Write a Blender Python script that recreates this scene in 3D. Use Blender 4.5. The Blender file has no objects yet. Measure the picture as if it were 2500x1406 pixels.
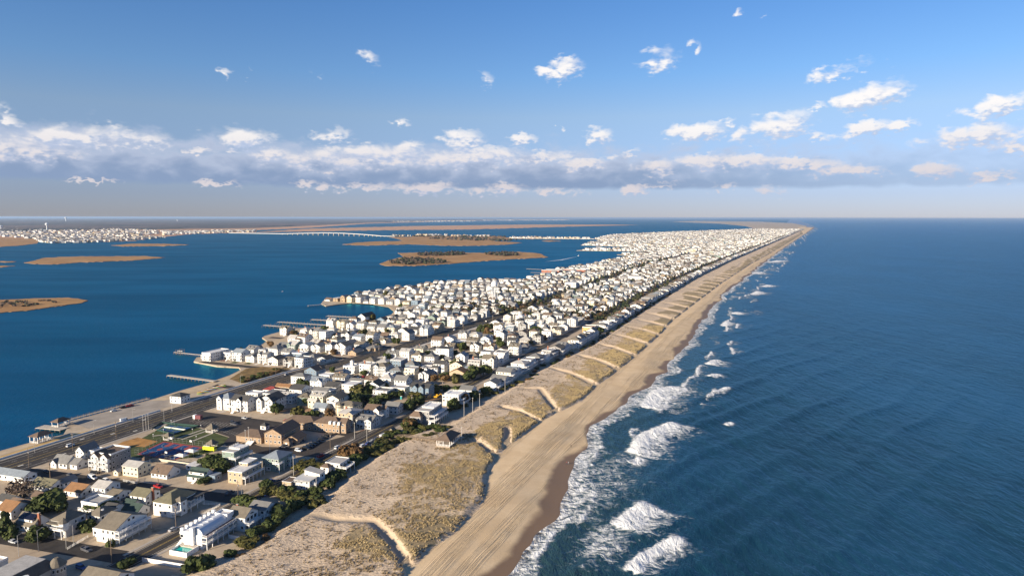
import bpy, bmesh, math, random
import numpy as np
from mathutils import Vector, Matrix
from mathutils.geometry import tessellate_polygon
from mathutils import noise as mnoise

random.seed(7); RNG = np.random.default_rng(11)
scene = bpy.context.scene
COL = scene.collection
R = math.radians

# ------------------------------------------------------------------ camera
F_PX, CAM_H, HOR = 1667.0, 140.0, 531.0
PITCH = math.atan((703 - HOR) / F_PX)
ROLL = R(0.09)
camd = bpy.data.cameras.new('camera'); cam = bpy.data.objects.new('camera', camd); COL.objects.link(cam)
camd.sensor_width = 36.0; camd.lens = 36.0 * F_PX / 2500.0
camd.clip_start = 1.0; camd.clip_end = 250000.0
CAMR = Matrix.Rotation(math.pi/2 - PITCH, 3, 'X') @ Matrix.Rotation(ROLL, 3, 'Z')
cam.rotation_euler = CAMR.to_euler(); cam.location = (0, 0, CAM_H)
scene.camera = cam

def ray(x, y):
    return CAMR @ Vector(((x - 1250) / F_PX, (703 - y) / F_PX, -1.0))
def P(x, y, z=0.0):
    """ground point (at height z) surveyed from the photograph"""
    d = ray(x, y)
    t = (z - CAM_H) / min(d.z, -0.0012)
    return Vector((d.x * t, d.y * t, z))
TH = R(22.2)                      # the island runs 22 degrees to the right of the view
UX, UY = math.sin(TH), math.cos(TH)
def W(u, v, z=0.0): return Vector((u * UX + v * UY, u * UY - v * UX, z))
def UV(p): return (p[0] * UX + p[1] * UY, p[0] * UY - p[1] * UX)
def PUV(x, y, z=0.0): return UV(P(x, y, z))

# ------------------------------------------------------------------ sun and sky
SUN_EL, SUN_AZ = R(17.0), math.atan2(-0.75, -0.66)        # sun low behind the left shoulder
sdir = Vector((math.sin(SUN_AZ) * math.cos(SUN_EL), math.cos(SUN_AZ) * math.cos(SUN_EL), math.sin(SUN_EL)))
sund = bpy.data.lights.new('sun', 'SUN'); sun = bpy.data.objects.new('sun', sund); COL.objects.link(sun)
sund.energy = 5.0; sund.angle = R(0.5); sund.color = (1.0, 0.865, 0.675)
sun.rotation_euler = (-sdir).to_track_quat('-Z', 'Y').to_euler(); sun.location = (0, 0, 300)

scene.view_settings.view_transform = 'Standard'; scene.view_settings.look = 'None'
scene.view_settings.exposure = 0.98; scene.view_settings.gamma = 1.0
scene.view_settings.use_curve_mapping = False
scene.render.engine = 'CYCLES'
cy = scene.cycles
cy.max_bounces = 5; cy.diffuse_bounces = 2; cy.glossy_bounces = 2; cy.transmission_bounces = 2; cy.volume_bounces = 0
cy.transparent_max_bounces = 8; cy.caustics_reflective = False; cy.caustics_refractive = False
cy.use_denoising = True
try: cy.denoiser = 'OPENIMAGEDENOISE'
except Exception: pass

# ---- small node helper
class NT:
    def __init__(s, tree): s.t = tree; s.n = tree.nodes; s.l = tree.links
    def new(s, kind, **kw):
        n = s.n.new(kind)
        for k, v in kw.items():
            if k.startswith('i_'): n.inputs[k[2:].replace('_', ' ')].default_value = v
            else: setattr(n, k, v)
        return n
    def link(s, a, b): s.l.new(a, b)
    def val(s, sock, v):
        if hasattr(v, 'is_output') or isinstance(v, bpy.types.NodeSocket): s.link(v, sock)
        else: sock.default_value = v
    def math(s, op, a, b=None, c=None, clamp=False):
        n = s.n.new('ShaderNodeMath'); n.operation = op; n.use_clamp = clamp
        s.val(n.inputs[0], a)
        if b is not None: s.val(n.inputs[1], b)
        if c is not None: s.val(n.inputs[2], c)
        return n.outputs[0]
    def vmath(s, op, a, b=None):
        n = s.n.new('ShaderNodeVectorMath'); n.operation = op
        s.val(n.inputs[0], a)
        if b is not None: s.val(n.inputs[1], b)
        return n.outputs[1] if op in ('LENGTH', 'DISTANCE', 'DOT_PRODUCT') else n.outputs[0]
    def mix(s, f, a, b, blend='MIX'):
        n = s.n.new('ShaderNodeMix'); n.data_type = 'RGBA'; n.blend_type = blend
        s.val(n.inputs[0], f)
        s.val(n.inputs[6], a if not isinstance(a, tuple) else (*a[:3], 1)); s.val(n.inputs[7], b if not isinstance(b, tuple) else (*b[:3], 1))
        return n.outputs[2]
    def noise(s, vec, scale, detail=4.0, rough=0.55, dist=0.0, dim='3D'):
        n = s.n.new('ShaderNodeTexNoise'); n.noise_dimensions = dim
        if vec is not None: s.link(vec, n.inputs['Vector'])
        n.inputs['Scale'].default_value = scale; n.inputs['Detail'].default_value = detail
        n.inputs['Roughness'].default_value = rough; n.inputs['Distortion'].default_value = dist
        return n.outputs['Fac']
    def ramp(s, f, lo, hi, a=0.0, b=1.0, smooth=True):
        n = s.n.new('ShaderNodeMapRange'); n.interpolation_type = 'SMOOTHSTEP' if smooth else 'LINEAR'
        s.val(n.inputs[0], f); n.inputs[1].default_value = lo; n.inputs[2].default_value = hi
        n.inputs[3].default_value = a; n.inputs[4].default_value = b
        return n.outputs[0]
    def attr(s, name):
        n = s.n.new('ShaderNodeAttribute'); n.attribute_name = name; return n
    def scale(s, vec, v3):
        n = s.n.new('ShaderNodeMapping'); s.link(vec, n.inputs[0]); n.inputs['Scale'].default_value = v3
        return n.outputs[0]

# ---- world: Nishita sky with cumulus
world = bpy.data.worlds.new('World'); scene.world = world; world.use_nodes = True
def px_sky(x, y):
    d = ray(x, y).normalized()
    return math.atan2(d.x, d.y), math.asin(d.z)
# cumulus surveyed from the photograph: centre, half width, half height (px), tilt, strength
CLOUDS = [(1375,170,52,26,12,1), (1618,145,50,30,10,.62), (1703,115,12,22,30,.5), (1806,29,16,9,0,.45), (1857,32,14,9,30,.4),
 (1185,197,24,20,10,.6), (912,141,17,26,35,.4), (562,178,18,12,0,.35), (606,174,10,12,0,.35), (773,184,20,12,0,.35),
 (2055,175,78,20,14,.68), (2160,160,22,10,10,.4), (2130,238,98,33,14,.95), (2000,258,22,10,14,.5),
 (2440,258,100,28,13,1), (1705,324,84,24,4,1), (1778,303,24,12,35,.6), (1897,310,96,33,12,1),
 (2110,318,80,20,9,.85), (2205,305,42,15,8,.7), (1990,334,36,14,-5,.75),
 (2390,332,140,30,5,1), (2480,360,60,14,0,.8), (1280,340,38,15,0,.8), (1375,319,12,9,0,.55), (1463,333,38,21,0,.95),
 (1133,342,54,26,0,1), (1008,352,38,12,4,.55), (812,330,56,22,0,.72), (595,338,88,28,2,.95), (990,296,26,9,-15,.35),
 (10,290,60,20,-20,.7), (0,262,20,24,0,.5), (190,335,200,30,3,.8), (60,365,150,30,0,.85), (345,340,80,22,0,.85), (490,367,26,9,0,.8),
 (900,385,220,30,3,.9), (660,375,60,24,0,.8), (1150,385,150,26,3,.95), (1430,402,55,17,3,1), (1320,385,110,16,4,.75), (1530,375,40,9,14,.6),
 (1600,412,60,22,4,.9), (1780,395,130,20,-1,1), (1950,402,120,18,-2,1), (2080,415,110,14,0,.7), (2290,420,75,22,-2,.8), (2420,432,80,13,4,.7),
 (540,448,46,9,0,.9), (740,449,42,12,0,.9), (860,455,100,13,0,.7), (1050,460,80,16,0,.85), (1220,462,120,15,0,.8), (1345,464,110,13,0,.55), (1550,467,36,13,0,.95), (1610,452,80,9,4,.6),
 (1760,455,50,9,4,.55), (1880,468,60,14,4,.45), (240,441,70,5,0,.7)]
SECTORS = [-400, 430, 840, 1250, 1660, 2080, 2900]
def cloud_group(x0, x1):
    """distance field of the cumulus that reach into one stretch of the sky"""
    g = bpy.data.node_groups.new('cumulus_field', 'ShaderNodeTree')
    g.interface.new_socket('Vector', in_out='INPUT', socket_type='NodeSocketVector')
    g.interface.new_socket('Field', in_out='OUTPUT', socket_type='NodeSocketFloat')
    k = NT(g); gi = k.new('NodeGroupInput'); go = k.new('NodeGroupOutput')
    acc = None
    for (x, y, w, h, tilt, s) in CLOUDS:
        if x + w * 1.5 + 70 < x0 or x - w * 1.5 - 70 > x1: continue
        a, e = px_sky(x, y); a2, e2 = px_sky(x + w, y); a3, e3 = px_sky(x, y - h)
        m = k.new('ShaderNodeMapping', vector_type='TEXTURE')
        if acc is None: k.link(gi.outputs[0], m.inputs[0])
        else:                                                  # chained so that few values are alive at a time
            ch = k.new('ShaderNodeVectorMath', operation='MULTIPLY_ADD'); k.link(acc, ch.inputs[0])
            ch.inputs[1].default_value = (1e-9, 1e-9, 1e-9); k.link(gi.outputs[0], ch.inputs[2]); k.link(ch.outputs[0], m.inputs[0])
        m.inputs['Location'].default_value = (a, e, 0); m.inputs['Rotation'].default_value = (0, 0, R(tilt))
        m.inputs['Scale'].default_value = (abs(a2 - a) * 1.15, abs(e3 - e) * 1.2, 1)
        r = k.vmath('LENGTH', m.outputs[0])
        v = k.math('MULTIPLY_ADD', r, -s * .9, s)              # s at the centre, 0 past the rim
        acc = v if acc is None else k.math('SMOOTH_MAX', acc, v, 0.12)
    k.link(acc, go.inputs[0]); return g
def build_world():
    k = NT(world.node_tree); k.n.clear()
    out = k.new('ShaderNodeOutputWorld')
    sky = k.new('ShaderNodeTexSky', sky_type='NISHITA'); sky.sun_disc = False
    sky.sun_elevation = SUN_EL; sky.sun_rotation = SUN_AZ; sky.altitude = 100
    sky.air_density = 1.0; sky.dust_density = 0.05; sky.ozone_density = 2.0
    tc = k.new('ShaderNodeTexCoord'); d = k.vmath('NORMALIZE', tc.outputs['Generated'])
    sx = k.new('ShaderNodeSeparateXYZ'); k.link(d, sx.inputs[0])
    az = k.math('ARCTAN2', sx.outputs[0], sx.outputs[1]); el = k.math('ARCSINE', sx.outputs[2])
    cv = k.new('ShaderNodeCombineXYZ'); k.link(az, cv.inputs[0]); k.link(el, cv.inputs[1])
    base = cv.outputs[0]
    # air: deeper blue overhead, dimmed further there to cut the fill light, pale grey-blue at the horizon, the same all round
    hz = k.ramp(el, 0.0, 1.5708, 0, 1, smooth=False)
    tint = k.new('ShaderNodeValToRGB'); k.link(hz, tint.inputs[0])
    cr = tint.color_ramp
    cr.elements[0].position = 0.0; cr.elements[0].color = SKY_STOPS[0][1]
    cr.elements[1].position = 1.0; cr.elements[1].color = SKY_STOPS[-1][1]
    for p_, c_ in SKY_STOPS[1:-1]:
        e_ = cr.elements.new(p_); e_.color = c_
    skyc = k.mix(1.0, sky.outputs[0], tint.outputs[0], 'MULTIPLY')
    # clouds: one closure for each stretch of sky, so only a few are weighed for any one direction
    st = k.scale(base, (1.0, 2.0, 1.0))
    n1 = k.noise(st, 28.0, 4.0, 0.48, 0.2, '2D'); n2 = k.noise(st, 95.0, 2.0, 0.5, 0.0, '2D')
    wob = k.new('ShaderNodeCombineXYZ')
    k.link(k.math('MULTIPLY_ADD', n1, 0.05, -0.025), wob.inputs[0]); k.link(k.math('MULTIPLY_ADD', n2, 0.020, -0.010), wob.inputs[1])
    p1 = k.vmath('ADD', base, wob.outputs[0])
    p2 = k.vmath('ADD', base, (-0.006, 0.008, 0.0))
    st2 = k.scale(p2, (1.0, 2.0, 1.0)); n1b = k.noise(st2, 28.0, 4.0, 0.48, 0.2, '2D'); n2b = k.noise(st2, 95.0, 2.0, 0.5, 0.0, '2D')
    p2w = k.vmath('ADD', p2, wob.outputs[0])
    ns1 = k.math('ADD', k.math('MULTIPLY_ADD', n1, 1.5, -0.80), k.math('MULTIPLY_ADD', n2, 0.55, -0.27))
    ns2 = k.math('ADD', k.math('MULTIPLY_ADD', n1b, 1.5, -0.80), k.math('MULTIPLY_ADD', n2b, 0.55, -0.27))
    edge_f = k.ramp(k.math('ABSOLUTE', az), 0.79, 0.70)
    # the long flat-bottomed bank
    a0, e0 = px_sky(0, 440); a1, e1 = px_sky(2500, 452); _, etop = px_sky(1250, 374)
    ebot = k.math('ADD', k.ramp(az, a0, a1, e0, e1, smooth=False), k.math('MULTIPLY_ADD', n1, 0.008, -0.004))
    axl = px_sky(820, 440)[0]; _, etl = px_sky(300, 332)
    hgt = k.math('DIVIDE', k.math('SUBTRACT', el, ebot), k.ramp(az, a0, axl, etl - e0, etop - e0))
    bank = k.math('MULTIPLY', k.ramp(hgt, -0.04, 0.12), k.ramp(k.math('ADD', hgt, k.math('MULTIPLY_ADD', n1, 1.3, -0.65)), 1.35, 0.60))
    axr = px_sky(2500, 440)[0]; ax2 = px_sky(1300, 440)[0]
    bank = k.math('MULTIPLY', k.math('MULTIPLY', bank, edge_f), k.ramp(az, ax2, axr, 1.0, 0.35))
    bankc = k.mix(k.ramp(k.math('ADD', hgt, k.math('MULTIPLY_ADD', n1, 1.2, -0.6)), 0.1, 1.0), (2.25, 3.05, 4.6), (4.5, 5.05, 6.4))
    col0 = k.mix(bank, skyc, bankc)
    warm = k.mix(k.ramp(el, 0.03, 0.12), (0.96, 0.91, 0.90), (1, 1, 1))
    litc = k.mix(k.ramp(el, 0.045, 0.15), (6.5, 6.35, 6.7), (8.9, 8.5, 8.2))
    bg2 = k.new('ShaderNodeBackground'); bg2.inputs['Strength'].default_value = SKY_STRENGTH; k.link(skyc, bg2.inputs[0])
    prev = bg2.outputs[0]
    low = k.math('MULTIPLY', k.math('LESS_THAN', el, 0.37), k.math('GREATER_THAN', el, 0.0))
    for x0, x1 in zip(SECTORS[:-1], SECTORS[1:]):
        gt = cloud_group(x0, x1)
        g = k.new('ShaderNodeGroup'); g.node_tree = gt; k.link(p1, g.inputs[0]); f1 = g.outputs[0]
        ch = k.new('ShaderNodeVectorMath', operation='MULTIPLY_ADD'); k.link(f1, ch.inputs[0]); ch.inputs[1].default_value = (1e-9,) * 3; k.link(p2w, ch.inputs[2])
        g = k.new('ShaderNodeGroup'); g.node_tree = gt; k.link(ch.outputs[0], g.inputs[0]); f2 = g.outputs[0]
        dens = k.math('ADD', f1, ns1); dens2 = k.math('ADD', f2, ns2)
        alpha = k.math('MULTIPLY', k.ramp(dens, 0.0, 0.70, 0, 0.93), k.ramp(f1, -0.05, 0.25))
        alpha = k.math('MULTIPLY', alpha, edge_f)
        lit = k.ramp(k.math('SUBTRACT', dens, dens2), -0.50, 0.48, 0, 1)
        cloudc = k.mix(1.0, k.mix(lit, (4.3, 5.1, 6.8), litc), warm, 'MULTIPLY')
        bg = k.new('ShaderNodeBackground'); bg.inputs['Strength'].default_value = SKY_STRENGTH; k.link(k.mix(alpha, col0, cloudc), bg.inputs[0])
        lo, hi = px_sky(x0, 440)[0], px_sky(x1, 440)[0]
        if x0 < 0: lo = -0.80
        if x1 > 2500: hi = 0.80
        ins = k.math('MULTIPLY', low, k.math('MULTIPLY', k.math('GREATER_THAN', az, lo), k.math('LESS_THAN', az, hi)))
        ms = k.new('ShaderNodeMixShader'); k.link(ins, ms.inputs[0]); k.link(prev, ms.inputs[1]); k.link(bg.outputs[0], ms.inputs[2]); prev = ms.outputs[0]
    k.link(prev, out.inputs[0])
    world.cycles.sampling_method = 'MANUAL'; world.cycles.sample_map_resolution = 256
SKY_STRENGTH = 0.060
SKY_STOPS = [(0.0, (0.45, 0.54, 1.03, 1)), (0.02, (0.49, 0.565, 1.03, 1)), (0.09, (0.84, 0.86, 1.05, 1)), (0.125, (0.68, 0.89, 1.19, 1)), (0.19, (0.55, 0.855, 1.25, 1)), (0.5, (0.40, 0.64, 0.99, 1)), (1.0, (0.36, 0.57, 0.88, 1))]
build_world()
# ------------------------------------------------------------------ materials
MATS = {}
def principled(name):
    m = bpy.data.materials.new(name); m.use_nodes = True
    k = NT(m.node_tree); b = k.n['Principled BSDF']
    return m, k, b
def mat(name, col, rough=0.7, var=0.12, scale=0.6, bump=0.0, bscale=8.0, metal=0.0, spec=0.35, rand=0.0, streak=None, emit=None):
    if name in MATS: return MATS[name]
    m, k, b = principled(name)
    b.inputs['Roughness'].default_value = rough; b.inputs['Metallic'].default_value = metal
    b.inputs['Specular IOR Level'].default_value = spec
    tc = k.new('ShaderNodeTexCoord'); v = tc.outputs['Object']
    if streak: v = k.scale(v, streak)
    n = k.noise(v, scale, 5.0, 0.6)
    lo = tuple(max(0, c * (1 - var)) for c in col); hi = tuple(min(1, c * (1 + var)) for c in col)
    c = k.mix(k.ramp(n, 0.3, 0.7), lo, hi)
    if rand:
        oi = k.new('ShaderNodeObjectInfo')
        hs = k.new('ShaderNodeHueSaturation'); k.link(c, hs.inputs['Color'])
        k.link(k.math('MULTIPLY_ADD', oi.outputs['Random'], 2 * rand, 1 - rand), hs.inputs['Value'])
        k.link(k.math('MULTIPLY_ADD', oi.outputs['Random'], 0.06 * rand, 0.5 - 0.03 * rand), hs.inputs['Hue'])
        c = hs.outputs[0]
    k.link(c, b.inputs['Base Color'])
    if bump:
        bn = k.new('ShaderNodeBump'); bn.inputs['Strength'].default_value = bump
        k.link(k.noise(tc.outputs['Object'], bscale, 4.0, 0.6), bn.inputs['Height']); k.link(bn.outputs[0], b.inputs['Normal'])
    MATS[name] = m; return m
def wallmat(name, col, course=0.22, rough=0.7, shingle=False):
    """painted clapboard or cedar shingle: courses as fine relief, a little weathering"""
    if name in MATS: return MATS[name]
    m, k, b = principled(name); b.inputs['Roughness'].default_value = rough; b.inputs['Specular IOR Level'].default_value = 0.3
    tc = k.new('ShaderNodeTexCoord'); o = tc.outputs['Object']
    n = k.noise(k.scale(o, (1, 1, 0.35)), 0.8, 5.0, 0.65)
    f = k.ramp(n, 0.25, 0.75)
    if shingle: f = k.math('MULTIPLY_ADD', k.noise(o, 5.0, 3.0, 0.7), 0.7, k.math('MULTIPLY', f, 0.4))
    va = 0.22 if shingle else 0.06
    c = k.mix(f, tuple(x * (1 - va) for x in col), tuple(min(1, x * (1 + va)) for x in col))
    k.link(c, b.inputs['Base Color'])
    w = k.new('ShaderNodeTexWave', wave_type='BANDS', bands_direction='Z', wave_profile='SAW'); k.link(o, w.inputs[0])
    w.inputs['Scale'].default_value = 0.31416 / course * 0.5
    bn = k.new('ShaderNodeBump'); bn.inputs['Strength'].default_value = 0.35; bn.inputs['Distance'].default_value = 0.03
    k.link(w.outputs['Fac'], bn.inputs['Height']); k.link(bn.outputs[0], b.inputs['Normal'])
    MATS[name] = m; return m
def roofmat(name, col):
    if name in MATS: return MATS[name]
    m, k, b = principled(name); b.inputs['Roughness'].default_value = 0.85; b.inputs['Specular IOR Level'].default_value = 0.25
    tc = k.new('ShaderNodeTexCoord'); o = tc.outputs['Object']
    f = k.math('ADD', k.math('MULTIPLY', k.noise(o, 0.5, 4.0, 0.6), 0.5), k.math('MULTIPLY', k.noise(o, 4.0, 3.0, 0.7), 0.5))
    c = k.mix(k.ramp(f, 0.3, 0.7), tuple(x * 0.76 for x in col), tuple(min(1, x * 1.22) for x in col))
    k.link(c, b.inputs['Base Color'])
    bn = k.new('ShaderNodeBump'); bn.inputs['Strength'].default_value = 0.3; bn.inputs['Distance'].default_value = 0.04
    k.link(k.noise(o, 3.5, 3.0, 0.7), bn.inputs['Height']); k.link(bn.outputs[0], b.inputs['Normal'])
    MATS[name] = m; return m

# ------------------------------------------------------------------ object helpers
def prop(o, label=None, cat=None, group=None, kind=None):
    if label: o['label'] = label
    if cat: o['category'] = cat
    if group: o['group'] = group
    if kind: o['kind'] = kind
    return o
def mesh_obj(name, verts, faces, material=None, parent=None, smooth=False, kind=None):
    me = bpy.data.meshes.new(name); me.from_pydata(verts, [], faces)
    if material is not None: me.materials.append(material)
    if smooth: me.polygons.foreach_set('use_smooth', [True] * len(me.polygons))
    o = bpy.data.objects.new(name, me); COL.objects.link(o)
    if parent is not None: o.parent = parent
    if kind: o['kind'] = kind
    return o
def np_mesh(name, verts, faces4, material=None, kind=None, smooth=False, attrs=None, colors=None):
    """verts (n,3) array, faces (m,4) or (m,3) array"""
    me = bpy.data.meshes.new(name)
    n, m = len(verts), len(faces4); k = faces4.shape[1]
    me.vertices.add(n); me.vertices.foreach_set('co', np.ascontiguousarray(verts, dtype=np.float32).ravel())
    me.loops.add(m * k); me.loops.foreach_set('vertex_index', np.ascontiguousarray(faces4, dtype=np.int32).ravel())
    me.polygons.add(m); me.polygons.foreach_set('loop_start', np.arange(0, m * k, k, dtype=np.int32))
    if smooth: me.polygons.foreach_set('use_smooth', np.ones(m, dtype=bool))
    me.update(calc_edges=True); me.validate()
    for a, arr in (attrs or {}).items():
        at = me.attributes.new(a, 'FLOAT', 'POINT'); at.data.foreach_set('value', np.ascontiguousarray(arr, dtype=np.float32).ravel())
    for a, arr in (colors or {}).items():
        at = me.attributes.new(a, 'FLOAT_COLOR', 'POINT'); at.data.foreach_set('color', np.ascontiguousarray(arr, dtype=np.float32).ravel())
    if material is not None: me.materials.append(material)
    o = bpy.data.objects.new(name, me); COL.objects.link(o)
    if kind: o['kind'] = kind
    return o
def grid_faces(n, m):
    i = np.arange(n - 1)[:, None] * m + np.arange(m - 1)[None, :]
    return np.stack([i, i + m, i + m + 1, i + 1], -1).reshape(-1, 4)
def fill_poly(name, pts, z, material, kind='structure', parent=None, thick=0.0):
    """a flat sheet (or slab) over a traced outline"""
    pts = [Vector((p[0], p[1], 0)) for p in pts]
    tris = tessellate_polygon([pts]); n = len(pts)
    v = [(p.x, p.y, z) for p in pts]; f = []
    for t in tris:
        a, b, c = (pts[i] for i in t)
        up = (b - a).cross(c - a).z > 0
        f.append(tuple(t) if up else tuple(reversed(t)))
    if thick:
        v += [(p.x, p.y, z - thick) for p in pts]
        area = sum(pts[i].x * pts[(i + 1) % n].y - pts[(i + 1) % n].x * pts[i].y for i in range(n))
        for i in range(n):
            j = (i + 1) % n
            f.append((i, i + n, j + n, j) if area > 0 else (i, j, j + n, i + n))
    return mesh_obj(name, v, f, material, parent, kind=kind)
def ribbon(name, pts, width, z, material, kind='structure', parent=None):
    """a strip of given width along a polyline of world points"""
    pts = [Vector((p[0], p[1], 0)) for p in pts]; v = []; f = []
    for i, p in enumerate(pts):
        a = pts[max(0, i - 1)]; b = pts[min(len(pts) - 1, i + 1)]
        t = (b - a).normalized(); nrm = Vector((-t.y, t.x, 0)) * width / 2
        v += [(p.x + nrm.x, p.y + nrm.y, z), (p.x - nrm.x, p.y - nrm.y, z)]
        if i: f.append((2 * i - 2, 2 * i - 1, 2 * i + 1, 2 * i))
    return mesh_obj(name, v, f, material, parent, kind=kind)

def fbm(u, v, scale, octs=4, seed=0.0):
    """vectorised value noise"""
    def vn(x, y, s):
        xi, yi = np.floor(x), np.floor(y); fx, fy = x - xi, y - yi
        fx = fx * fx * (3 - 2 * fx); fy = fy * fy * (3 - 2 * fy)
        def h(a, b):
            t = np.sin(a * 127.1 + b * 311.7 + s * 74.7) * 43758.5453; return t - np.floor(t)
        return (h(xi, yi) * (1 - fx) + h(xi + 1, yi) * fx) * (1 - fy) + (h(xi, yi + 1) * (1 - fx) + h(xi + 1, yi + 1) * fx) * fy
    t = 0; a = 0.5; s = scale
    for o in range(octs):
        t = t + a * vn(u * s, v * s, seed + o); s *= 2.03; a *= 0.5
    return t / (1 - 0.5 ** octs)
def sstep(a, b, x):
    t = np.clip((x - a) / (b - a), 0, 1); return t * t * (3 - 2 * t)
def trace(pts, z=0.0):
    q = sorted(PUV(x, y, z) for x, y in pts); a = np.array(q)
    return a[:, 0], a[:, 1]
def seg_dist(u, v, poly):
    d = np.full(np.shape(u), 1e9)
    for (a, b), (c, e) in zip(poly[:-1], poly[1:]):
        l2 = (c - a) ** 2 + (e - b) ** 2
        t = np.clip(((u - a) * (c - a) + (v - b) * (e - b)) / l2, 0, 1)
        d = np.minimum(d, np.hypot(u - a - t * (c - a), v - b - t * (e - b)))
    return d

# ------------------------------------------------------------------ the shape of the shore (all traced from the photograph)
EDGE = trace([(430,1406),(600,1340),(690,1280),(780,1215),(850,1150),(950,1090),(1000,1060),(1090,1040),(1200,975),(1310,905),(1440,845),(1600,740),(1700,680),(1780,640),(1860,605),(1940,570),(1975,555)])
TOE = trace([(970,1406),(1025,1340),(1100,1290),(1170,1210),(1180,1150),(1210,1100),(1320,1020),(1410,975),(1455,935),(1530,880),(1600,820),(1640,780),(1700,735),(1760,690),(1830,645),(1880,618),(1960,570)], 2)
SHORE = trace([(1215,1406),(1290,1330),(1360,1250),(1395,1160),(1420,1090),(1440,1040),(1530,985),(1590,940),(1630,890),(1680,840),(1720,775),(1765,720),(1830,670),(1880,630),(1930,595),(1960,575),(1990,556)], -1)
def edge(u): return np.interp(u, *EDGE)
def toe(u): return np.interp(u, *TOE)
def shore(u):
    u = np.asarray(u, float)
    return np.interp(u, *SHORE) + (fbm(u, u * 0, 0.03, 3, 3) - 0.5) * 9 + np.sin(u / 31.0) * 2
SEA = -1.2
UGRID = np.unique(np.concatenate([np.arange(60, 760, 2.2), np.geomspace(760, 1900, 160), np.geomspace(1900, 11400, 110)]))

# dune paths, as polylines in island coordinates
PATHS = [[PUV(*p, 3) for p in q] for q in (
    [(730,1244),(830,1257),(912,1262),(938,1292),(975,1340),(1010,1390)],
    [(1130,1078),(1165,1070),(1212,1106),(1240,1120)],
    [(1240,1040),(1236,1085)], [(1255,943),(1318,943),(1354,992),(1375,1018)], [(1225,985),(1265,996),(1320,1024)])]
for k_ in range(0, 60):
    u0 = 580 + 66.7 * k_
    if u0 > 3400: break
    e_, t_ = float(edge(u0)), float(toe(u0 - 41))
    m_ = e_ + (t_ - e_) * 0.45
    PATHS.append([(u0 + 15, e_ + 2), (u0, m_), (u0 - 43, t_ + 5)])
def dune_fields(u, v):
    e, t = edge(u), toe(u); s = (v - e) / np.maximum(t - e, 5)
    pd = np.full(np.shape(u), 1e9)
    for q in PATHS:
        us = [a for a, b in q]
        near = (u > min(us) - 25) & (u < max(us) + 25)
        if near.any(): pd[near] = np.minimum(pd[near], seg_dist(u[near], v[near], q))
    n = fbm(u, v, 0.02, 4, 1); n2 = fbm(u, v, 0.11, 3, 5)
    pd = pd / (1 + 0.9 * np.clip(s, 0, 1) * sstep(480, 600, u))      # the cut widens into a sandy fan seaward
    # golden grass mounds on the seaward side
    g = sstep(0.40, 0.62, s + (n - 0.5) * 0.55) * sstep(1.05, 1.0, s + (n2 - 0.5) * 0.08)
    g = g * sstep(1.6, 4.0, pd) * (1 - 0.75 * sstep(236, 215, u)) * (0.55 + 0.45 * sstep(0.34, 0.56, fbm(u, v, 0.035, 3, 71)))
    # bare strip just seaward-south of every path further along
    far = sstep(540, 610, u)
    hgt = 1.7 * sstep(0.0, 0.12, s) + 0.8 * sstep(0.35, 0.75, s) * (0.5 + g * 0.6)
    hgt = hgt * sstep(1.055, 0.985, s) + 0.85 * sstep(0.97, 1.05, s) + (n - 0.5) * 2.2 * sstep(0, .2, s) * sstep(1.05, .85, s) + (n2 - 0.5) * 0.5
    hgt = hgt - 1.15 * sstep(4.2, 0.8, pd) * sstep(0.1, 0.3, s)
    return s, pd, g, np.maximum(hgt, 0.05) * sstep(-0.02, 0.10, s) + 0.02

def sand_material(name):
    m, k, b = principled(name); b.inputs['Roughness'].default_value = 0.9; b.inputs['Specular IOR Level'].default_value = 0.2
    tc = k.new('ShaderNodeTexCoord'); o = tc.outputs['Object']
    uvn = k.new('ShaderNodeCombineXYZ'); k.link(k.attr('iu').outputs['Fac'], uvn.inputs[0]); k.link(k.attr('iv').outputs['Fac'], uvn.inputs[1])
    return m, k, b, o, uvn.outputs[0]
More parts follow.
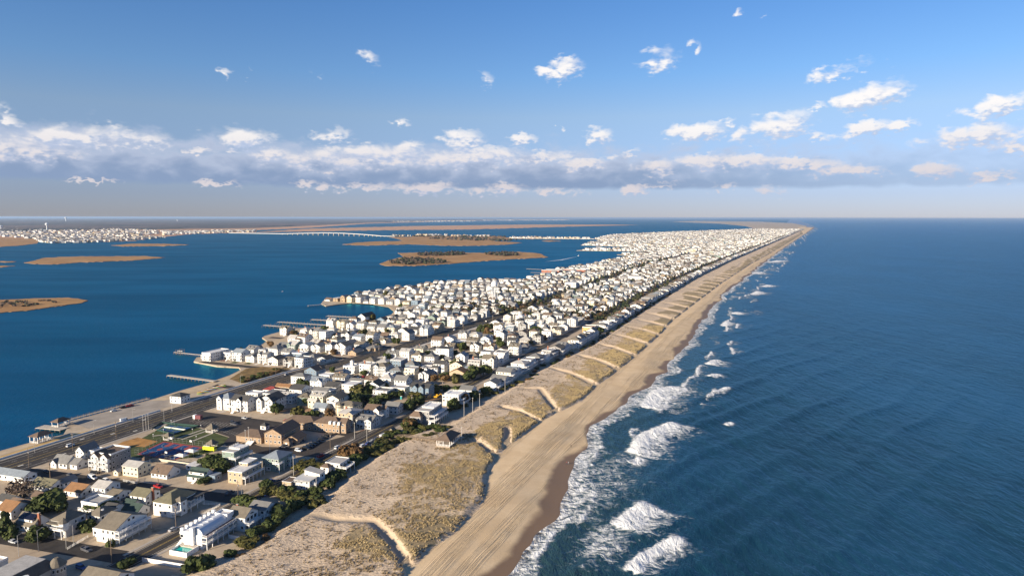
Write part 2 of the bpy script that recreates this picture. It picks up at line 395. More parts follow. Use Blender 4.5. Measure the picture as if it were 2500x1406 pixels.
# ---- beach
def build_beach():
    S = np.concatenate([np.linspace(0, 1, 34), np.linspace(1.03, 1.35, 7)])
    U, SS = np.meshgrid(UGRID, S, indexing='ij')
    t, sh = toe(U) - 3.0, shore(U)
    Vv = t + SS * (sh - t)
    n = fbm(U, Vv, 0.05, 3, 8)
    Z = 1.0 + (SEA - 1.0) * sstep(0.35, 1.05, SS) + 0.9 * sstep(0.10, 0.0, SS) + (n - 0.5) * 0.35 * sstep(1, .7, SS)
    Z = np.where(SS > 1.0, SEA - (SS - 1.0) * 4.0, Z)
    # ruts left by vehicles along the beach
    off = Vv - t - (U * 0.0)
    lane = np.clip((sh - t), 8, 60)
    for c_, w_ in ((0.20, 1), (0.30, 1), (0.42, 1), (0.55, .8)):
        pass
    wn = sstep(420, 260, U) * 0.12
    wet = sstep(0.74, 1.0, SS + wn + (fbm(U, Vv, 0.022, 4, 12) - 0.5) * 0.46)
    m, k, b, o, iuv = sand_material('beach_sand')
    st = k.scale(iuv, (0.010, 1.15, 1)); wv = k.noise(iuv, 0.02, 2.0, 0.5)
    wob = k.new('ShaderNodeCombineXYZ'); k.link(k.math('MULTIPLY_ADD', wv, 2.6, 0), wob.inputs[1])
    tr = k.noise(k.vmath('ADD', st, wob.outputs[0]), 1.6, 3.0, 0.55)
    band = k.ramp(k.noise(k.scale(iuv, (0.004, 0.09, 1)), 1.0, 2.0, 0.5), 0.44, 0.56)
    tracks = k.math('MULTIPLY', k.math('MULTIPLY', k.math('MULTIPLY', k.ramp(tr, 0.54, 0.60), band), k.ramp(k.attr('iu').outputs['Fac'], 950, 420)), 1.0)
    tracks = k.math('MULTIPLY', tracks, k.ramp(k.attr('wet').outputs['Fac'], 0.5, 0.0))
    n1 = k.noise(o, 0.06, 5.0, 0.6); n2 = k.noise(o, 1.3, 4.0, 0.7)
    c = k.mix(k.ramp(n1, 0.3, 0.7), (0.65, 0.47, 0.275), (0.75, 0.565, 0.35))
    c = k.mix(k.math('MULTIPLY', k.ramp(n2, 0.4, 0.75), 0.3), c, (0.42, 0.31, 0.21))
    c = k.mix(k.math('MULTIPLY', tracks, 0.45), c, (0.40, 0.285, 0.175))
    wetf = k.ramp(k.math('ADD', k.attr('wet').outputs['Fac'], k.math('MULTIPLY_ADD', k.noise(o, 0.12, 4.0, 0.6), 0.5, -0.25)), 0.22, 0.82)
    c = k.mix(wetf, c, (0.215, 0.14, 0.085))
    k.link(c, b.inputs['Base Color'])
    k.link(k.ramp(wetf, 0, 1, 0.9, 0.55), b.inputs['Roughness'])
    bn = k.new('ShaderNodeBump'); bn.inputs['Strength'].default_value = 1.0; bn.inputs['Distance'].default_value = 0.26
    hh = k.math('ADD', k.math('MULTIPLY', k.math('MULTIPLY', k.ramp(tr, 0.40, 0.62, 1.0, 0.0), band), k.ramp(wetf, 0, 1, 1.0, 0.0)), k.math('MULTIPLY', n2, k.ramp(wetf, 0, 1, 0.35, 0.02)))
    k.link(hh, bn.inputs['Height']); k.link(bn.outputs[0], b.inputs['Normal'])
    X = U * UX + Vv * UY; Y = U * UY - Vv * UX
    np_mesh('beach', np.stack([X, Y, Z], -1).reshape(-1, 3), grid_faces(*U.shape)[:, ::-1], m, 'structure', True, {'wet': wet, 'iu': U, 'iv': Vv})
build_beach()
# ---- dunes
def build_dunes():
    S = np.concatenate([np.linspace(-0.03, 0.92, 52), np.linspace(0.935, 1.07, 14)])
    U, SS = np.meshgrid(UGRID, S, indexing='ij')
    e, t = edge(U), toe(U); Vv = e + SS * (t - e)
    s, pd, g, Z = dune_fields(U, Vv)
    m, k, b, o, iuv = sand_material('dune_sand')
    n1 = k.noise(o, 0.07, 5.0, 0.6); n2 = k.noise(k.scale(o, (1.0, 1.6, 1)), 0.55, 4.0, 0.65); n3 = k.noise(o, 2.2, 3.0, 0.7)
    path = k.attr('path').outputs['Fac']; grass = k.attr('grass').outputs['Fac']
    c = k.mix(k.ramp(n1, 0.3, 0.7), (0.56, 0.43, 0.30), (0.67, 0.525, 0.375))
    tuft = k.math('MULTIPLY', k.ramp(n2, 0.50, 0.66), k.ramp(path, 0.6, 0.1))
    c = k.mix(k.math('MULTIPLY', tuft, 0.62), c, (0.17, 0.125, 0.075))
    gg = k.ramp(k.math('ADD', grass, k.math('MULTIPLY_ADD', n2, 0.9, -0.45)), 0.42, 0.75)
    gc = k.mix(k.ramp(n3, 0.3, 0.7), (0.25, 0.185, 0.10), (0.42, 0.325, 0.19))
    c = k.mix(gg, c, gc)
    c = k.mix(path, c, (0.52, 0.40, 0.27))
    k.link(c, b.inputs['Base Color'])
    bn = k.new('ShaderNodeBump'); bn.inputs['Strength'].default_value = 1.0; bn.inputs['Distance'].default_value = 0.7
    k.link(k.math('ADD', k.math('MULTIPLY', n2, k.ramp(path, 0, 1, 1, 0.15)), k.math('MULTIPLY', n3, k.ramp(grass, 0, 1, 0.15, 0.5))), bn.inputs['Height']); k.link(bn.outputs[0], b.inputs['Normal'])
    X = U * UX + Vv * UY; Y = U * UY - Vv * UX
    np_mesh('dunes', np.stack([X, Y, Z], -1).reshape(-1, 3), grid_faces(*U.shape)[:, ::-1], m, 'structure', True,
            {'grass': g, 'path': sstep(3.6, 0.8, pd)})
build_dunes()
def dune_z(u, v):
    return float(dune_fields(np.array([float(u)]), np.array([float(v)]))[3][0])
# ---- marram grass: thousands of tufts nobody could count
def build_grass():
    pts = []
    n = 120000
    u = 110 + (RNG.random(n) ** 1.6) * 760; e, t = edge(u), toe(u); v = e + RNG.random(n) * 1.03 * (t - e)
    s, pd, g, z = dune_fields(u, v)
    nz = fbm(u, v, 0.25, 3, 21)
    dens = g * sstep(0.33, 0.60, nz) * 0.9 + 0.16 * sstep(0.05, .2, s) * sstep(3, 5, pd) * sstep(0.45, 0.7, nz)
    keep = RNG.random(n) < dens
    u, v, z, g, nz = u[keep], v[keep], z[keep], g[keep], nz[keep]
    m = len(u)
    a = RNG.random(m) * 6.283; r = 0.35 + RNG.random(m) * 0.45; h = 0.35 + RNG.random(m) * 0.55
    X = u * UX + v * UY; Y = u * UY - v * UX
    V = np.zeros((m, 6, 3)); 
    for q, (da, k1) in enumerate(((0, 1), (2.1, .9), (4.2, 1.05))):
        dx, dy = np.cos(a + da) * r * k1, np.sin(a + da) * r * k1
        V[:, q * 2, 0] = X - dx * 0.5 + dy * .25; V[:, q * 2, 1] = Y - dy * 0.5 - dx * .25; V[:, q * 2, 2] = z - 0.05
        V[:, q * 2 + 1, 0] = X + dx; V[:, q * 2 + 1, 1] = Y + dy; V[:, q * 2 + 1, 2] = z + h * k1
    b = np.arange(m)[:, None] * 6
    F = np.concatenate([b + np.array([[0, 2, 1]]), b + np.array([[2, 4, 3]]), b + np.array([[4, 0, 5]])])
    dry = np.repeat(np.clip(g + (RNG.random(m) - 0.5) * 0.5, 0, 1), 6)
    mm, k, bb = principled('marram_grass'); bb.inputs['Roughness'].default_value = 0.8; bb.inputs['Specular IOR Level'].default_value = 0.15
    k.link(k.mix(k.attr('dry').outputs['Fac'], (0.17, 0.125, 0.075), (0.41, 0.315, 0.17)), bb.inputs['Base Color'])
    prop(np_mesh('marram_grass', V.reshape(-1, 3), F, mm, 'stuff', False, {'dry': dry}), 'golden and brown marram grass tufts growing over the dunes', 'grass')
build_grass()

def water_shader(k, b, col, nrm, tint, amount, foam=None, ior=1.33, streak=None):
    """light scattered in the water under a ruffled, partly mirroring surface"""
    out = next(n for n in k.n if n.type == 'OUTPUT_MATERIAL'); k.n.remove(b)
    df = k.new('ShaderNodeBsdfDiffuse'); gl = k.new('ShaderNodeBsdfGlossy'); fr = k.new('ShaderNodeFresnel'); fr.inputs['IOR'].default_value = ior
    k.link(col, df.inputs[0]); gl.inputs[0].default_value = (*tint, 1); gl.inputs['Roughness'].default_value = 0.30
    for n in (df, gl, fr): k.link(nrm, n.inputs['Normal'])
    f = k.math('MULTIPLY', fr.outputs[0], amount)
    if streak is not None: f = k.math('MULTIPLY', f, k.ramp(streak, 0.30, 0.70, 0.84, 1.20))
    if foam is not None: f = k.math('MULTIPLY', f, k.math('SUBTRACT', 1.0, foam))
    mx = k.new('ShaderNodeMixShader'); k.link(f, mx.inputs[0]); k.link(df.outputs[0], mx.inputs[1]); k.link(gl.outputs[0], mx.inputs[2]); k.link(mx.outputs[0], out.inputs[0])
# ---- ocean: one sheet to the horizon, real swell and breakers near the shore
BREAKERS = [  # front edge polyline (px), foam length behind it (m), crest height
    ([(1545,1103),(1571,1063),(1640,1036)], 19, 1.3), ([(1513,1279),(1569,1235)], 17, 1.2), ([(1545,1388),(1569,1360),(1650,1318)], 8, 1.2),
    ([(1550,1130),(1560,1118)], 5, .4), ([(1730,889),(1745,880)], 14, .9), ([(1733,918),(1745,914)], 9, .6), ([(1743,961),(1773,949)], 5, .8),
    ([(1577,992),(1600,955),(1640,945)], 24, .7), ([(1838,718),(1850,712)], 24, .8), ([(1790,766),(1800,762)], 18, .7), ([(1765,795),(1775,785)], 14, .7), ([(1860,700),(1875,696)], 20, .6), ([(1776,1036),(1785,1032)], 3, .4),
    ([(1838,668),(1852,665)], 30, .8), ([(1880,640),(1900,636)], 40, .8)]
RIDGES = [([(1650,1318),(1800,1245),(1960,1165)], .9, 5), ([(1640,1036),(1700,1012),(1800,975)], .8, 5), ([(1569,1235),(1640,1195),(1760,1130)], .8, 5), ([(1400,1400),(1545,1388)], .6, 4), ([(1672,1099),(1760,1060)], .5, 5), ([(1773,949),(1850,925)], .7, 5), ([(1330,1395),(1385,1300),(1430,1220)], .6, 3)]
def build_ocean():
    us = np.unique(np.concatenate([[-3000, -1000, -300, -100], np.arange(60, 780, 2.6), np.geomspace(780, 3200, 150), np.geomspace(3200, 120000, 40)]))
    vs = np.unique(np.concatenate([np.arange(-146, 90, 2.5), np.geomspace(90, 760, 80), np.geomspace(600, 120000, 34)]))
    U, Vv = np.meshgrid(us, vs, indexing='ij')
    off = Vv - shore(U)
    Z = np.full(U.shape, SEA)
    # swell: crests slightly oblique to the beach
    a = R(24); ph = (Vv * math.cos(a) - U * math.sin(a)); wig = fbm(U, Vv, 0.012, 3, 31) * 26
    sw = np.maximum(0, np.sin((ph + wig) / 34.0 * 6.2832)) ** 3
    amp = 1.25 * np.exp(-np.maximum(off, 0) / 420.0) * sstep(5, 45, off) * sstep(1600, 400, U) * (0.4 + 1.2 * fbm(U, Vv, 0.011, 2, 37))
    Z = Z + sw * amp + (fbm(U, Vv, 0.09, 2, 41) - 0.5) * 0.5 * sstep(4, 30, off) * sstep(900, 300, U)
    foam = np.zeros(U.shape)
    # swash along the waterline, in lobes
    lob = fbm(U, U * 0, 0.022, 3, 51)
    reach = 8 + 20 * lob ** 1.5 * 1.7
    foam = np.maximum(foam, sstep(reach, reach * 0.25, off) * sstep(-7, -1.5, off) * (0.62 + 0.3 * fbm(U, Vv, 0.05, 2, 53)))
    line = reach * 0.9
    foam = np.maximum(foam, np.exp(-((off - line * 0.55) / 1.5) ** 2) * 1.0 * sstep(0.36, 0.5, fbm(U, U * 0, 0.05, 2, 55)))
    Z = Z + 0.4 * np.exp(-((off - line * 0.55) / 1.8) ** 2)
    # second trough of broken water
    inner = fbm(U, Vv, 0.010, 3, 57)
    foam = np.maximum(foam, 0.58 * sstep(0.46, 0.60, inner) * sstep(78, 42, off) * sstep(-2, 6, off))
    foam = np.maximum(foam, 0.80 * np.exp(-(((U - 282) / 33) ** 2 + ((Vv + 71) / 14) ** 2)))
    foam = np.maximum(foam, 0.60 * np.exp(-(((U - 379) / 25) ** 2 + ((Vv + 87) / 20) ** 2)))
    for pts, ln, hgt in BREAKERS:
        q = [PUV(x, y, SEA) for x, y in pts]; ln = ln * 1.27
        near = (np.abs(U - q[0][0]) < 90 + ln * 2) & (np.abs(Vv - q[0][1]) < 140)
        if not near.any(): continue
        uu, vv = U[near], Vv[near]
        # distance behind the front: sample shifted copies of the front line
        best = np.zeros(uu.shape); zz = np.zeros(uu.shape)
        for sft in np.linspace(0, 1, 9):
            d_ = [(u_ - ln * sft * 0.35, v_ + ln * sft) for u_, v_ in q]
            d = seg_dist(uu, vv, d_)
            wdt = 2.6 + ln * 0.10
            best = np.maximum(best, np.exp(-(d / wdt) ** 2) * (1.45 - 1.05 * sft ** 0.7))
            if sft < 0.3: zz = np.maximum(zz, hgt * np.exp(-(d / 2.4) ** 2) * (1 - sft))
        foam[near] = np.maximum(foam[near], best); Z[near] += zz
    for pts, hgt, wd in RIDGES:                              # unbroken wave crests running on from the breakers
        q = [PUV(x, y, SEA) for x, y in pts]; d = seg_dist(U, Vv, q); Z += hgt * np.exp(-(d / wd) ** 2)
    # broken crests further up the beach
    far = sstep(540, 780, U)
    for l0, seed in ((30, 81), (52, 83)):           # long broken breaker lines on the bars
        ln_ = l0 + 26 * (fbm(U, U * 0, 0.010, 3, seed) - .5); on = sstep(0.47, 0.60, fbm(U, U * 0, 0.019, 3, seed + 1)) * sstep(330, 460, U)
        foam = np.maximum(foam, on * np.exp(-((off - ln_) / 2.6) ** 2) * 1.15); foam = np.maximum(foam, on * 0.52 * sstep(ln_ - 2, ln_ + 1, off) * sstep(ln_ + 20, ln_ + 3, off)); Z += 0.55 * on * np.exp(-((off - ln_ + 1) / 2.4) ** 2)
    cr = fbm(U * 0.35, Vv, 0.055, 3, 61)
    foam = np.maximum(foam, far * sstep(0.62, 0.76, cr) * 0.7 * sstep(120, 40, off) * sstep(-3, 4, off))
    Z[:, 0] = SEA - 0.2
    m, k, b = principled('ocean_water')
    tc = k.new('ShaderNodeTexCoord'); o = tc.outputs['Object']
    b.inputs['IOR'].default_value = 1.33; b.inputs['Specular IOR Level'].default_value = 0.10; b.inputs['Specular Tint'].default_value = (0.42, 0.78, 1.0, 1)
    ro = k.new('ShaderNodeMapping'); k.link(o, ro.inputs[0]); ro.inputs['Rotation'].default_value = (0, 0, R(52)); ro.inputs['Scale'].default_value = (1.0, 0.38, 1)
    w1 = k.noise(ro.outputs[0], 0.24, 5.0, 0.66, 0.3); w2 = k.noise(ro.outputs[0], 0.045, 5.0, 0.62); w3 = k.noise(k.scale(o, (1, .5, 1)), 0.006, 3.0, 0.6)
    fr = k.new('ShaderNodeMapping'); k.link(o, fr.inputs[0]); fr.inputs['Rotation'].default_value = (0, 0, R(35)); fr.inputs['Scale'].default_value = (0.8, 1.1, 1)
    fn1 = k.noise(fr.outputs[0], 0.20, 4.0, 0.58, 1.6); fn2 = k.noise(o, 0.10, 4.0, 0.6)
    fa = k.attr('foam').outputs['Fac']
    tex = k.math('ADD', k.math('MULTIPLY', fn1, 0.75), k.math('MULTIPLY', fn2, 0.25))
    fm = k.ramp(k.math('ADD', fa, k.math('MULTIPLY_ADD', tex, 2.6, -1.30)), 0.40, 1.02)
    fm = k.math('MULTIPLY', k.math('MULTIPLY', fm, k.ramp(fa, 0.06, 0.30)), k.ramp(fa, 0.2, 1.0, 0.62, 1.0))
    deep = k.mix(k.ramp(w2, 0.35, 0.68), (0.005, 0.026, 0.040), (0.009, 0.045, 0.068))
    deep = k.mix(k.ramp(w3, 0.35, 0.7), deep, (0.010, 0.054, 0.100))
    shal = k.ramp(k.attr('off').outputs['Fac'], 70, 2)
    wc = k.mix(k.math('MULTIPLY', shal, 0.70), deep, (0.034, 0.066, 0.060))
    wc = k.mix(k.ramp(k.attr('off').outputs['Fac'], 7, -3), wc, (0.17, 0.12, 0.09))
    c = k.mix(fm, wc, (0.80, 0.80, 0.78))
    bn = k.new('ShaderNodeBump'); bn.inputs['Strength'].default_value = 0.9; bn.inputs['Distance'].default_value = 2.6
    h = k.math('ADD', k.math('MULTIPLY', w1, 0.75), k.math('MULTIPLY', w2, 1.3)); h = k.math('ADD', h, k.math('MULTIPLY', fm, 0.30))
    k.link(h, bn.inputs['Height']); water_shader(k, b, c, bn.outputs[0], (0.45, 0.80, 1.0), 0.62, fm)
    X = U * UX + Vv * UY; Y = U * UY - Vv * UX
    np_mesh('ocean', np.stack([X, Y, Z], -1).reshape(-1, 3), grid_faces(*U.shape)[:, ::-1], m, 'structure', True, {'foam': foam, 'off': off})
build_ocean()
# ---- bay
def build_bay():
    m, k, b = principled('bay_water')
    tc = k.new('ShaderNodeTexCoord'); o = tc.outputs['Object']
    b.inputs['IOR'].default_value = 1.33; b.inputs['Specular IOR Level'].default_value = 0.06; b.inputs['Roughness'].default_value = 0.25; b.inputs['Specular Tint'].default_value = (0.22, 0.72, 1.0, 1)
    ro = k.scale(o, (1.0, 0.6, 1))
    w1 = k.noise(ro, 0.35, 4.0, 0.6, 0.2); w2 = k.noise(k.scale(o, (0.25, 1.0, 1)), 0.012, 4.0, 0.6); w3 = k.noise(k.scale(o, (.3, 1, 1)), 0.0028, 4.0, 0.6)
    c = k.mix(k.ramp(w3, 0.32, 0.7), (0.0004, 0.014, 0.030), (0.0008, 0.028, 0.052))
    c = k.mix(k.math('MULTIPLY', k.ramp(w2, 0.45, 0.7), 0.5), c, (0.001, 0.046, 0.082))
    bn = k.new('ShaderNodeBump'); bn.inputs['Strength'].default_value = 0.8; bn.inputs['Distance'].default_value = 1.2
    k.link(k.math('ADD', w1, k.math('MULTIPLY', w2, 2.0)), bn.inputs['Height']); water_shader(k, b, c, bn.outputs[0], (0.12, 0.68, 0.92), 0.33, None, 1.33, k.noise(k.scale(o, (.35, 1, 1)), 0.006, 5.0, 0.62))
    q = [W(-3000, -146.4), W(120000, -146.4), W(120000, -140000), W(-3000, -140000)]
    mesh_obj('bay', [(p.x, p.y, SEA) for p in q], [(0, 3, 2, 1)], m, kind='structure')
build_bay()
# ------------------------------------------------------------------ town ground, roads, lots
BAY_SHORE = [(-260,1180),(0,1100),(65,1082),(120,1068),(155,1060),(163,1046),(166,1029),(360,977),(380,972),(440,953),(502,936),(560,916),(588,902),(583,896),(530,893),(473,882),(480,872),(560,864),(603,853),(632,845),(652,832),(640,824),(646,820),(674,812),(700,806),(721,801),(773,799),(796,796),(865,783),(868,775),(915,780),(955,768),(963,760),(948,748),(910,742),(860,739),(823,743),(796,747),(784,741),(790,733),(850,727),(975,703),(1100,690),(1250,686),(1300,679),(1335,668),(1330,662),(1390,655),(1450,643),(1500,634),(1540,625),(1506,621.5),(1545,619),(1540,613),(1407,611.5),(1430,608.5),(1545,607.5),(1530,602),(1418,598.5),(1440,593),(1470,588),(1450,583),(1492,574),(1642,567),(1846,559.5),(1819,552),(1757,546),(1680,543),(1640,541.5),(1700,539.5),(1850,541),(1935,545),(1970,552)]
bay_pts = [P(x, y) for x, y in BAY_SHORE]
back = [W(u, float(edge(u)) + 4) for u in (8800, 6700, 5000, 3400, 2260, 1600, 1120, 880, 720, 580, 470, 400, 375, 350, 305, 270, 240, 214, 186, 120, 60)]
TOWN_POLY = [(p.x, p.y) for p in bay_pts] + [(p.x, p.y) for p in back]
def in_poly(xs, ys, poly):
    xs, ys = np.asarray(xs, float), np.asarray(ys, float); c = np.zeros(xs.shape, bool); n = len(poly)
    for i in range(n):
        x1, y1 = poly[i]; x2, y2 = poly[(i + 1) % n]
        if y1 == y2: continue
        t = ((y1 > ys) != (y2 > ys)) & (xs < (x2 - x1) * (ys - y1) / (y2 - y1) + x1); c ^= t
    return c
def lot_material():
    m, k, b = principled('gravel_lots'); b.inputs['Roughness'].default_value = 0.9; b.inputs['Specular IOR Level'].default_value = 0.2
    tc = k.new('ShaderNodeTexCoord'); o = tc.outputs['Object']
    n1 = k.noise(o, 0.045, 4.0, 0.6); n2 = k.noise(o, 0.5, 4.0, 0.65); n3 = k.noise(o, 0.11, 3.0, 0.6)
    c = k.mix(k.ramp(n1, 0.35, 0.65), (0.42, 0.325, 0.225), (0.50, 0.41, 0.30))
    c = k.mix(k.math('MULTIPLY', k.ramp(n2, 0.4, 0.75), 0.35), c, (0.27, 0.20, 0.13))
    c = k.mix(k.math('MULTIPLY', k.ramp(n3, 0.60, 0.70), 0.7), c, (0.15, 0.125, 0.085))
    k.link(c, b.inputs['Base Color']); return m
GRAVEL = lot_material()
fill_poly('town_ground', TOWN_POLY, 0.0, GRAVEL, 'structure', thick=2.2)
ASPH = mat('asphalt', (0.042, 0.036, 0.032), 0.85, 0.22, 0.15, 0.2, 3.0)
ASPH2 = mat('parking_asphalt', (0.052, 0.042, 0.035), 0.85, 0.20, 0.1, 0.2, 3.0)
CONC = mat('concrete', (0.42, 0.37, 0.31), 0.85, 0.12, 0.5, 0.1, 4.0)
PAINT = mat('road_paint', (0.62, 0.58, 0.50), 0.6, 0.3, 2.0)
PAINTY = mat('road_paint_yellow', (0.52, 0.36, 0.08), 0.6, 0.3, 2.0)
SANDB = mat('bay_sand', (0.50, 0.385, 0.25), 0.95, 0.12, 0.2, 0.4, 1.2)
SANDY = mat('yellow_sand', (0.52, 0.34, 0.12), 0.95, 0.14, 0.2, 0.4, 1.2)
LAWN = mat('lawn', (0.060, 0.075, 0.018), 0.95, 0.4, 0.25, 0.4, 2.0)
SCRUB = mat('marsh_scrub', (0.20, 0.125, 0.040), 0.95, 0.45, 0.18, 0.8, 0.8)
DIRT = mat('bare_dirt', (0.33, 0.20, 0.11), 0.95, 0.2, 0.3, 0.5, 1.0)
def boul_c(u): return np.interp(u, [0, 241, 482, 620, 920, 2003, 2600, 9000], [-403, -403, -403, -386, -378, -402, -375, -60])
def boul_w(u): return float(np.interp(u, [0, 480, 640, 9000], [27, 27, 23, 20]))
OCEAN_ST = -245.5
def ocean_c(u): return OCEAN_ST + (np.maximum(0, np.interp(u, *EDGE) - np.interp(700., *EDGE)) if u > 900 else 0.0)
CROSS = [181.0, 244.0, 360.0] + [360 + 66.7 * k for k in range(1, 40)]
def strip_uv(name, uvs, w0, z, m, **kw): return ribbon(name, [W(u, v) for u, v in uvs], w0, z, m, **kw)
us_b = list(range(60, 1000, 30)) + list(range(1000, 7000, 150))
road = strip_uv('boulevard', [(u, float(boul_c(u))) for u in us_b if u <= 520], 27, 0.012, ASPH)
strip_uv('boulevard', [(u, float(boul_c(u))) for u in us_b if u >= 510], 22.5, 0.010, ASPH)
strip_uv('ocean_street', [(u, float(ocean_c(u))) for u in us_b], 9.5, 0.012, ASPH)
for cu in CROSS:
    if cu < 3000:
        a, b_ = float(boul_c(cu)) + 10, float(ocean_c(cu))
        tl = 8.5 if cu < 300 else 2.0                      # the southern streets run a little askew
        strip_uv('cross_street', [(cu + (0 if cu < 300 else 0) - tl, a), (cu + (tl if cu < 300 else 0), b_), (cu + (tl if cu < 300 else .5), b_ + 6)], 10.0 if cu < 300 else 9.0, 0.008, ASPH)
        if cu > 380:
            # street ends on the bay side
            v0 = float(boul_c(cu)) - 10; v1 = v0
            while v1 > v0 - 190 and in_poly([W(cu, v1 - 14).x], [W(cu, v1 - 14).y], TOWN_POLY)[0]: v1 -= 5
            if v1 < v0 - 15: strip_uv('cross_street', [(cu - 2.5, v1), (cu - 2, v0)], 8.0, 0.008, ASPH)
# road markings, kerbs and pavements
def dashes(name, path, w, on, gap, z, m, u0, u1):
    v = []; f = []; u = u0
    while u < u1:
        a, b_ = W(u, path(u)), W(min(u + on, u1), path(u + on)); t = (b_ - a).normalized(); n = Vector((-t.y, t.x, 0)) * w / 2
        i = len(v); v += [(p.x, p.y, z) for p in (a + n, a - n, b_ - n, b_ + n)]; f.append((i, i + 1, i + 2, i + 3)); u += on + gap
    return mesh_obj(name, v, f, m, kind='structure')
bc = lambda off: (lambda u: float(boul_c(u)) + off)
for off in (-6.4, 6.4): dashes('lane_marking', bc(off), 0.20, 3, 6, 0.020, PAINT, 90, 900)
for off in (-10.2, 10.2): dashes('lane_marking', bc(off), 0.22, 30, 0, 0.020, PAINT, 90, 520)
for off in (-2.4, 2.4): dashes('lane_marking', bc(off), 0.30, 30, 0, 0.020, PAINTY, 90, 900)
for off, cu in ((-8, 205), (-8, 285), (4, 240), (8, 262), (8, 310), (-8, 330), (0, 225), (0, 300)):
    dashes('turn_arrow', bc(off), 1.3, 3.2, 0, 0.021, PAINT, cu, cu + 3)
dashes('lane_marking', lambda u: OCEAN_ST - .25, 0.16, 30, 0, 0.020, PAINTY, 90, 700); dashes('lane_marking', lambda u: OCEAN_ST + .25, 0.16, 30, 0, 0.020, PAINTY, 90, 700)
for off in (-4.0, 4.0): dashes('lane_marking', lambda u, o=off: OCEAN_ST + o, 0.18, 30, 0, 0.020, PAINT, 90, 900)
def slab(name, path, w, u0, u1, z, m, step=20, kind='structure', parent=None, z0=-0.05):
    v = []; f = []; us = list(np.arange(u0, u1, step)) + [u1]
    for i, u in enumerate(us):
        p, q = W(u, path(u) - w / 2), W(u, path(u) + w / 2)
        v += [(p.x, p.y, z0), (p.x, p.y, z), (q.x, q.y, z), (q.x, q.y, z0)]
        if i:
            a = 4 * i - 4; b_ = 4 * i
            for k in range(3): f.append((a + k, b_ + k, b_ + k + 1, a + k + 1))
    f.append((0, 1, 2, 3)); n = len(v); f.append((n - 1, n - 2, n - 3, n - 4))
    return mesh_obj(name, v, f, m, parent, kind=kind)
segs = [(100, 172), (190, 236), (253, 352), (369, 418)] + [(CROSS[k] + 9, CROSS[k + 1] - 9) for k in range(4, 12)]
for a, b_ in segs:
    slab('pavement', bc(14.6 if a < 500 else 12.4), 1.8, a, b_, 0.13, CONC)
    slab('pavement', lambda u: OCEAN_ST - 6.4, 1.6, a, b_, 0.12, CONC)
slab('pavement', lambda u: OCEAN_ST + 6.2, 1.4, 90, 520, 0.12, CONC)
slab('pavement', bc(-14.8), 2.0, 100, 350, 0.13, CONC); slab('pavement', bc(-14.8), 2.0, 372, 500, 0.13, CONC)
slab('pavement', bc(13.6), 3.2, 560, 905, 0.14, mat('pale_pavement', (0.62, 0.57, 0.50), .8, .1))
dirt_edges = [((250, 320), SANDY)]
def pxfill(name, pts, z, m, **kw): return fill_poly(name, [P(x, y) for x, y in pts], z, m, **kw)
pxfill('bay_beach', [(-200,1166),(0,1103),(65,1085),(120,1071),(155,1063),(150,1068),(60,1094),(0,1112),(-200,1176)], 0.05, SANDB)
pxfill('yellow_sand_strip', [(-150,1166),(0,1114),(70,1092),(150,1068),(210,1052),(245,1044),(250,1048),(120,1089),(0,1125),(-150,1176)], 0.06, SANDY)
pxfill('bay_beach', [(375,976),(440,955),(502,938),(560,918),(588,904),(602,905),(560,926),(500,950),(440,967),(400,978)], 0.05, SANDB)
pxfill('bay_beach', [(603,855),(632,847),(652,834),(700,824),(735,826),(690,838),(650,848),(620,857)], 0.05, SANDB)
pxfill('bay_beach', [(700,808),(773,800),(796,797),(865,784),(868,788),(800,806),(760,808),(715,812)], 0.05, SANDB)
pxfill('bay_beach', [(955,768.5),(962,760),(948,748.8),(910,743),(860,739.7),(860,738),(910,741),(952,746),(972,758),(968,770)], 0.05, SANDB)
pxfill('marsh_scrub', [(560,925),(600,900),(640,895),(712,899),(660,918),(590,935)], 0.07, SCRUB)
pxfill('bay_parking', [(172,1030),(360,979),(430,975),(440,985),(250,1038),(215,1046)], 0.02, mat('worn_concrete', (0.33, 0.285, 0.235), 0.9, 0.15, 0.1, 0.2, 2.0))
pxfill('parking_lot', [(404,1036),(470,1012.5),(610,1029),(700,1046),(640,1060),(560,1092),(545,1082),(560,1066),(490,1043),(440,1040)], 0.016, ASPH2)
pxfill('parking_lot', [(560,1092),(600,1078),(640,1090),(730,1092),(790,1078),(850,1062),(900,1046),(925,1049),(860,1084),(795,1119),(730,1112),(640,1108)], 0.016, ASPH2)
pxfill('park_lawn', [(262,1104),(330,1078),(408,1036),(490,1045),(560,1068),(548,1084),(520,1100),(470,1117),(415,1122),(330,1116)], 0.014, LAWN)
pxfill('dirt_lot', [(674,1005),(716,993),(738,990),(757,995),(760,1003),(720,1009),(700,1006)], 0.03, DIRT)
pxfill('construction_dirt', [(990,975),(1010,966),(1070,960),(1085,968),(1060,980),(1010,982)], 0.03, DIRT)
def stall_lines(a, b_, n, ln, z=0.024):
    """painted stall lines between two ground points, perpendicular strokes"""
    v = []; f = []; d = (b_ - a); t = d.normalized(); nr = Vector((-t.y, t.x, 0))
    for i in range(n + 1):
        p = a + d * (i / n)
        q = [p - t * .09 - nr * ln / 2, p + t * .09 - nr * ln / 2, p + t * .09 + nr * ln / 2, p - t * .09 + nr * ln / 2]
        k = len(v); v += [(x.x, x.y, z) for x in q]; f.append((k, k + 1, k + 2, k + 3))
    mesh_obj('stall_marking', v, f, PAINT, kind='structure')
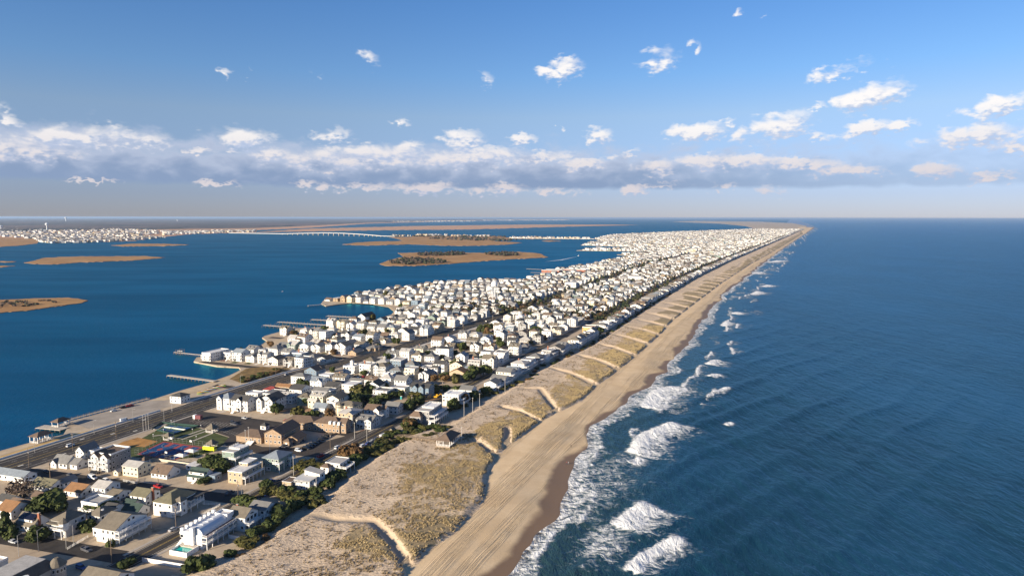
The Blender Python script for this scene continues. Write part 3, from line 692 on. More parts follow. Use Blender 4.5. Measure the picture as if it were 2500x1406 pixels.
def PX(t, X, Y):
    o = {'B5': (600, 1040, 7.03), 'B8': (300, 980, 8.333), 'B4': (320, 1080, 7.8125), 'B1': (0, 1240, 7.8125), 'B2': (0, 1100, 7.8125), 'B3': (300, 1240, 7.353), 'B6': (560, 930, 7.353), 'B7': (860, 900, 6.39), 'A': (0, 1000, 3.463), 'C3': (0, 850, 4.167), 'C5': (400, 650, 4.0167), 'C6': (900, 640, 3.905)}[t]
    return (o[0] + X / o[2], o[1] + Y / o[2])
def PG(t, X, Y, z=0.0): return P(*PX(t, X, Y), z)
stall_lines(PG('B5', 1400, 440), PG('B5', 2120, 60), 22, 5)
stall_lines(PG('B8', 1400, 395), PG('B8', 2350, 470), 14, 5); stall_lines(PG('B8', 1500, 440), PG('B8', 2150, 500), 10, 5); stall_lines(PG('B8', 2000, 580), PG('B8', 2450, 700), 8, 5)

# ---- sports courts
RED = mat('court_red', (0.34, 0.07, 0.055), 0.7, 0.15, 0.3); BLUE = mat('court_blue', (0.010, 0.06, 0.17), 0.7, 0.15, 0.3)
GREEN = mat('court_green', (0.030, 0.095, 0.060), 0.7, 0.15, 0.3); WHITEP = mat('court_line', (0.55, 0.55, 0.52), 0.7, 0.1)
def quadmap(c):
    def f(a, b_): return (c[0] * (1 - a) + c[1] * a) * (1 - b_) + (c[3] * (1 - a) + c[2] * a) * b_
    return f
def flat_part(name, pts, z, m, parent): return fill_poly(name, pts, z, m, kind=None, parent=parent)
def basketball():
    c = [P(333.6, 1108.4), P(399.6, 1077), P(498, 1091), P(425, 1124)]
    q = quadmap(c)
    root = fill_poly('basketball_court', c, 0.026, RED, kind='structure')
    def rect(name, a0, a1, b0, b1, z, m): return flat_part(name, [q(a0, b0), q(a1, b0), q(a1, b1), q(a0, b1)], z, m, root)
    def disc(name, a, b_, ra, rb, z, m, a0=0, a1=6.2832):
        return flat_part(name, [q(a + ra * math.cos(t), b_ + rb * math.sin(t)) for t in np.linspace(a0, a1, 20)[:-1 if a1 > 6 else None]], z, m, root)
    for b0, b1 in ((0.05, 0.46), (0.54, 0.95)):
        rect('court_surface', 0.04, 0.93, b0, b1, 0.032, BLUE)
        bm = (b0 + b1) / 2
        disc('centre_circle', 0.485, bm, 0.085, 0.055, 0.038, RED)
        for e0, e1, side in ((0.04, 0.22, 1), (0.93, 0.75, -1)):
            rect('key', min(e0, e1), max(e0, e1), bm - 0.055, bm + 0.055, 0.038, RED)
            disc('key_circle', e1, bm, 0.075, 0.055, 0.040, RED)
        for a in (0.30, 0.67):
            pts = [q(a + (0.0 if a < .5 else 0) + (-0.26 if a < .5 else 0.26) + (0.30 if a < .5 else -0.30) * math.cos(t), bm + 0.16 * math.sin(t)) for t in np.linspace(-1.4, 1.4, 16)]
            ribbon('court_line', pts, 0.14, 0.042, WHITEP, kind=None, parent=root)
    return q
BQ = basketball()
def tennis():
    c = [PG('B8', 700, 592), PG('B8', 945, 462), PG('B8', 1515, 515), PG('B8', 1050, 672)]
    q = quadmap(c); root = fill_poly('tennis_court', c, 0.026, GREEN, kind='structure')
    for b0, b1 in ((0.06, 0.30), (0.38, 0.62), (0.70, 0.94)):
        for a0, a1 in ((0.12, 0.40), (0.60, 0.88)):
            flat_part('court_surface', [q(a0, b0), q(a1, b0), q(a1, b1), q(a0, b1)], 0.032, BLUE, root)
        ribbon('court_line', [q(0.1, b0), q(0.9, b0)], 0.12, 0.038, WHITEP, None, root); ribbon('court_line', [q(0.1, b1), q(0.9, b1)], 0.12, 0.038, WHITEP, None, root)
    for a in (0.12, 0.88): ribbon('court_line', [q(a, 0.05), q(a, 0.95)], 0.12, 0.040, WHITEP, None, root)
    return q
TQ = tennis()
pxfill('volleyball_sand', [(286,1085),(300,1078),(336,1067.6),(367,1073.6),(386,1077),(352,1091),(310,1088)], 0.03, mat('orange_sand', (0.40, 0.20, 0.055), .95, .2, .25, .5, 1.0))
for a, b_ in ((PG('B8', 1100, 755), PG('B8', 1650, 560)), (PG('B8', 1180, 775), PG('B8', 1720, 590)), (PG('B8', 1420, 800), PG('B8', 1830, 640)), (PG('B8', 600, 700), PG('B8', 960, 660))):
    ribbon('park_path', [a, b_], 1.5, 0.03, CONC)
# ------------------------------------------------------------------ building library
WALLS = {'white': wallmat('white_clapboard', (0.72, 0.705, 0.675)), 'cream': wallmat('cream_clapboard', (0.66, 0.58, 0.42)), 'lgrey': wallmat('pale_grey_clapboard', (0.52, 0.52, 0.51)),
  'grey': wallmat('grey_shingle', (0.27, 0.26, 0.25), 0.3, 0.8, True), 'blue': wallmat('blue_grey_clapboard', (0.16, 0.22, 0.28)), 'green': wallmat('sage_green_clapboard', (0.20, 0.26, 0.22)),
  'tan': wallmat('tan_clapboard', (0.42, 0.33, 0.22)), 'cedar': wallmat('cedar_shingle', (0.34, 0.25, 0.16), 0.3, 0.8, True), 'offwhite': wallmat('off_white_clapboard', (0.60, 0.595, 0.58)), 'ivory': wallmat('ivory_clapboard', (0.66, 0.62, 0.54)), 'yellow': wallmat('yellow_clapboard', (0.68, 0.55, 0.26)), 'orange': wallmat('orange_stucco', (0.62, 0.36, 0.10)),
  'brick': mat('red_brick', (0.30, 0.115, 0.07), .85, .25, 1.5, .3, 6.0), 'brown': wallmat('brown_shingle', (0.17, 0.12, 0.085), 0.3, 0.8, True), 'dgrey': wallmat('charcoal_clapboard', (0.10, 0.10, 0.105)), 'tanbrick': mat('tan_brick', (0.33, 0.235, 0.155), .85, .18, 1.2, .3, 6.0)}
WALLWORD = {'offwhite': 'off-white', 'ivory': 'ivory', 'white': 'white', 'cream': 'cream', 'lgrey': 'pale grey', 'grey': 'grey shingled', 'blue': 'blue-grey', 'green': 'sage green', 'tan': 'tan', 'cedar': 'cedar shingled', 'yellow': 'yellow', 'brown': 'brown shingled'}
ROOFS = {'tan': roofmat('tan_shingle_roof', (0.175, 0.15, 0.115)), 'grey': roofmat('grey_shingle_roof', (0.185, 0.18, 0.172)), 'dark': roofmat('charcoal_shingle_roof', (0.07, 0.068, 0.066)), 'brown': roofmat('brown_shingle_roof', (0.155, 0.11, 0.08)),
  'light': roofmat('pale_grey_roof', (0.42, 0.40, 0.37)), 'red': roofmat('red_roof', (0.23, 0.045, 0.04)), 'orange': roofmat('orange_brown_roof', (0.25, 0.135, 0.065)), 'olive': roofmat('olive_roof', (0.17, 0.155, 0.10)), 'white': roofmat('white_membrane_roof', (0.66, 0.64, 0.61)), 'bluegrey': roofmat('blue_grey_roof', (0.22, 0.25, 0.28)), 'darkgreen': roofmat('dark_green_roof', (0.045, 0.07, 0.06))}
ROOFWORD = {'tan': 'tan', 'grey': 'grey', 'dark': 'charcoal', 'brown': 'brown', 'light': 'pale grey', 'red': 'red', 'orange': 'orange-brown', 'olive': 'olive', 'white': 'white', 'bluegrey': 'blue-grey', 'darkgreen': 'dark green'}
TRIM = mat('white_trim', (0.73, 0.715, 0.69), 0.5, 0.05, 1.0)
DECKM = mat('deck_boards', (0.36, 0.30, 0.24), 0.8, 0.2, 1.5)
WOOD = mat('weathered_wood', (0.27, 0.205, 0.145), 0.85, 0.25, 1.2)
BRICKM = mat('chimney_brick', (0.28, 0.105, 0.06), 0.85, 0.25, 2.0)
GARAGE = mat('garage_door', (0.62, 0.60, 0.57), 0.6, 0.06, 1.0)
SHADEM = mat('opening_shade', (0.03, 0.03, 0.032), 0.8, 0.1)  # flat dark colour painting in the shade of open garages
def glass():
    m, k, b = principled('window_glass'); b.inputs['Base Color'].default_value = (0.018, 0.024, 0.032, 1); b.inputs['Roughness'].default_value = 0.12; b.inputs['Specular IOR Level'].default_value = 0.5
    return m
GLASS = glass()
class MB:
    """collects simple solids, then links them as ONE mesh object"""
    def __init__(s): s.v = []; s.f = []
    def box(s, x0, x1, y0, y1, z0, z1):
        i = len(s.v); s.v += [(x0, y0, z0), (x1, y0, z0), (x1, y1, z0), (x0, y1, z0), (x0, y0, z1), (x1, y0, z1), (x1, y1, z1), (x0, y1, z1)]
        s.f += [(i, i + 3, i + 2, i + 1), (i + 4, i + 5, i + 6, i + 7), (i, i + 1, i + 5, i + 4), (i + 1, i + 2, i + 6, i + 5), (i + 2, i + 3, i + 7, i + 6), (i + 3, i, i + 4, i + 7)]; return s
    def poly(s, pts, faces): i = len(s.v); s.v += pts; s.f += [tuple(i + k for k in f) for f in faces]; return s
    def cyl(s, x, y, z0, z1, r0, r1=None, n=8):
        r1 = r0 if r1 is None else r1; i = len(s.v)
        for z, r in ((z0, r0), (z1, r1)):
            s.v += [(x + r * math.cos(6.28319 * k / n), y + r * math.sin(6.28319 * k / n), z) for k in range(n)]
        s.f += [(i + k, i + (k + 1) % n, i + n + (k + 1) % n, i + n + k) for k in range(n)]
        s.f += [tuple(i + n + k for k in range(n)), tuple(i + n - 1 - k for k in range(n))]; return s
    def bar(s, a, b, r, n=4):
        """a bar between two points"""
        a, b = Vector(a), Vector(b); d = (b - a).normalized(); up = Vector((0, 0, 1)) if abs(d.z) < .95 else Vector((1, 0, 0))
        x = d.cross(up).normalized(); y = d.cross(x); i = len(s.v)
        for p in (a, b): s.v += [tuple(p + (x * math.cos(6.28319 * (k + .5) / n) + y * math.sin(6.28319 * (k + .5) / n)) * r) for k in range(n)]
        s.f += [(i + k, i + n + k, i + n + (k + 1) % n, i + (k + 1) % n) for k in range(n)]
        s.f += [tuple(i + n - 1 - k for k in range(n))[::-1], tuple(i + n + k for k in range(n))[::-1]]; return s
    def build(s, name, m, parent=None, kind=None, smooth=False): return mesh_obj(name, s.v, s.f, m, parent, smooth, kind)
def empty(name, u, v, rot=0.0, z=0.0):
    o = bpy.data.objects.new(name, None); COL.objects.link(o); o.empty_display_size = 1
    o.location = W(u, v, z); o.rotation_euler = (0, 0, -TH + R(rot)); return o
def emptyP(name, p, rot=0.0):
    u, v = UV(p); return empty(name, u, v, rot, p[2])
_unit = {}
def unit_mesh(key, m, y0, y1):
    if key not in _unit:
        me = bpy.data.meshes.new(key); b = MB().box(-.5, .5, y0, y1, 0, 1); me.from_pydata(b.v, [], b.f); me.materials.append(m); _unit[key] = me
    return _unit[key]
FROT = {'s': 0.0, 'e': math.pi / 2, 'n': math.pi, 'w': -math.pi / 2}
def place_face(o, face, c, pos, z, w, h):
    """put a thin piece on a wall: face letter, coordinate along the wall, plane position"""
    o.location = (c, pos, z) if face in 'sn' else (pos, c, z)
    o.rotation_euler = (0, 0, FROT[face]); o.scale = (w, 1, h)
def window(parent, face, c, pos, z, w=1.1, h=1.4):
    o = bpy.data.objects.new('window', unit_mesh('window', TRIM, -0.06, 0.02)); COL.objects.link(o); o.parent = parent; place_face(o, face, c, pos, z, w, h)
    g = bpy.data.objects.new('pane', unit_mesh('pane', GLASS, -0.075, 0.0)); COL.objects.link(g); g.parent = o
    g.location = (0, 0, 0.10); g.scale = (0.80, 1, 0.80); return o
def panel(parent, name, face, c, pos, z, w, h, m):
    o = bpy.data.objects.new(name, unit_mesh(name + m.name, m, -0.05, 0.02)); COL.objects.link(o); o.parent = parent; place_face(o, face, c, pos, z, w, h); return o
def rail_pts(mb, pts, z, h=1.0, dense=True):
    for a, b in zip(pts[:-1], pts[1:]):
        L = math.hypot(b[0] - a[0], b[1] - a[1]); 
        if L < .2: continue
        dx, dy = (b[0] - a[0]) / L, (b[1] - a[1]) / L
        def bx(t0, t1, w, z0, z1):
            p, q = (a[0] + dx * t0, a[1] + dy * t0), (a[0] + dx * t1, a[1] + dy * t1)
            ox, oy = abs(dy) * w / 2 + .001, abs(dx) * w / 2 + .001
            mb.box(min(p[0], q[0]) - ox, max(p[0], q[0]) + ox, min(p[1], q[1]) - oy, max(p[1], q[1]) + oy, z0, z1)
        bx(0, L, .12, z + h - .12, z + h); bx(0, L, .06, z + .08, z + .18)
        n = max(1, int(L / 1.9))
        for i in range(n + 1): bx(max(0, L * i / n - .08), min(L, L * i / n + .08), .16, z, z + h + .05)
        m = int(L / (0.42 if dense else 0.8))
        for i in range(m): t = L * (i + .5) / m; bx(t - .05, t + .05, .05, z + .1, z + h - .1)
def gable(parent, x0, x1, y0, y1, z, rise, axis, rm, wm, oh=.4, t=.22):
    if axis == 'x': a0, a1, b0, b1 = x0, x1, y0, y1; mp = lambda a, b, z_: (a, b, z_)
    else: a0, a1, b0, b1 = y0, y1, x0, x1; mp = lambda a, b, z_: (b, a, z_)
    bm = (b0 + b1) / 2; dr = rise / (bm - b0) * oh
    prof = [(b0 - oh, z - dr + t), (bm, z + rise + t), (b1 + oh, z - dr + t), (b1 + oh, z - dr), (bm, z + rise), (b0 - oh, z - dr)]
    mb = MB(); v = [mp(a0 - oh, b, q) for b, q in prof] + [mp(a1 + oh, b, q) for b, q in prof]
    f = [(i, (i + 1) % 6, (i + 1) % 6 + 6, i + 6) for i in range(6)] + [(5, 4, 1, 0), (4, 3, 2, 1), (6, 7, 10, 11), (7, 8, 9, 10)]
    if axis == 'x': f = [tuple(reversed(q)) for q in f]
    mb.poly(v, f); r = mb.build('roof', ROOFS[rm], parent)
    g = MB(); tri = [mp(a, b, q) for a in (a0, a1) for b, q in ((b0, z), (b1, z), (bm, z + rise))]
    g.poly(tri, [(0, 1, 2), (5, 4, 3), (0, 2, 5, 3), (2, 1, 4, 5)]); g.build('gable', WALLS[wm], parent)
    return r
def hip(parent, x0, x1, y0, y1, z, rise, rm, oh=.5, t=.2):
    x0 -= oh; x1 += oh; y0 -= oh; y1 += oh; w, d = x1 - x0, y1 - y0
    if w >= d: r0, r1 = (x0 + d / 2, (y0 + y1) / 2), (x1 - d / 2, (y0 + y1) / 2)
    else: r0, r1 = ((x0 + x1) / 2, y0 + w / 2), ((x0 + x1) / 2, y1 - w / 2)
    if abs(w - d) < .3: r1 = (r1[0] + .02, r1[1] + .02)
    v = [(x0, y0, z), (x1, y0, z), (x1, y1, z), (x0, y1, z), (x0, y0, z - t), (x1, y0, z - t), (x1, y1, z - t), (x0, y1, z - t), (*r0, z + rise), (*r1, z + rise)]
    f = [(4, 5, 1, 0), (5, 6, 2, 1), (6, 7, 3, 2), (7, 4, 0, 3), (7, 6, 5, 4)]
    f += [(0, 1, 9, 8), (1, 2, 9), (2, 3, 8, 9), (3, 0, 8)] if w >= d else [(0, 1, 8), (1, 2, 9, 8), (2, 3, 9), (3, 0, 8, 9)]
    return MB().poly(v, f).build('roof', ROOFS[rm], parent)
def flat(parent, x0, x1, y0, y1, z, rm, para=.45, oh=.12, pm=None):
    r = MB().box(x0 - oh, x1 + oh, y0 - oh, y1 + oh, z, z + .18).build('roof', ROOFS[rm], parent)
    if para:
        mb = MB(); t = .22; x0 -= oh - .03; x1 += oh - .03; y0 -= oh - .03; y1 += oh - .03; a, b = z + .183, z + .18 + para
        mb.box(x0, x1, y0, y0 + t, a, b).box(x0, x1, y1 - t, y1, a, b).box(x0, x0 + t, y0 + t, y1 - t, a, b).box(x1 - t, x1, y0 + t, y1 - t, a, b)
        mb.build('parapet', pm or TRIM, parent)
    return r
def deck(parent, x0, x1, y0, y1, z, sides='se', posts=True, dense=True, zb=0.0, col=None):
    d = MB().box(x0, x1, y0, y1, z - .3, z).build('deck', TRIM, parent)
    mb = MB(); e = .09
    if 's' in sides: rail_pts(mb, [(x0 + e, y0 + e), (x1 - e, y0 + e)], z, dense=dense)
    if 'e' in sides: rail_pts(mb, [(x1 - e, y0 + e), (x1 - e, y1 - e)], z, dense=dense)
    if 'n' in sides: rail_pts(mb, [(x0 + e, y1 - e), (x1 - e, y1 - e)], z, dense=dense)
    if 'w' in sides: rail_pts(mb, [(x0 + e, y0 + e), (x0 + e, y1 - e)], z, dense=dense)
    if mb.v: mb.build('railing', TRIM, parent)
    if posts and z > 1:
        if x1 - x0 > y1 - y0: q = [(x, y) for x in np.linspace(x0 + .2, x1 - .2, max(2, int((x1 - x0) / 3.2) + 1)) for y in ([y0 + .2] if 's' in sides else [y1 - .2])]
        else: q = [(x1 - .2 if 'e' in sides else x0 + .2, y) for y in np.linspace(y0 + .2, y1 - .2, max(2, int((y1 - y0) / 3.2) + 1))]
        for x, y in q: MB().box(x - .13, x + .13, y - .13, y + .13, zb, z - .3).build('post', TRIM, parent)
    return d
def windows_on(parent, x0, x1, y0, y1, z0, h, detail, faces='se', dens=1.0, rng=random, first=None, skip=0):
    """rows of windows, storey by storey; single objects near, one joined piece further off"""
    st = max(1, int(round(h / 2.8))); sh = h / st; fr = MB(); gl = MB()
    for face in faces:
        L = (x1 - x0) if face in 'sn' else (y1 - y0); n = max(1, int(L / 2.6 * dens)); base = x0 if face in 'sn' else y0
        pos = {'s': y0, 'n': y1, 'e': x1, 'w': x0}[face]
        for s in range(skip, st):
            for i in range(n):
                if n > 2 and rng.random() < .15: continue
                c = base + L * (i + .5) / n; z = z0 + s * sh + sh * .34; w = rng.choice((.9, 1.0, 1.3, 1.7)); hh = min(1.45, sh * .5)
                if detail >= 2: window(parent, face, c, pos, z, w, hh)
                else:
                    a, b = .04, .07
                    if face in 'sn':
                        sg = -1 if face == 's' else 1
                        fr.box(c - w / 2, c + w / 2, *sorted((pos, pos + sg * a)), z, z + hh); gl.box(c - w / 2 + .1, c + w / 2 - .1, *sorted((pos, pos + sg * b)), z + .1, z + hh - .1)
                    else:
                        sg = 1 if face == 'e' else -1
                        fr.box(*sorted((pos, pos + sg * a)), c - w / 2, c + w / 2, z, z + hh); gl.box(*sorted((pos, pos + sg * b)), c - w / 2 + .1, c + w / 2 - .1, z + .1, z + hh - .1)
    if detail < 2 and fr.v:
        o = fr.build('window_trim', TRIM, parent, 'stuff'); gl.build('window_glass', GLASS, parent, 'stuff')
def block(root, x0, x1, y0, y1, z0, z1, roof, axis, rise, wm, rm, detail=2, faces='se', dens=1.0, rng=random, oh=.4, skip=0):
    MB().box(x0, x1, y0, y1, z0, z1).build('wall', WALLS[wm], root)
    if detail: windows_on(root, x0, x1, y0, y1, z0, z1 - z0, detail, faces, dens, rng, skip=skip)
    if roof == 'g': return gable(root, x0, x1, y0, y1, z1, rise, axis, rm, wm, oh)
    if roof == 'h': return hip(root, x0, x1, y0, y1, z1 + .2, rise, rm, oh)
    if roof == 'f': return flat(root, x0, x1, y0, y1, z1, rm, rise)
    if roof == 's':   # single slope, high side to the west
        v = [(x0 - oh, y0 - oh, z1 + rise), (x1 + oh, y0 - oh, z1), (x1 + oh, y1 + oh, z1), (x0 - oh, y1 + oh, z1 + rise)]
        v += [(a, b, c - .2) for a, b, c in v]
        r = MB().poly([(a, b, c + .2) for a, b, c in v], [(0, 1, 2, 3), (7, 6, 5, 4), (4, 5, 1, 0), (5, 6, 2, 1), (6, 7, 3, 2), (7, 4, 0, 3)]).build('roof', ROOFS[rm], root)
        MB().poly([(x0, y0, z1), (x1, y0, z1), (x0, y0, z1 + rise), (x0, y1, z1), (x1, y1, z1), (x0, y1, z1 + rise)], [(0, 1, 2), (3, 5, 4), (0, 2, 5, 3), (1, 4, 5, 2)]).build('gable', WALLS[wm], root)
        return r
def chimney(root, x, y, z0, z1, w=1.1, d=.7): 
    c = MB().box(x - w / 2, x + w / 2, y - d / 2, y + d / 2, z0, z1).build('chimney', BRICKM, root); MB().box(x - w / 2 - .08, x + w / 2 + .08, y - d / 2 - .08, y + d / 2 + .08, z1, z1 + .15).build('cap', CONC, c)
def stairs(root, x0, x1, ytop, ybot, ztop, zb=0.0, m=None):
    """outside stairs running along y"""
    n = max(3, int((ztop - zb) / .3)); mb = MB()
    for i in range(n):
        t0, t1 = i / n, (i + 1) / n; ya, yb = ytop + (ybot - ytop) * t0, ytop + (ybot - ytop) * t1
        z = ztop - (ztop - zb) * t1; mb.box(x0, x1, min(ya, yb), max(ya, yb), z, z + .3)
    return mb.build('stairs', m or TRIM, root)
OCC = []                          # ground already taken: u0, u1, v0, v1
def taken(u0, u1, v0, v1, m=0.0): return any(u0 < b + m and u1 > a - m and v0 < d + m and v1 > c - m for a, b, c, d in OCC)
GROUPS = {}
def house_root(label, u, v, w, d, rot=0.0, cat='house', name='house', group=None):
    """u, v: the south-east ground corner; returns an Empty at the middle of the footprint"""
    o = empty(name, u + d / 2, v - w / 2, rot); prop(o, label, cat, group); OCC.append((u, u + d, v - w, v)); return o
def hero(label, u, v, w, d, h, roof='g', axis='x', rise=2.2, wall='white', rm='grey', z0=0.0, dens=1.0, faces='se', wings=(), decks=(), rot=0.0, name='house', chim=None, oh=.4, garage=(), skip=0, cat='house', stair=()):
    o = house_root(label, u, v, w, d, rot, cat, name); X, Y = w / 2, -d / 2          # X,Y: the south-east corner in local axes
    block(o, X - w, X, Y, Y + d, z0, h, roof, axis, rise, wall, rm, 2, faces, dens, oh=oh, skip=skip)
    if z0 > .5:
        for a in np.linspace(X - w + .3, X - .3, 4):
            for b in np.linspace(Y + .3, Y + d - .3, 4): MB().box(a - .15, a + .15, b - .15, b + .15, 0, z0).build('piling', TRIM, o)
    for g in wings:
        dx, dy, ww, dd, z_0, z_1, rf, ax, rs, wl, rmm = g[:11]
        block(o, X + dx - ww, X + dx, Y + dy, Y + dy + dd, z_0, z_1, rf, ax, rs, wl, rmm, 2, 'se' if len(g) < 12 else g[11], dens)
        if z_0 < 1: OCC.append((u + dy, u + dy + dd, v + dx - ww, v + dx))
    for k in decks:
        dx0, dx1, dy0, dy1, z, sides = k[:6]; deck(o, X + dx0, X + dx1, Y + dy0, Y + dy1, z, sides, len(k) < 7, zb=0 if len(k) < 8 else k[7])
    if chim: chimney(o, X + chim[0], Y + chim[1], chim[2], chim[3])
    for face, c, z, ww, hh in garage: panel(o, 'garage_door', face, (X if face in 'sn' else Y) + c, Y if face == 's' else X, z, ww, hh, GARAGE)
    for s_ in stair: stairs(o, X + s_[0], X + s_[1], Y + s_[2], Y + s_[3], s_[4])
    return o
# ------------------------------------------------------------------ houses one can tell apart, placed from the photograph
RT = 5.0
def H(*a, **k): k.setdefault('rot', RT); return hero(*a, **k)
# --- west of the ocean street, first block
o = H('white and tan hip-roofed house with corner turret and arched porch on posts', 191.4, -289.9, 8.2, 10, 7.0, 'h', 'x', 2.6, 'lgrey', 'tan', z0=0.0, dens=.9,
      decks=[(-8.2, 0, -2.2, 0, 3.9, 's')], garage=[('s', -5.6, .1, 2.6, 2.3), ('s', -2.2, .1, 2.6, 2.3)])
MB().box(-4.3, 4.1, -7.2, -5.0, 6.2, 6.6).build('porch_roof', ROOFS['tan'], o); MB().cyl(3.6, -5.4, 3.9, 7.2, 2.0, 2.0, 8).build('turret', WALLS['white'], o); MB().cyl(3.6, -5.4, 7.2, 9.2, 2.4, .05, 8).build('turret_roof', ROOFS['tan'], o)
for i in range(5): window(o, 's', 2.4 + i * .6, -7.4, 4.9, .5, 1.1)
o = H('big white house with tan hip roof and two long ocean-side decks', 195.2, -264.5, 10.5, 17, 6.2, 'g', 'x', 3.6, 'white', 'tan',
      decks=[(0, 2.6, -.4, 17, 5.2, 'se'), (0, 2.6, -.4, 17, 2.7, 'sen')], wings=[(-10.5, 3, 5.5, 7, 0, 3.2, 'f', 'x', .5, 'white', 'light')])
for i in range(2): window(o, 'e', -1.2 + i * 2.4, 5.27, 7.2, 1.4, 1.3)
o = H('white storey-and-a-half cottage with solar panels on a long dormer and brick chimney', 188.8, -308, 10.9, 8.5, 2.8, 'g', 'x', 3.9, 'white', 'tan', chim=(.3, 3.0, 0, 8.0))
MB().box(-4.2, 4.0, -3.2, .2, 3.6, 5.2).build('dormer', WALLS['white'], o); windows_on(o, -4.2, 4.0, -3.2, .2, 3.4, 2.0, 2, 's')
MB().poly([(-4.4, -3.5, 5.2), (4.2, -3.5, 5.2), (4.2, .4, 6.8), (-4.4, .4, 6.8), (-4.4, -3.5, 5.35), (4.2, -3.5, 5.35), (4.2, .4, 6.95), (-4.4, .4, 6.95)], [(4, 5, 6, 7), (0, 1, 5, 4), (1, 2, 6, 5), (3, 0, 4, 7), (3, 2, 1, 0)]).build('solar_panel', mat('solar_panel', (0.012, 0.014, 0.03), .2, .1), o)
o = H('pale grey house with hip roof and a small round white dormer', 203.2, -284.0, 7.4, 9, 5.8, 'h', 'x', 2.4, 'lgrey', 'tan')
MB().cyl(1.6, -1.2, 6.2, 7.6, .9, .7, 10).build('dormer', TRIM, o)
o = H('white flat-roofed house with curved rooftop terrace beside the dark-roofed garage', 212, -297.5, 10, 9, 5.0, 'f', 'x', .9, 'white', 'light', decks=[(-10, 0, -2, 0, 2.8, 's')])
H('small white house with a single dark gable roof behind the hip-roofed house', 211, -287.5, 6, 9, 4.0, 'g', 'x', 2.2, 'white', 'dark')
H('white cottage with bright orange roof half hidden by a pine', 193.4, -330.1, 9, 9.5, 4.2, 'g', 'x', 2.8, 'white', 'orange')
p = P(140, 1374, 8.5); uN, vN = UV(p)
o = H('grey shingled mansion with mansard roof, flat pale top and round corner tower', uN - 24, vN + 1, 17, 24, 7.6, 'f', 'x', .0, 'grey', 'light', dens=1.2, decks=[(0, 2.4, -1, 20, 4.2, 'se')])
MB().poly([(-9.2, -12.6, 7.7), (9.2, -12.6, 7.7), (9.2, 12.6, 7.7), (-9.2, 12.6, 7.7), (-5, -8, 10.4), (5, -8, 10.4), (5, 9.5, 10.4), (-5, 9.5, 10.4)], [(0, 1, 5, 4), (1, 2, 6, 5), (2, 3, 7, 6), (3, 0, 4, 7)]).build('mansard_roof', ROOFS['brown'], o)
MB().box(-5.05, 5.05, -8.05, 9.55, 10.4, 10.6).build('roof', ROOFS['light'], o)
MB().cyl(8.0, 11.4, 0, 8.0, 3.0, 3.0, 14).build('tower', WALLS['grey'], o); MB().cyl(8.0, 11.4, 8.0, 10.6, 3.5, .8, 14).build('tower_roof', ROOFS['tan'], o)
for k in range(9):
    a = R(-110 + k * 25); w_ = window(o, 's', 8.0 + 3.02 * math.cos(a), 11.4 + 3.02 * math.sin(a), 5.6, 1.0, 1.5); w_.rotation_euler = (0, 0, a + math.pi / 2)
MB().cyl(8.2, -1, 8.2, 9.6, 1.5, 1.2, 10).build('dormer', TRIM, o); panel(o, 'arched_window', 's', 8.2, -2.5, 8.3, 1.6, 1.0, GLASS)
p = P(262, 1398, 6.0); u_, v_ = UV(p)
o = H('tan-roofed beach house with big arched ocean window beyond the white fence', u_ - 8, v_ + 9, 15, 12, 5.6, 'g', 'x', 3.2, 'white', 'tan', wings=[(-6, -4, 7, 6, 0, 5.0, 'g', 'y', 2.4, 'white', 'tan')], decks=[(0, 3, 0, 10, 3.6, 'sen')])
for i in range(3): window(o, 'e', -2.6 + i * 2.6, 7.52, 5.0 if i != 1 else 5.4, 1.9, 1.8)
p = P(0, 1366, 6.0); u_, v_ = UV(p)
H('grey house corner with a blue-white rooftop deck facing the shaded street', u_ - 9, v_ + 3, 10, 10, 6, 'f', 'x', .8, 'lgrey', 'light', decks=[(0, 2, 0, 10, 3, 'se')])
# --- second row, along the shaded cross street
H('long low white building with blue-grey roof and open end porch near the boulevard', 224, -370.5, 22, 7.5, 3.2, 'g', 'x', 1.9, 'white', 'bluegrey', dens=.8, decks=[(0, 2.5, 0, 7.5, .6, 'se')])
H('white ranch house with olive roof and rear wing', 222, -346, 13, 8.5, 2.7, 'g', 'x', 2.3, 'white', 'olive', wings=[(1.8, 6, 6, 8, 0, 2.6, 'g', 'y', 1.6, 'white', 'grey')], oh=.6)
H('white ranch house with orange-brown roof beside the parked white cars', 223.1, -324.3, 11, 9, 2.8, 'g', 'x', 2.5, 'white', 'orange', wings=[(3, 6.5, 5, 7, 0, 2.6, 'g', 'y', 1.4, 'white', 'brown')])
H('two-storey white house with pale grey roof and low south lean-to', 227, -312.3, 8.5, 9, 5.2, 'g', 'x', 2.0, 'white', 'light', wings=[(-1, -5, 6, 5, 0, 2.6, 'g', 'y', 1.2, 'white', 'light')])
H('low white cottage with pale roof wedged beside the two-storey white house', 226.3, -304.0, 6, 9, 2.8, 'g', 'x', 1.7, 'white', 'tan')
H('white two-storey house with olive roof and tall brick chimney on its end wall', 227.8, -285.4, 9.5, 9, 4.9, 'g', 'x', 2.2, 'white', 'olive', chim=(.45, 4.2, 0, 8.2), wings=[(-3, -4.5, 6, 4.5, 0, 2.7, 'g', 'x', 1.4, 'white', 'darkgreen')])
o = H('large white house with several olive hip roofs and a columned ocean porch', 223.6, -263.5, 11, 15, 6.6, 'h', 'x', 2.8, 'white', 'olive', z0=.0, wings=[(-7, 10, 7, 8, 0, 5.6, 'h', 'x', 1.8, 'white', 'olive'), (2.2, 3, 4, 4, 0, 6.8, 'h', 'x', 1.6, 'white', 'tan')], decks=[(0, 3.4, 8, 17, 2.8, 'en'), (0, 2.6, -1.2, 3, 2.6, 'se')], garage=[('s', -8, .1, 2.6, 2.2), ('s', -4.6, .1, 2.6, 2.2)])
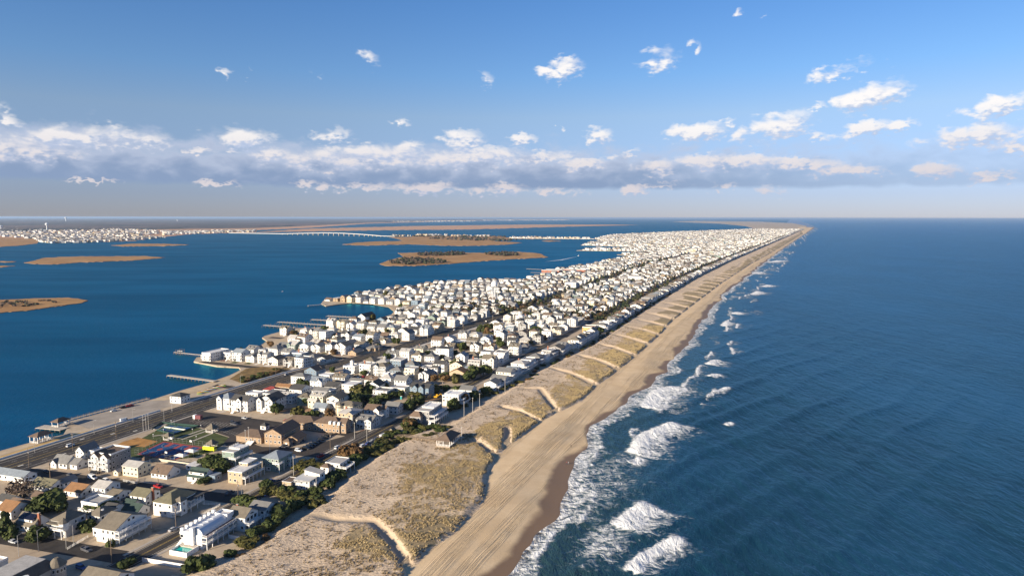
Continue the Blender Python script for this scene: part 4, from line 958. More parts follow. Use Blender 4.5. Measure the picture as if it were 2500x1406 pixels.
for y in np.linspace(.9, 9.2, 5): MB().box(8.5, 8.75, y - .12, y + .12, 2.8, 5.6).build('column', TRIM, o)
MB().box(5.5, 9.1, .4, 9.8, 5.6, 5.9).build('porch_roof', ROOFS['dark'], o)
p = P(338, 1262); u_, v_ = UV(p)
H('low house with dark green roof beside a gravel drive', u_ - 1, v_, 10, 7, 2.8, 'g', 'x', 2.4, 'white', 'darkgreen')
p = P(46, 1250); u_, v_ = UV(p)
H('white bungalow with brown gable roof below the pine', u_, v_ + 3, 11, 7, 2.8, 'g', 'x', 2.1, 'white', 'brown')
p = P(12, 1242); u_, v_ = UV(p)
H('white bungalow with nearly black gable roof next to the brown-roofed one', u_ + 2, v_, 9, 6, 2.6, 'g', 'x', 2.0, 'white', 'dark')
p = P(85, 1226); u_, v_ = UV(p)
H('small white garden cottage with brown roof among the evergreens', u_, v_ + 2, 5, 6, 2.6, 'g', 'x', 1.6, 'white', 'brown')
# --- third row, south of the park
H('white cape cottage with grey roof and small front gable by the boulevard', 247.3, -369.9, 11, 8, 2.9, 'g', 'x', 3.2, 'white', 'grey', wings=[(-6.6, -1.0, 4, 4.6, 0, 2.9, 'g', 'y', 1.9, 'white', 'grey')])
H('white garage with grey gable roof beside the cape cottage', 248.8, -363.4, 5, 7.5, 2.8, 'g', 'x', 2.4, 'white', 'grey', garage=[('s', -2.5, .1, 2.8, 2.2)], cat='garage', name='garage')
H('tall white house with its gable end to the street and outside stairs', 261.6, -375.7, 6, 10, 4.6, 'g', 'y', 2.8, 'white', 'grey', wings=[(4.4, 3, 4.4, 6, 0, 3.6, 'f', 'x', .9, 'white', 'white')])
o = H('grey three-storey house with white double gables and stacked street balconies', 254.8, -344.3, 12.6, 13, 8.6, 'f', 'x', .9, 'grey', 'brown', wings=[(-7, -2.2, 5.2, 7, 0, 8.0, 'g', 'y', 2.2, 'lgrey', 'brown'), (-.4, -2.2, 5.0, 7, 0, 8.0, 'g', 'y', 2.2, 'lgrey', 'brown')],
      decks=[(-12.6, -6.6, -3.6, -2.2, 5.6, 's'), (-12.6, -6.6, -3.6, -2.2, 2.9, 's'), (-5.6, -.2, -3.6, -2.2, 5.6, 's'), (-5.6, -.2, -3.6, -2.2, 2.9, 's')])
H('cream two-storey house with pale roof behind a white picket fence', 253.4, -322.1, 10.5, 9, 5.4, 'g', 'x', 1.7, 'cream', 'light')
H('tiny cream shed with gable roof next to the cream house', 251.0, -333.6, 3.2, 4.5, 2.3, 'g', 'y', 1.1, 'cream', 'light', cat='shed', name='shed', garage=[('s', -1.6, .1, 1.6, 1.9)])
H('white house with steep brown roof behind the tall wooden pole', 257.4, -305.5, 10.5, 9.5, 2.6, 'g', 'x', 3.3, 'white', 'brown')
o = H('white house with dark roof and wide shed dormer facing the sandy street', 260.9, -282.8, 10.8, 8, 2.9, 'g', 'x', 3.6, 'white', 'darkgreen')
MB().box(-4.8, 4.8, -3.4, .4, 3.5, 5.2).build('dormer', WALLS['white'], o); windows_on(o, -4.8, 4.8, -3.4, .4, 3.4, 1.9, 2, 's'); MB().box(-5.0, 5.0, -3.7, .8, 5.2, 5.4).build('dormer_roof', ROOFS['darkgreen'], o); stairs(o, -.9, .7, -4.0, -6.4, 1.2)
H('low white flat-roofed garage at the end of the gravel yard', 272.7, -301, 6.5, 6.5, 2.5, 'f', 'x', .0, 'white', 'white', cat='garage', name='garage')
o = H('tan flat-roofed building with white membrane roof and glazed ocean side', 267.2, -263.0, 9, 16, 6.3, 'f', 'x', .25, 'tan', 'white', wings=[(-3.5, 9, 5.5, 8, 6.3, 7.8, 'f', 'x', .2, 'tan', 'white')], decks=[(0, 2.0, 0, 16, 3.4, 'se')], skip=0)
o = H('sage green three-storey house with white rooftop deck and balconies beside the hedge', 286.4, -287.0, 8, 13, 7.6, 'f', 'x', .3, 'green', 'light', decks=[(-3, 1.8, -1.0, 5, 4.4, 'se'), (-7.5, 0, 5, 13, 8.1, 'sew', 0), (0, 2.4, 5, 13, 4.4, 'en')])
o = H('green house with blue-grey hip roof and white corner balcony on ocean street', 288.5, -257.2, 10.5, 12.5, 7.2, 'h', 'x', 2.4, 'green', 'bluegrey', decks=[(-3.4, 1.2, -1.2, 3.4, 5.0, 'se'), (0, 1.8, 8, 13, 5.0, 'sen')], garage=[('s', -6.8, .1, 2.8, 2.3), ('e', 10.2, .1, 2.6, 2.3)])
H('blue tarpaulin-covered porch beside the wide dormer house', 264, -277.8, 4.2, 5, 3.6, 'f', 'x', 0, 'blue', 'bluegrey', cat='porch', name='porch', dens=.2)
# --- ocean side of ocean street
def vault_house():
    o = house_root('white modern house with barrel-vaulted roof, row of chimneys and turquoise pool', 204.8, -226.5, 10.5, 21, RT); X = 5.25; Y = -10.5
    WH = mat('white_stucco', (0.82, 0.81, 0.79), .6, .04)
    MB().box(-X, X, Y + 1, 10.5, 0, 6.0).build('wall', WH, o)
    MB().box(-X, -X + 4.2, Y, 10.3, 6.0, 7.0).build('street_wing', WH, o)
    for y in np.linspace(Y + 1.2, 9.5, 8): MB().box(-X - .35, -X + 1.1, y - .5, y + .5, 7.0, 8.2).build('roof_block', WH, o)
    # barrel vault between x=-1 and 5
    n = 12; v = []; f = []
    for y in (Y + 1.5, 6.0):
        for k in range(n + 1):
            a = math.pi * k / n; v.append((2.0 - 3.3 * math.cos(a), y, 6.0 + 2.9 * math.sin(a)))
    for k in range(n): f.append((k, k + 1, n + 2 + k, n + 1 + k))
    f.append(tuple(range(n + 1))[::-1]); f.append(tuple(range(n + 1, 2 * n + 2)))
    MB().poly(v, [tuple(reversed(q)) for q in f[:n]] + f[n:]).build('vault_roof', mat('vault_metal', (0.66, 0.68, 0.70), .4, .05), o)
    for y in (-5.5, -2.5, .5): MB().box(1.2, 2.8, y - .15, y + .15, 8.8, 9.0).build('roof_rib', WH, o)
    MB().box(-1.2, X, 6.2, 10.5, 6.0, 8.0).build('penthouse', WH, o); flat(o, -1.2, X, 6.2, 10.5, 8.0, 'white', .7, pm=WH)
    MB().box(.2, 1.8, Y - .2, Y + 1.2, 0, 9.4).build('chimney', WH, o)
    MB().box(-2.8, .0, Y - .3, Y + 2.4, 0, 7.6).build('stair_tower', WH, o)
    deck(o, X, X + 2.6, Y + 1, 10.5, 5.4, 'se', True); deck(o, X, X + 2.6, Y + 1, 10.5, 2.9, 'se', False)
    windows_on(o, -X, X, Y + 1, 10.5, 0.2, 6.0, 2, 'e', 1.3); windows_on(o, -X, -3, Y, 10.3, 3.4, 3.4, 2, 's', 1.3)
    MB().box(X + .1, X + 2.4, Y + 1.2, 10.4, 5.40, 5.46).build('red_deck_floor', mat('red_deck', (.22, .06, .05), .7), o)
    for y in (-5, -1.5, 2): panel(o, 'garage_door', 'e', y, X + .02, .1, 2.5, 2.2, GARAGE)
    # raised pool
    MB().box(-4.6, 4.2, Y - 6.6, Y - 6.3, 0, 2.0).build('pool_wall', WH, o); MB().box(-4.6, -4.3, Y - 6.3, Y + .2, 0, 2.0).build('pool_wall', WH, o); MB().box(3.9, 4.2, Y - 6.3, Y + .2, 0, 2.0).build('pool_wall', WH, o)
    MB().box(-4.3, 3.9, Y - 6.3, Y - 1.6, .2, 1.35).build('pool_water', mat('pool_water', (0.01, 0.34, 0.30), .08, .1, 1.0, 0, 1, 0, .5), o); MB().box(-4.3, 3.9, Y - 1.6, Y + .6, 0, 1.9).build('pool_deck', CONC, o)
    stairs(o, -6.6, -5.0, Y + 2, Y - 2.6, 2.6); OCC.append((194, 206, -238, -222))
vault_house()
o = H('white house with round-arched gable windows and brick chimney beside the dunes', 225.5, -221.2, 9.5, 9, 6.6, 'g', 'x', 2.6, 'white', 'tan', chim=(-8.2, 5.5, 6, 9.6), decks=[(0, 2.2, 0, 9, 3.4, 'se')])
MB().cyl(4.78, 0, 7.2, 7.3, 1.0, 1.0, 12).build('arch_window', GLASS, o)
for y in (-2.4, 0, 2.4): window(o, 'e', y, 4.77, 4.0, 1.8, 2.0)
H('blue-shaded white house with long ocean deck among the pines', 236.5, -219.8, 9, 9, 5.8, 'g', 'x', 2.0, 'white', 'grey', decks=[(0, 3, 0, 9, 3.2, 'sen')], wings=[(4, 6.5, 5, 5, 0, 5.2, 'h', 'x', 1.4, 'white', 'tan')])
o = H('modern house with tilted pale metal roofs behind a thick hedge', 273.6, -224.3, 9.5, 9, 5.4, 's', 'x', -1.6, 'lgrey', 'light', wings=[(1.5, 7, 9, 5, 0, 6.6, 's', 'x', 1.4, 'white', 'light'), (-9.6, -2, 5.4, 6.5, 0, 4.1, 'f', 'x', .2, 'tan', 'brown')], oh=.8, decks=[(0, 2.2, 2, 8, 3.0, 'sen')])
H('white house with red roof wing and red-railed ocean deck on posts', 298.8, -224.1, 9, 10, 5.6, 'f', 'x', .3, 'lgrey', 'light', wings=[(-5, -3.4, 5, 5, 0, 4.4, 'h', 'x', 1.4, 'white', 'brown')], decks=[(0, 4, 0, 9, 3.6, 'sen')])
o = H('small cream hut with gable roof at the boardwalk entrance', 369.5, -234.0, 3.2, 3.6, 2.5, 'g', 'y', 1.3, 'cream', 'tan', cat='hut', name='hut', dens=.3)
o = H('large grey shingled beachfront house with gambrel wing and white terraces', 396.5, -223.5, 10.5, 22, 8.8, 'f', 'x', .3, 'grey', 'light', dens=1.0, wings=[(-4.5, -4.2, 8, 5, 0, 6.2, 'h', 'x', 3.0, 'grey', 'brown')],
      decks=[(0, 4, 0, 22, 5.8, 'sen'), (0, 5, -2, 22, 3.0, 'sen'), (-9, 0, 8, 21, 9.3, 'senw', 0)], stair=[(1.0, 2.6, -2, -6.5, 3.0)])
H('pale grey beachfront house with pergolas on its white roof terrace', 443, -224.4, 13, 15, 7.8, 'f', 'x', .3, 'lgrey', 'white', decks=[(0, 3, 0, 15, 5.2, 'sen'), (0, 4, 0, 15, 2.8, 'sen'), (-12, -1, 2, 14, 8.2, 'senw', 0)])
H('white beachfront house with blank south wall, chimney stack and low dark roof', 466, -224.5, 10, 11, 7.2, 'g', 'x', 2.2, 'white', 'grey', dens=.5, decks=[(0, 3.5, 0, 11, 4.2, 'sen')])
# --- town hall group
o = H('tan brick town hall front with brown mansard roof and white window pairs', 357, -268.0, 19, 11, 5.8, 'h', 'x', 3.2, 'tanbrick', 'brown', rot=7, cat='town hall', name='town_hall', wings=[(-18.5, .8, 24, 15, 0, 4.4, 'h', 'x', 2.8, 'tanbrick', 'brown'), (4.2, 1, 4.2, 6, 0, 6.8, 'g', 'x', 2.4, 'tanbrick', 'brown')])
for i in range(3): MB().box(2 + i * 3.2, 3.6 + i * 3.2, -6.0, -4.2, 5.6, 7.6).build('dormer', TRIM, o)
H('brick municipal building with long brown gable roof facing the parking lot', 324, -287.0, 12, 21, 7.0, 'g', 'y', 3.0, 'tanbrick', 'brown', rot=7, cat='building', name='building', wings=[(8.5, 4, 8, 10, 0, 3.4, 'g', 'y', 1.8, 'tanbrick', 'brown'), (6, -1, 4, 5, 0, 3.2, 'h', 'x', 1.6, 'tanbrick', 'brown')])
H('low brick building with brown hip roof and white entrance stairs', 321.5, -300.5, 18, 14, 3.7, 'h', 'x', 2.6, 'tanbrick', 'brown', rot=7, cat='building', name='building', stair=[(-9, -4.5, -.2, -4.5, 1.6)])
p = PG('B6', 600, 880); u_, v_ = UV(p)
H('white cupola kiosk with dark pyramid roof on the town hall lot', u_, v_ + 2, 4, 4, 2.8, 'h', 'x', 1.8, 'white', 'dark', cat='kiosk', name='kiosk', dens=.4)
# --- block north of the parking lot
o = H('tall white house with dormered dark roof and long white front stairs', 373, -358.9, 14, 9, 8.0, 'g', 'x', 3.0, 'white', 'dark', wings=[(-5, -1.0, 4, 4, 0, 8.2, 'g', 'y', 2.0, 'white', 'dark')], decks=[(-14, -4, -2.6, 0, 3.4, 's')], stair=[(-9.5, -7.5, -2.6, -6.6, 3.4)])
o = H('grey and white house with twin front gables and double stairs', 380.3, -341.1, 13.8, 14, 8.6, 'g', 'y', 3.0, 'lgrey', 'dark', wings=[(-9.4, -2, 4.4, 5, 0, 8.4, 'g', 'y', 2.2, 'lgrey', 'dark'), (-.1, -2, 4.4, 5, 0, 8.4, 'g', 'y', 2.2, 'lgrey', 'dark')], stair=[(-8.2, -5.6, -1, -5, 3.0)])
H('bright white house with black roof and small arched windows above the dirt lot', 418.4, -348, 11, 13, 6.6, 'g', 'x', 2.6, 'white', 'dark')
H('pale grey house with white roof terrace and dark blue rear', 423.1, -328.0, 13, 10, 6.0, 'g', 'x', 2.0, 'lgrey', 'grey', wings=[(2.5, 2, 6, 8, 0, 6.0, 'f', 'x', .4, 'blue', 'white')])
H('grey-roofed house with white upper balcony beside the town hall roof', 389.5, -303.5, 10, 8.5, 4.6, 'g', 'x', 2.4, 'lgrey', 'bluegrey', decks=[(-10, 0, -1.6, 0, 2.6, 's')])
o = H('cream house with two octagonal turrets and stacked balconies', 394, -281.6, 14, 11, 6.8, 'h', 'x', 2.2, 'cream', 'tan', decks=[(-13, -4, -2.2, 0, 4.2, 's')])
for x in (-4.6, 5.2):
    MB().cyl(x, -6.2, 0, 7.6, 2.2, 2.2, 8).build('turret', WALLS['cream'], o); MB().cyl(x, -6.2, 7.6, 9.4, 2.6, .05, 8).build('turret_roof', ROOFS['tan'], o)
    for k in range(4): a = R(-140 + 34 * k); w_ = window(o, 's', x + 2.08 * math.cos(a), -6.2 + 2.08 * math.sin(a), 5.4, .9, 1.3); w_.rotation_euler = (0, 0, a + math.pi / 2)
H('low house with dark red hip roof by the boulevard', 419.6, -374.5, 11.5, 8, 3.2, 'h', 'x', 2.0, 'white', 'red')
H('long low house with orange gable roof behind the red-roofed house', 432.5, -371.6, 13, 6, 3.3, 'g', 'x', 1.6, 'tan', 'orange')
H('flat white-roofed house with parapet on the boulevard corner', 400.4, -374.5, 11, 8, 4.8, 'f', 'x', .6, 'lgrey', 'white')
H('three-storey white house with grey hip roof and ribbon windows by the boulevard', 448, -369.0, 13, 10, 8.4, 'h', 'x', 2.0, 'white', 'grey', dens=1.3)
H('white house with brown gables and corner balconies across from the beach ramp', 392.9, -261.2, 11, 11, 6.6, 'g', 'x', 2.6, 'white', 'brown', wings=[(1.2, -1.4, 4.5, 6, 0, 6.8, 'g', 'y', 2.2, 'white', 'brown'), (3, 5, 4, 5, 0, 6.4, 'g', 'x', 2.0, 'white', 'brown')], decks=[(1.2, 3.2, -1.4, 10, 3.2, 'se')])
H('pale green-grey house with simple gable in the shade of the pines', 409, -255.5, 10, 9, 5.4, 'g', 'x', 2.4, 'lgrey', 'grey')
H('cream flat-roofed house with rounded corner balcony', 454.5, -277.0, 12.5, 9, 5.8, 'f', 'x', .5, 'cream', 'light', decks=[(-12, 1.4, -1.6, 0, 2.9, 's')])
o = H('blue house under construction with bare plywood ground floor', 455, -256.2, 16, 11, 8.4, 'g', 'x', 2.2, 'blue', 'dark', wings=[(-9, -1.6, 4.2, 5, 2.8, 8.4, 'g', 'y', 2.0, 'blue', 'dark'), (-3.8, -1.6, 4.2, 5, 2.8, 8.4, 'g', 'y', 2.0, 'blue', 'dark'), (0.05, -.8, 3, 6, 0, 2.7, 'f', 'x', 0, 'orange', 'tan')])
MB().box(-8.1, 8.1, -5.65, -5.45, 0, 2.7).build('plywood_wall', mat('plywood', (0.50, 0.30, 0.12), .8, .2, 1.0), o)
H('white house with front-facing dark gable and two arcaded balconies', 452, -299.4, 11.5, 11, 6.8, 'g', 'y', 3.0, 'white', 'dark', decks=[(-11.5, 0, -2, 0, 3.2, 's'), (-11.5, 0, -2, 0, 5.6, 's')])
H('white house with brown-red front gable and mint tower', 485, -301, 11, 11, 5.8, 'g', 'y', 2.8, 'white', 'brown', wings=[(-9.5, -1, 3.4, 4, 0, 9.0, 'f', 'x', .6, 'lgrey', 'light')], decks=[(-9, 0, -2, 0, 3.0, 's')])
H('tan gabled house with orange roof and tall entry arch', 517, -255.6, 14, 11, 7.0, 'g', 'y', 3.0, 'tan', 'orange', wings=[(3, 2, 5, 7, 0, 5.0, 'h', 'x', 1.6, 'tan', 'tan')])
# --- bay side and other landmarks
H('white bay-front house with dark hip roof beside the sandy boat beach', 371, -421.5, 10, 9.5, 5.2, 'h', 'x', 2.0, 'white', 'dark')
H('long white three-storey house standing alone on the bulkhead point', 495, -519, 11, 24, 7.6, 'f', 'x', .5, 'white', 'white', rot=0, dens=1.2, decks=[(-11, 0, -1.6, 0, 5.2, 's'), (-11, 0, -1.6, 0, 2.8, 's')])
H('long dark-roofed marina clubhouse with white gables on the bay', 768, -527, 12, 25, 6.4, 'g', 'y', 4.0, 'white', 'dark', rot=0, cat='clubhouse', name='clubhouse')
p = P(1448, 816); u_, v_ = UV(p)
H('orange stucco beachfront villa with flat roof terraces', u_, v_, 14, 17, 7.6, 'f', 'x', .8, 'orange', 'orange', decks=[(0, 3, 0, 14, 4, 'sen')], cat='villa', name='villa')
p = P(1094, 880); u_, v_ = UV(p)
H('four-storey white house with overhanging black flat roof above its neighbours', u_ + 4, v_ - 2, 14, 12, 10.5, 'f', 'x', 0, 'white', 'dark', dens=.8)
# ------------------------------------------------------------------ the rest of the town, lot by lot
ORD = ['first', 'second', 'third', 'fourth', 'fifth', 'sixth', 'seventh', 'eighth', 'ninth', 'tenth', 'eleventh', 'twelfth', 'thirteenth', 'fourteenth', 'fifteenth', 'sixteenth', 'seventeenth', 'eighteenth', 'nineteenth', 'twentieth'] + ['twenty-%s' % x for x in ('first', 'second', 'third', 'fourth', 'fifth', 'sixth', 'seventh', 'eighth', 'ninth')] + ['thirtieth'] + ['thirty-%s' % x for x in ('first', 'second', 'third', 'fourth', 'fifth', 'sixth', 'seventh', 'eighth', 'ninth')] + ['fortieth']
NUM = {1: 'one', 2: 'two', 3: 'three', 4: 'four'}
WPICK = ['white'] * 9 + ['offwhite'] * 4 + ['ivory'] * 3 + ['lgrey'] * 6 + ['cream'] * 2 + ['grey'] * 4 + ['blue', 'tan', 'cedar', 'green', 'blue']
RPICK = ['tan'] * 5 + ['grey'] * 8 + ['dark'] * 3 + ['brown'] * 3 + ['light'] * 5 + ['bluegrey'] * 2 + ['brown']
def proc_spec(rng, kind):
    s = dict(w=rng.uniform(9.2, 12.2), d=rng.uniform(10.5, 15), st=rng.choice((1, 2, 2, 2, 3, 3) if kind != 'sea' else (2, 3, 3)), wall=rng.choice(WPICK), roof=rng.choice('gggggghhhff'), rm=rng.choice(RPICK), axis=rng.choice('xxy'), rise=rng.uniform(2.0, 3.2), cross=rng.random() < .55, deck=rng.random() < .75, rd=rng.random() < .3, chim=rng.random() < .12)
    if s['roof'] == 'f': s['rm'] = rng.choice(('light', 'white', 'grey'))
    s['h'] = s['st'] * 2.75 + rng.uniform(0, .5)
    return s
DRIVES = [CONC, ASPH, mat('white_stone', (.62, .58, .52), .9, .15, 1.0, .4, 5.0), mat('brick_pavers', (.25, .14, .10), .85, .2, 1.0), mat('white_stone', (.62, .58, .52)), LAWN]
def proc_house(u, v, s, rng, label, front, rot, group):
    """u, v: centre of the lot"""
    w, d, h = s['w'], s['d'], s['h']
    o = empty('house', u, v, rot); prop(o, label, 'house', group); OCC.append((u - d / 2, u + d / 2, v - w / 2, v + w / 2))
    x0, x1, y0, y1 = -w / 2, w / 2, -d / 2, d / 2
    if s['deck']:
        if front == 's': y0 += 1.8
        elif front == 'n': y1 -= 1.8
        else: x1 -= 2.4
    block(o, x0, x1, y0, y1, 0, h, s['roof'], s['axis'], s['rise'] if s['roof'] != 'f' else rng.choice((.3, .6)), s['wall'], s['rm'], 1, 'sew', 1.05, rng)
    if s['cross'] and s['roof'] != 'f':
        ww = w * rng.uniform(.38, .5); sx = rng.choice((-1, 1))
        a0, a1 = (x1 - ww, x1) if sx > 0 else (x0, x0 + ww)
        if front == 'n': block(o, a0 + .1, a1 - .1, y1 - 3, y1 + 1.2, 0, h + .1, 'g', 'y', s['rise'] * .7, s['wall'], s['rm'], 0)
        else:
            block(o, a0 + .1, a1 - .1, y0 - 1.2, y0 + 3, 0, h + .1, 'g', 'y', s['rise'] * .7, s['wall'], s['rm'], 0); windows_on(o, a0 + .1, a1 - .1, y0 - 1.2, y0, 0, h, 1, 's', 1.0, rng)
    if s['deck']:
        for z in ([h - 2.6, h - 5.3] if s['st'] == 3 else [max(.8, h - 2.6)]):
            if front == 's': deck(o, x0 + (w * .3 if s['cross'] else 0), x1, y0 - 1.8, y0, z, 'se', True, False)
            elif front == 'n': deck(o, x0, x1, y1, y1 + 1.8, z, 'en', True, False)
            else: deck(o, x1, x1 + 2.4, y0, y1, z, 'sen', True, False)
    if s['roof'] == 'f' and s['rd']:
        mb = MB(); rail_pts(mb, [(x0 + .3, y0 + .3), (x1 - .3, y0 + .3), (x1 - .3, y1 - .3), (x0 + .3, y1 - .3), (x0 + .3, y0 + .3)], h + .2, 1.0, False); mb.build('roof_railing', TRIM, o)
    if rng.random() < .55:                                   # lower wing behind or beside
        ww, dd, hh = w * rng.uniform(.45, .7), rng.uniform(3, 4.5), max(2.6, h - 2.7)
        yy = y1 if front != 'n' else y0 - dd; xx = rng.choice((x0, x1 - ww)); block(o, xx + .05, xx + ww - .05, yy, yy + dd, 0, hh, rng.choice('gfh'), 'x', 1.3 if hh > 3 else .9, s['wall'], s['rm'], 0); windows_on(o, xx, xx + ww, yy, yy + dd, 0, hh, 1, 'se', 1.0, rng)
    if s['roof'] == 'g' and s['axis'] == 'x' and rng.random() < .6:   # dormers on the south slope
        for fx in ((.25, .7) if rng.random() < .6 else (.5,)):
            cx = x0 + w * fx; yd = y0 + (y1 - y0) * .16; zt = h + s['rise'] * .78; mbd = MB().box(cx - .9, cx + .9, yd, y0 + (y1 - y0) * .45, h + .1, zt); mbd.build('dormer', WALLS[s['wall']], o); MB().box(cx - 1.1, cx + 1.1, yd - .25, y0 + (y1 - y0) * .5, zt, zt + .15).build('dormer_roof', ROOFS[s['rm']], o); MB().box(cx - .6, cx + .6, yd - .05, yd + .05, h + .5, zt - .2).build('dormer_window', GLASS, o)
    if rng.random() < .14: MB().box(-1.3, 1.3, -1.3, 1.3, h, h + s['rise'] + 1.6).build('cupola', WALLS[s['wall']], o); MB().poly([(-1.6, -1.6, h + s['rise'] + 1.6), (1.6, -1.6, h + s['rise'] + 1.6), (1.6, 1.6, h + s['rise'] + 1.6), (-1.6, 1.6, h + s['rise'] + 1.6), (0, 0, h + s['rise'] + 2.6)], [(0, 1, 4), (1, 2, 4), (2, 3, 4), (3, 0, 4), (3, 2, 1, 0)]).build('cupola_roof', ROOFS[s['rm']], o)
    if s['st'] >= 2 and front == 's' and rng.random() < .5: stairs(o, x1 - 1.6, x1 - .3, y0 - (1.8 if s['deck'] else 0), y0 - 5.2, 2.4)
    if s['st'] >= 2 and front == 's':
        panel(o, 'garage_door', 's', x0 + w * .25, y0 - .02, .05, 2.5, 2.1, GARAGE if rng.random() < .6 else SHADEM)  # dark panels stand in for the shaded inside of open garages
    if s['chim']: chimney(o, x0 + w * .3, 0, h - 1, h + s['rise'] + 1.0)
    if front in 'sn':                                        # a drive from the garage to the street
        dm = rng.choice(DRIVES); q = -1 if front == 's' else 1; dx = x0 + w * rng.choice((.25, .7)); dw = rng.choice((2.0, 2.6, 3.6)); L0 = d / 2 + .2; L1 = d / 2 + 6.5
        ca, sa = math.cos(o.rotation_euler.z), math.sin(o.rotation_euler.z); g = lambda x, y: (o.location.x + x * ca - y * sa, o.location.y + x * sa + y * ca)
        fill_poly('driveway', [g(dx - dw, q * L0), g(dx + dw, q * L0), g(dx + dw, q * L1), g(dx - dw, q * L1)], 0.006, dm)
    return o
def lots():
    """every lot up the island: u, v, front, where-words, row number, lot number"""
    out = []
    CR = CROSS[2:] + [CROSS[-1] + 66.7 * k for k in range(1, 100)]
    row = 0
    for c0, c1 in zip(CR[:-1], CR[1:]):
        if c0 > 9200: break
        far = c0 > 2600; pitch = 15.2 if not far else 18.5
        for uu, front in ((c0 + 19, 's'), (c1 - 18, 'n')):
            row += 1
            e_, bc_, oc_ = float(edge(uu)), float(boul_c(uu)), float(ocean_c(uu))
            v = oc_ - 13.5; k = 0
            while v > bc_ + (22 if uu < 950 else 17): out.append((uu, v, front, 'E', row, k)); v -= pitch; k += 1
            v = bc_ - (22 if uu < 560 else 19); k = 0
            while v > bc_ - 1500:
                q = [W(uu + a, v + b) for a, b in ((0, -9), (8, -5), (-8, -5))]
                if in_poly([p.x for p in q], [p.y for p in q], TOWN_POLY).all(): out.append((uu, v, front, 'W', row, k))
                elif k > 8 and uu < 2300: break
                v -= pitch; k += 1
        for j, uu in enumerate(np.arange(c0 + 10, c1 - 5, 16.5)):
            e_, oc_ = float(edge(uu)), float(ocean_c(uu))
            if e_ - oc_ > 18: out.append((uu, e_ - 9.5 - 2, 'e', 'S', row, j))
    return out
# ground that stays open
def block_px(pts):
    q = [PUV(x, y) for x, y in pts]; OCC.append((min(a for a, b in q), max(a for a, b in q), min(b for a, b in q), max(b for a, b in q)))
block_px([(560,925),(712,899)]); block_px([(674,1005),(757,995)]); block_px([(1010,975),(1080,962)]); block_px([(700,808),(800,806)])
block_px([(1190,742),(1225,732)]); block_px([(603,855),(735,826)]); block_px([(980,975),(1000,965)])
OCC.append((345, 372, -250, -160)); OCC.append((340, 484, -520, -416.8))
LOTS = lots(); LOTS.sort(key=lambda t: math.hypot(*W(t[0], t[1])[:2]))
n_ind = 0; FAR = []; oceanfront = 0; trees_here = []
rngh = random.Random(5)
LIMIT = 300 - 69
for (u, v, front, side, row, k) in LOTS:
    s = proc_spec(rngh, 'sea' if side == 'S' else 'lot')
    if side == 'S': s['w'] = rngh.uniform(12, 16); s['d'] = rngh.uniform(11.5, 14.5); s['deck'] = True; s['cross'] = False
    if u < 1300 and rngh.random() < .05 and side != 'S': trees_here.append((u, v)); continue
    ju, jv = rngh.uniform(-1.6, 1.6), rngh.uniform(-1, 1)
    if n_ind < LIMIT and u < 1400:
        if taken(u + ju - s['d'] / 2, u + ju + s['d'] / 2, v + jv - s['w'] / 2, v + jv + s['w'] / 2, 1.2): trees_here.append((u, v)); continue
        st = NUM[s['st']] + '-storey'; rf = {'g': ROOFWORD[s['rm']] + '-gabled', 'h': ROOFWORD[s['rm']] + '-hipped', 'f': 'flat-roofed'}[s['roof']]
        base = WALLWORD[s['wall']] + ' ' + st + ' ' + rf
        if side == 'E': lab = f"{base} house, {ORD[k]} lot from ocean street, {ORD[row - 1]} row past town hall"
        elif side == 'W': lab = f"{base} house, {ORD[k]} lot bayward of boulevard, {ORD[row - 1]} row past town hall"
        else: oceanfront += 1; lab = f"{base} beachfront house with ocean decks, {ORD[oceanfront - 1]} along dune past town hall"
        proc_house(u + ju, v + jv, s, rngh, lab, front, RT if side == 'E' else rngh.choice((0, 0, 2, -4)), 'houses on the town lots'); n_ind += 1
    else: FAR.append((u + ju, v + jv, s, front))
WCOL = {'white': (.64, .625, .60), 'offwhite': (.54, .535, .52), 'ivory': (.60, .56, .49), 'cream': (.66, .58, .42), 'lgrey': (.52, .52, .51), 'grey': (.27, .26, .25), 'blue': (.18, .24, .30), 'green': (.22, .28, .24), 'tan': (.42, .33, .22), 'cedar': (.34, .25, .16), 'yellow': (.68, .55, .26)}
RCOL = {'tan': (.23, .19, .145), 'grey': (.22, .21, .20), 'dark': (.07, .068, .066), 'brown': (.155, .11, .08), 'light': (.42, .40, .37), 'red': (.23, .05, .045), 'orange': (.36, .18, .08), 'olive': (.17, .155, .10), 'white': (.66, .64, .61), 'bluegrey': (.22, .25, .28)}
def color_mat(name, rough=.75):
    m, k, b = principled(name); b.inputs['Roughness'].default_value = rough; b.inputs['Specular IOR Level'].default_value = .25
    tc = k.new('ShaderNodeTexCoord'); n = k.noise(tc.outputs['Object'], .5, 3.0, .6)
    c = k.mix(1.0, k.attr('tint').outputs['Color'], k.mix(n, (.82, .82, .82), (1.15, 1.15, 1.15)), 'MULTIPLY'); k.link(c, b.inputs['Base Color']); return m
FARMAT = color_mat('distant_house_paint')
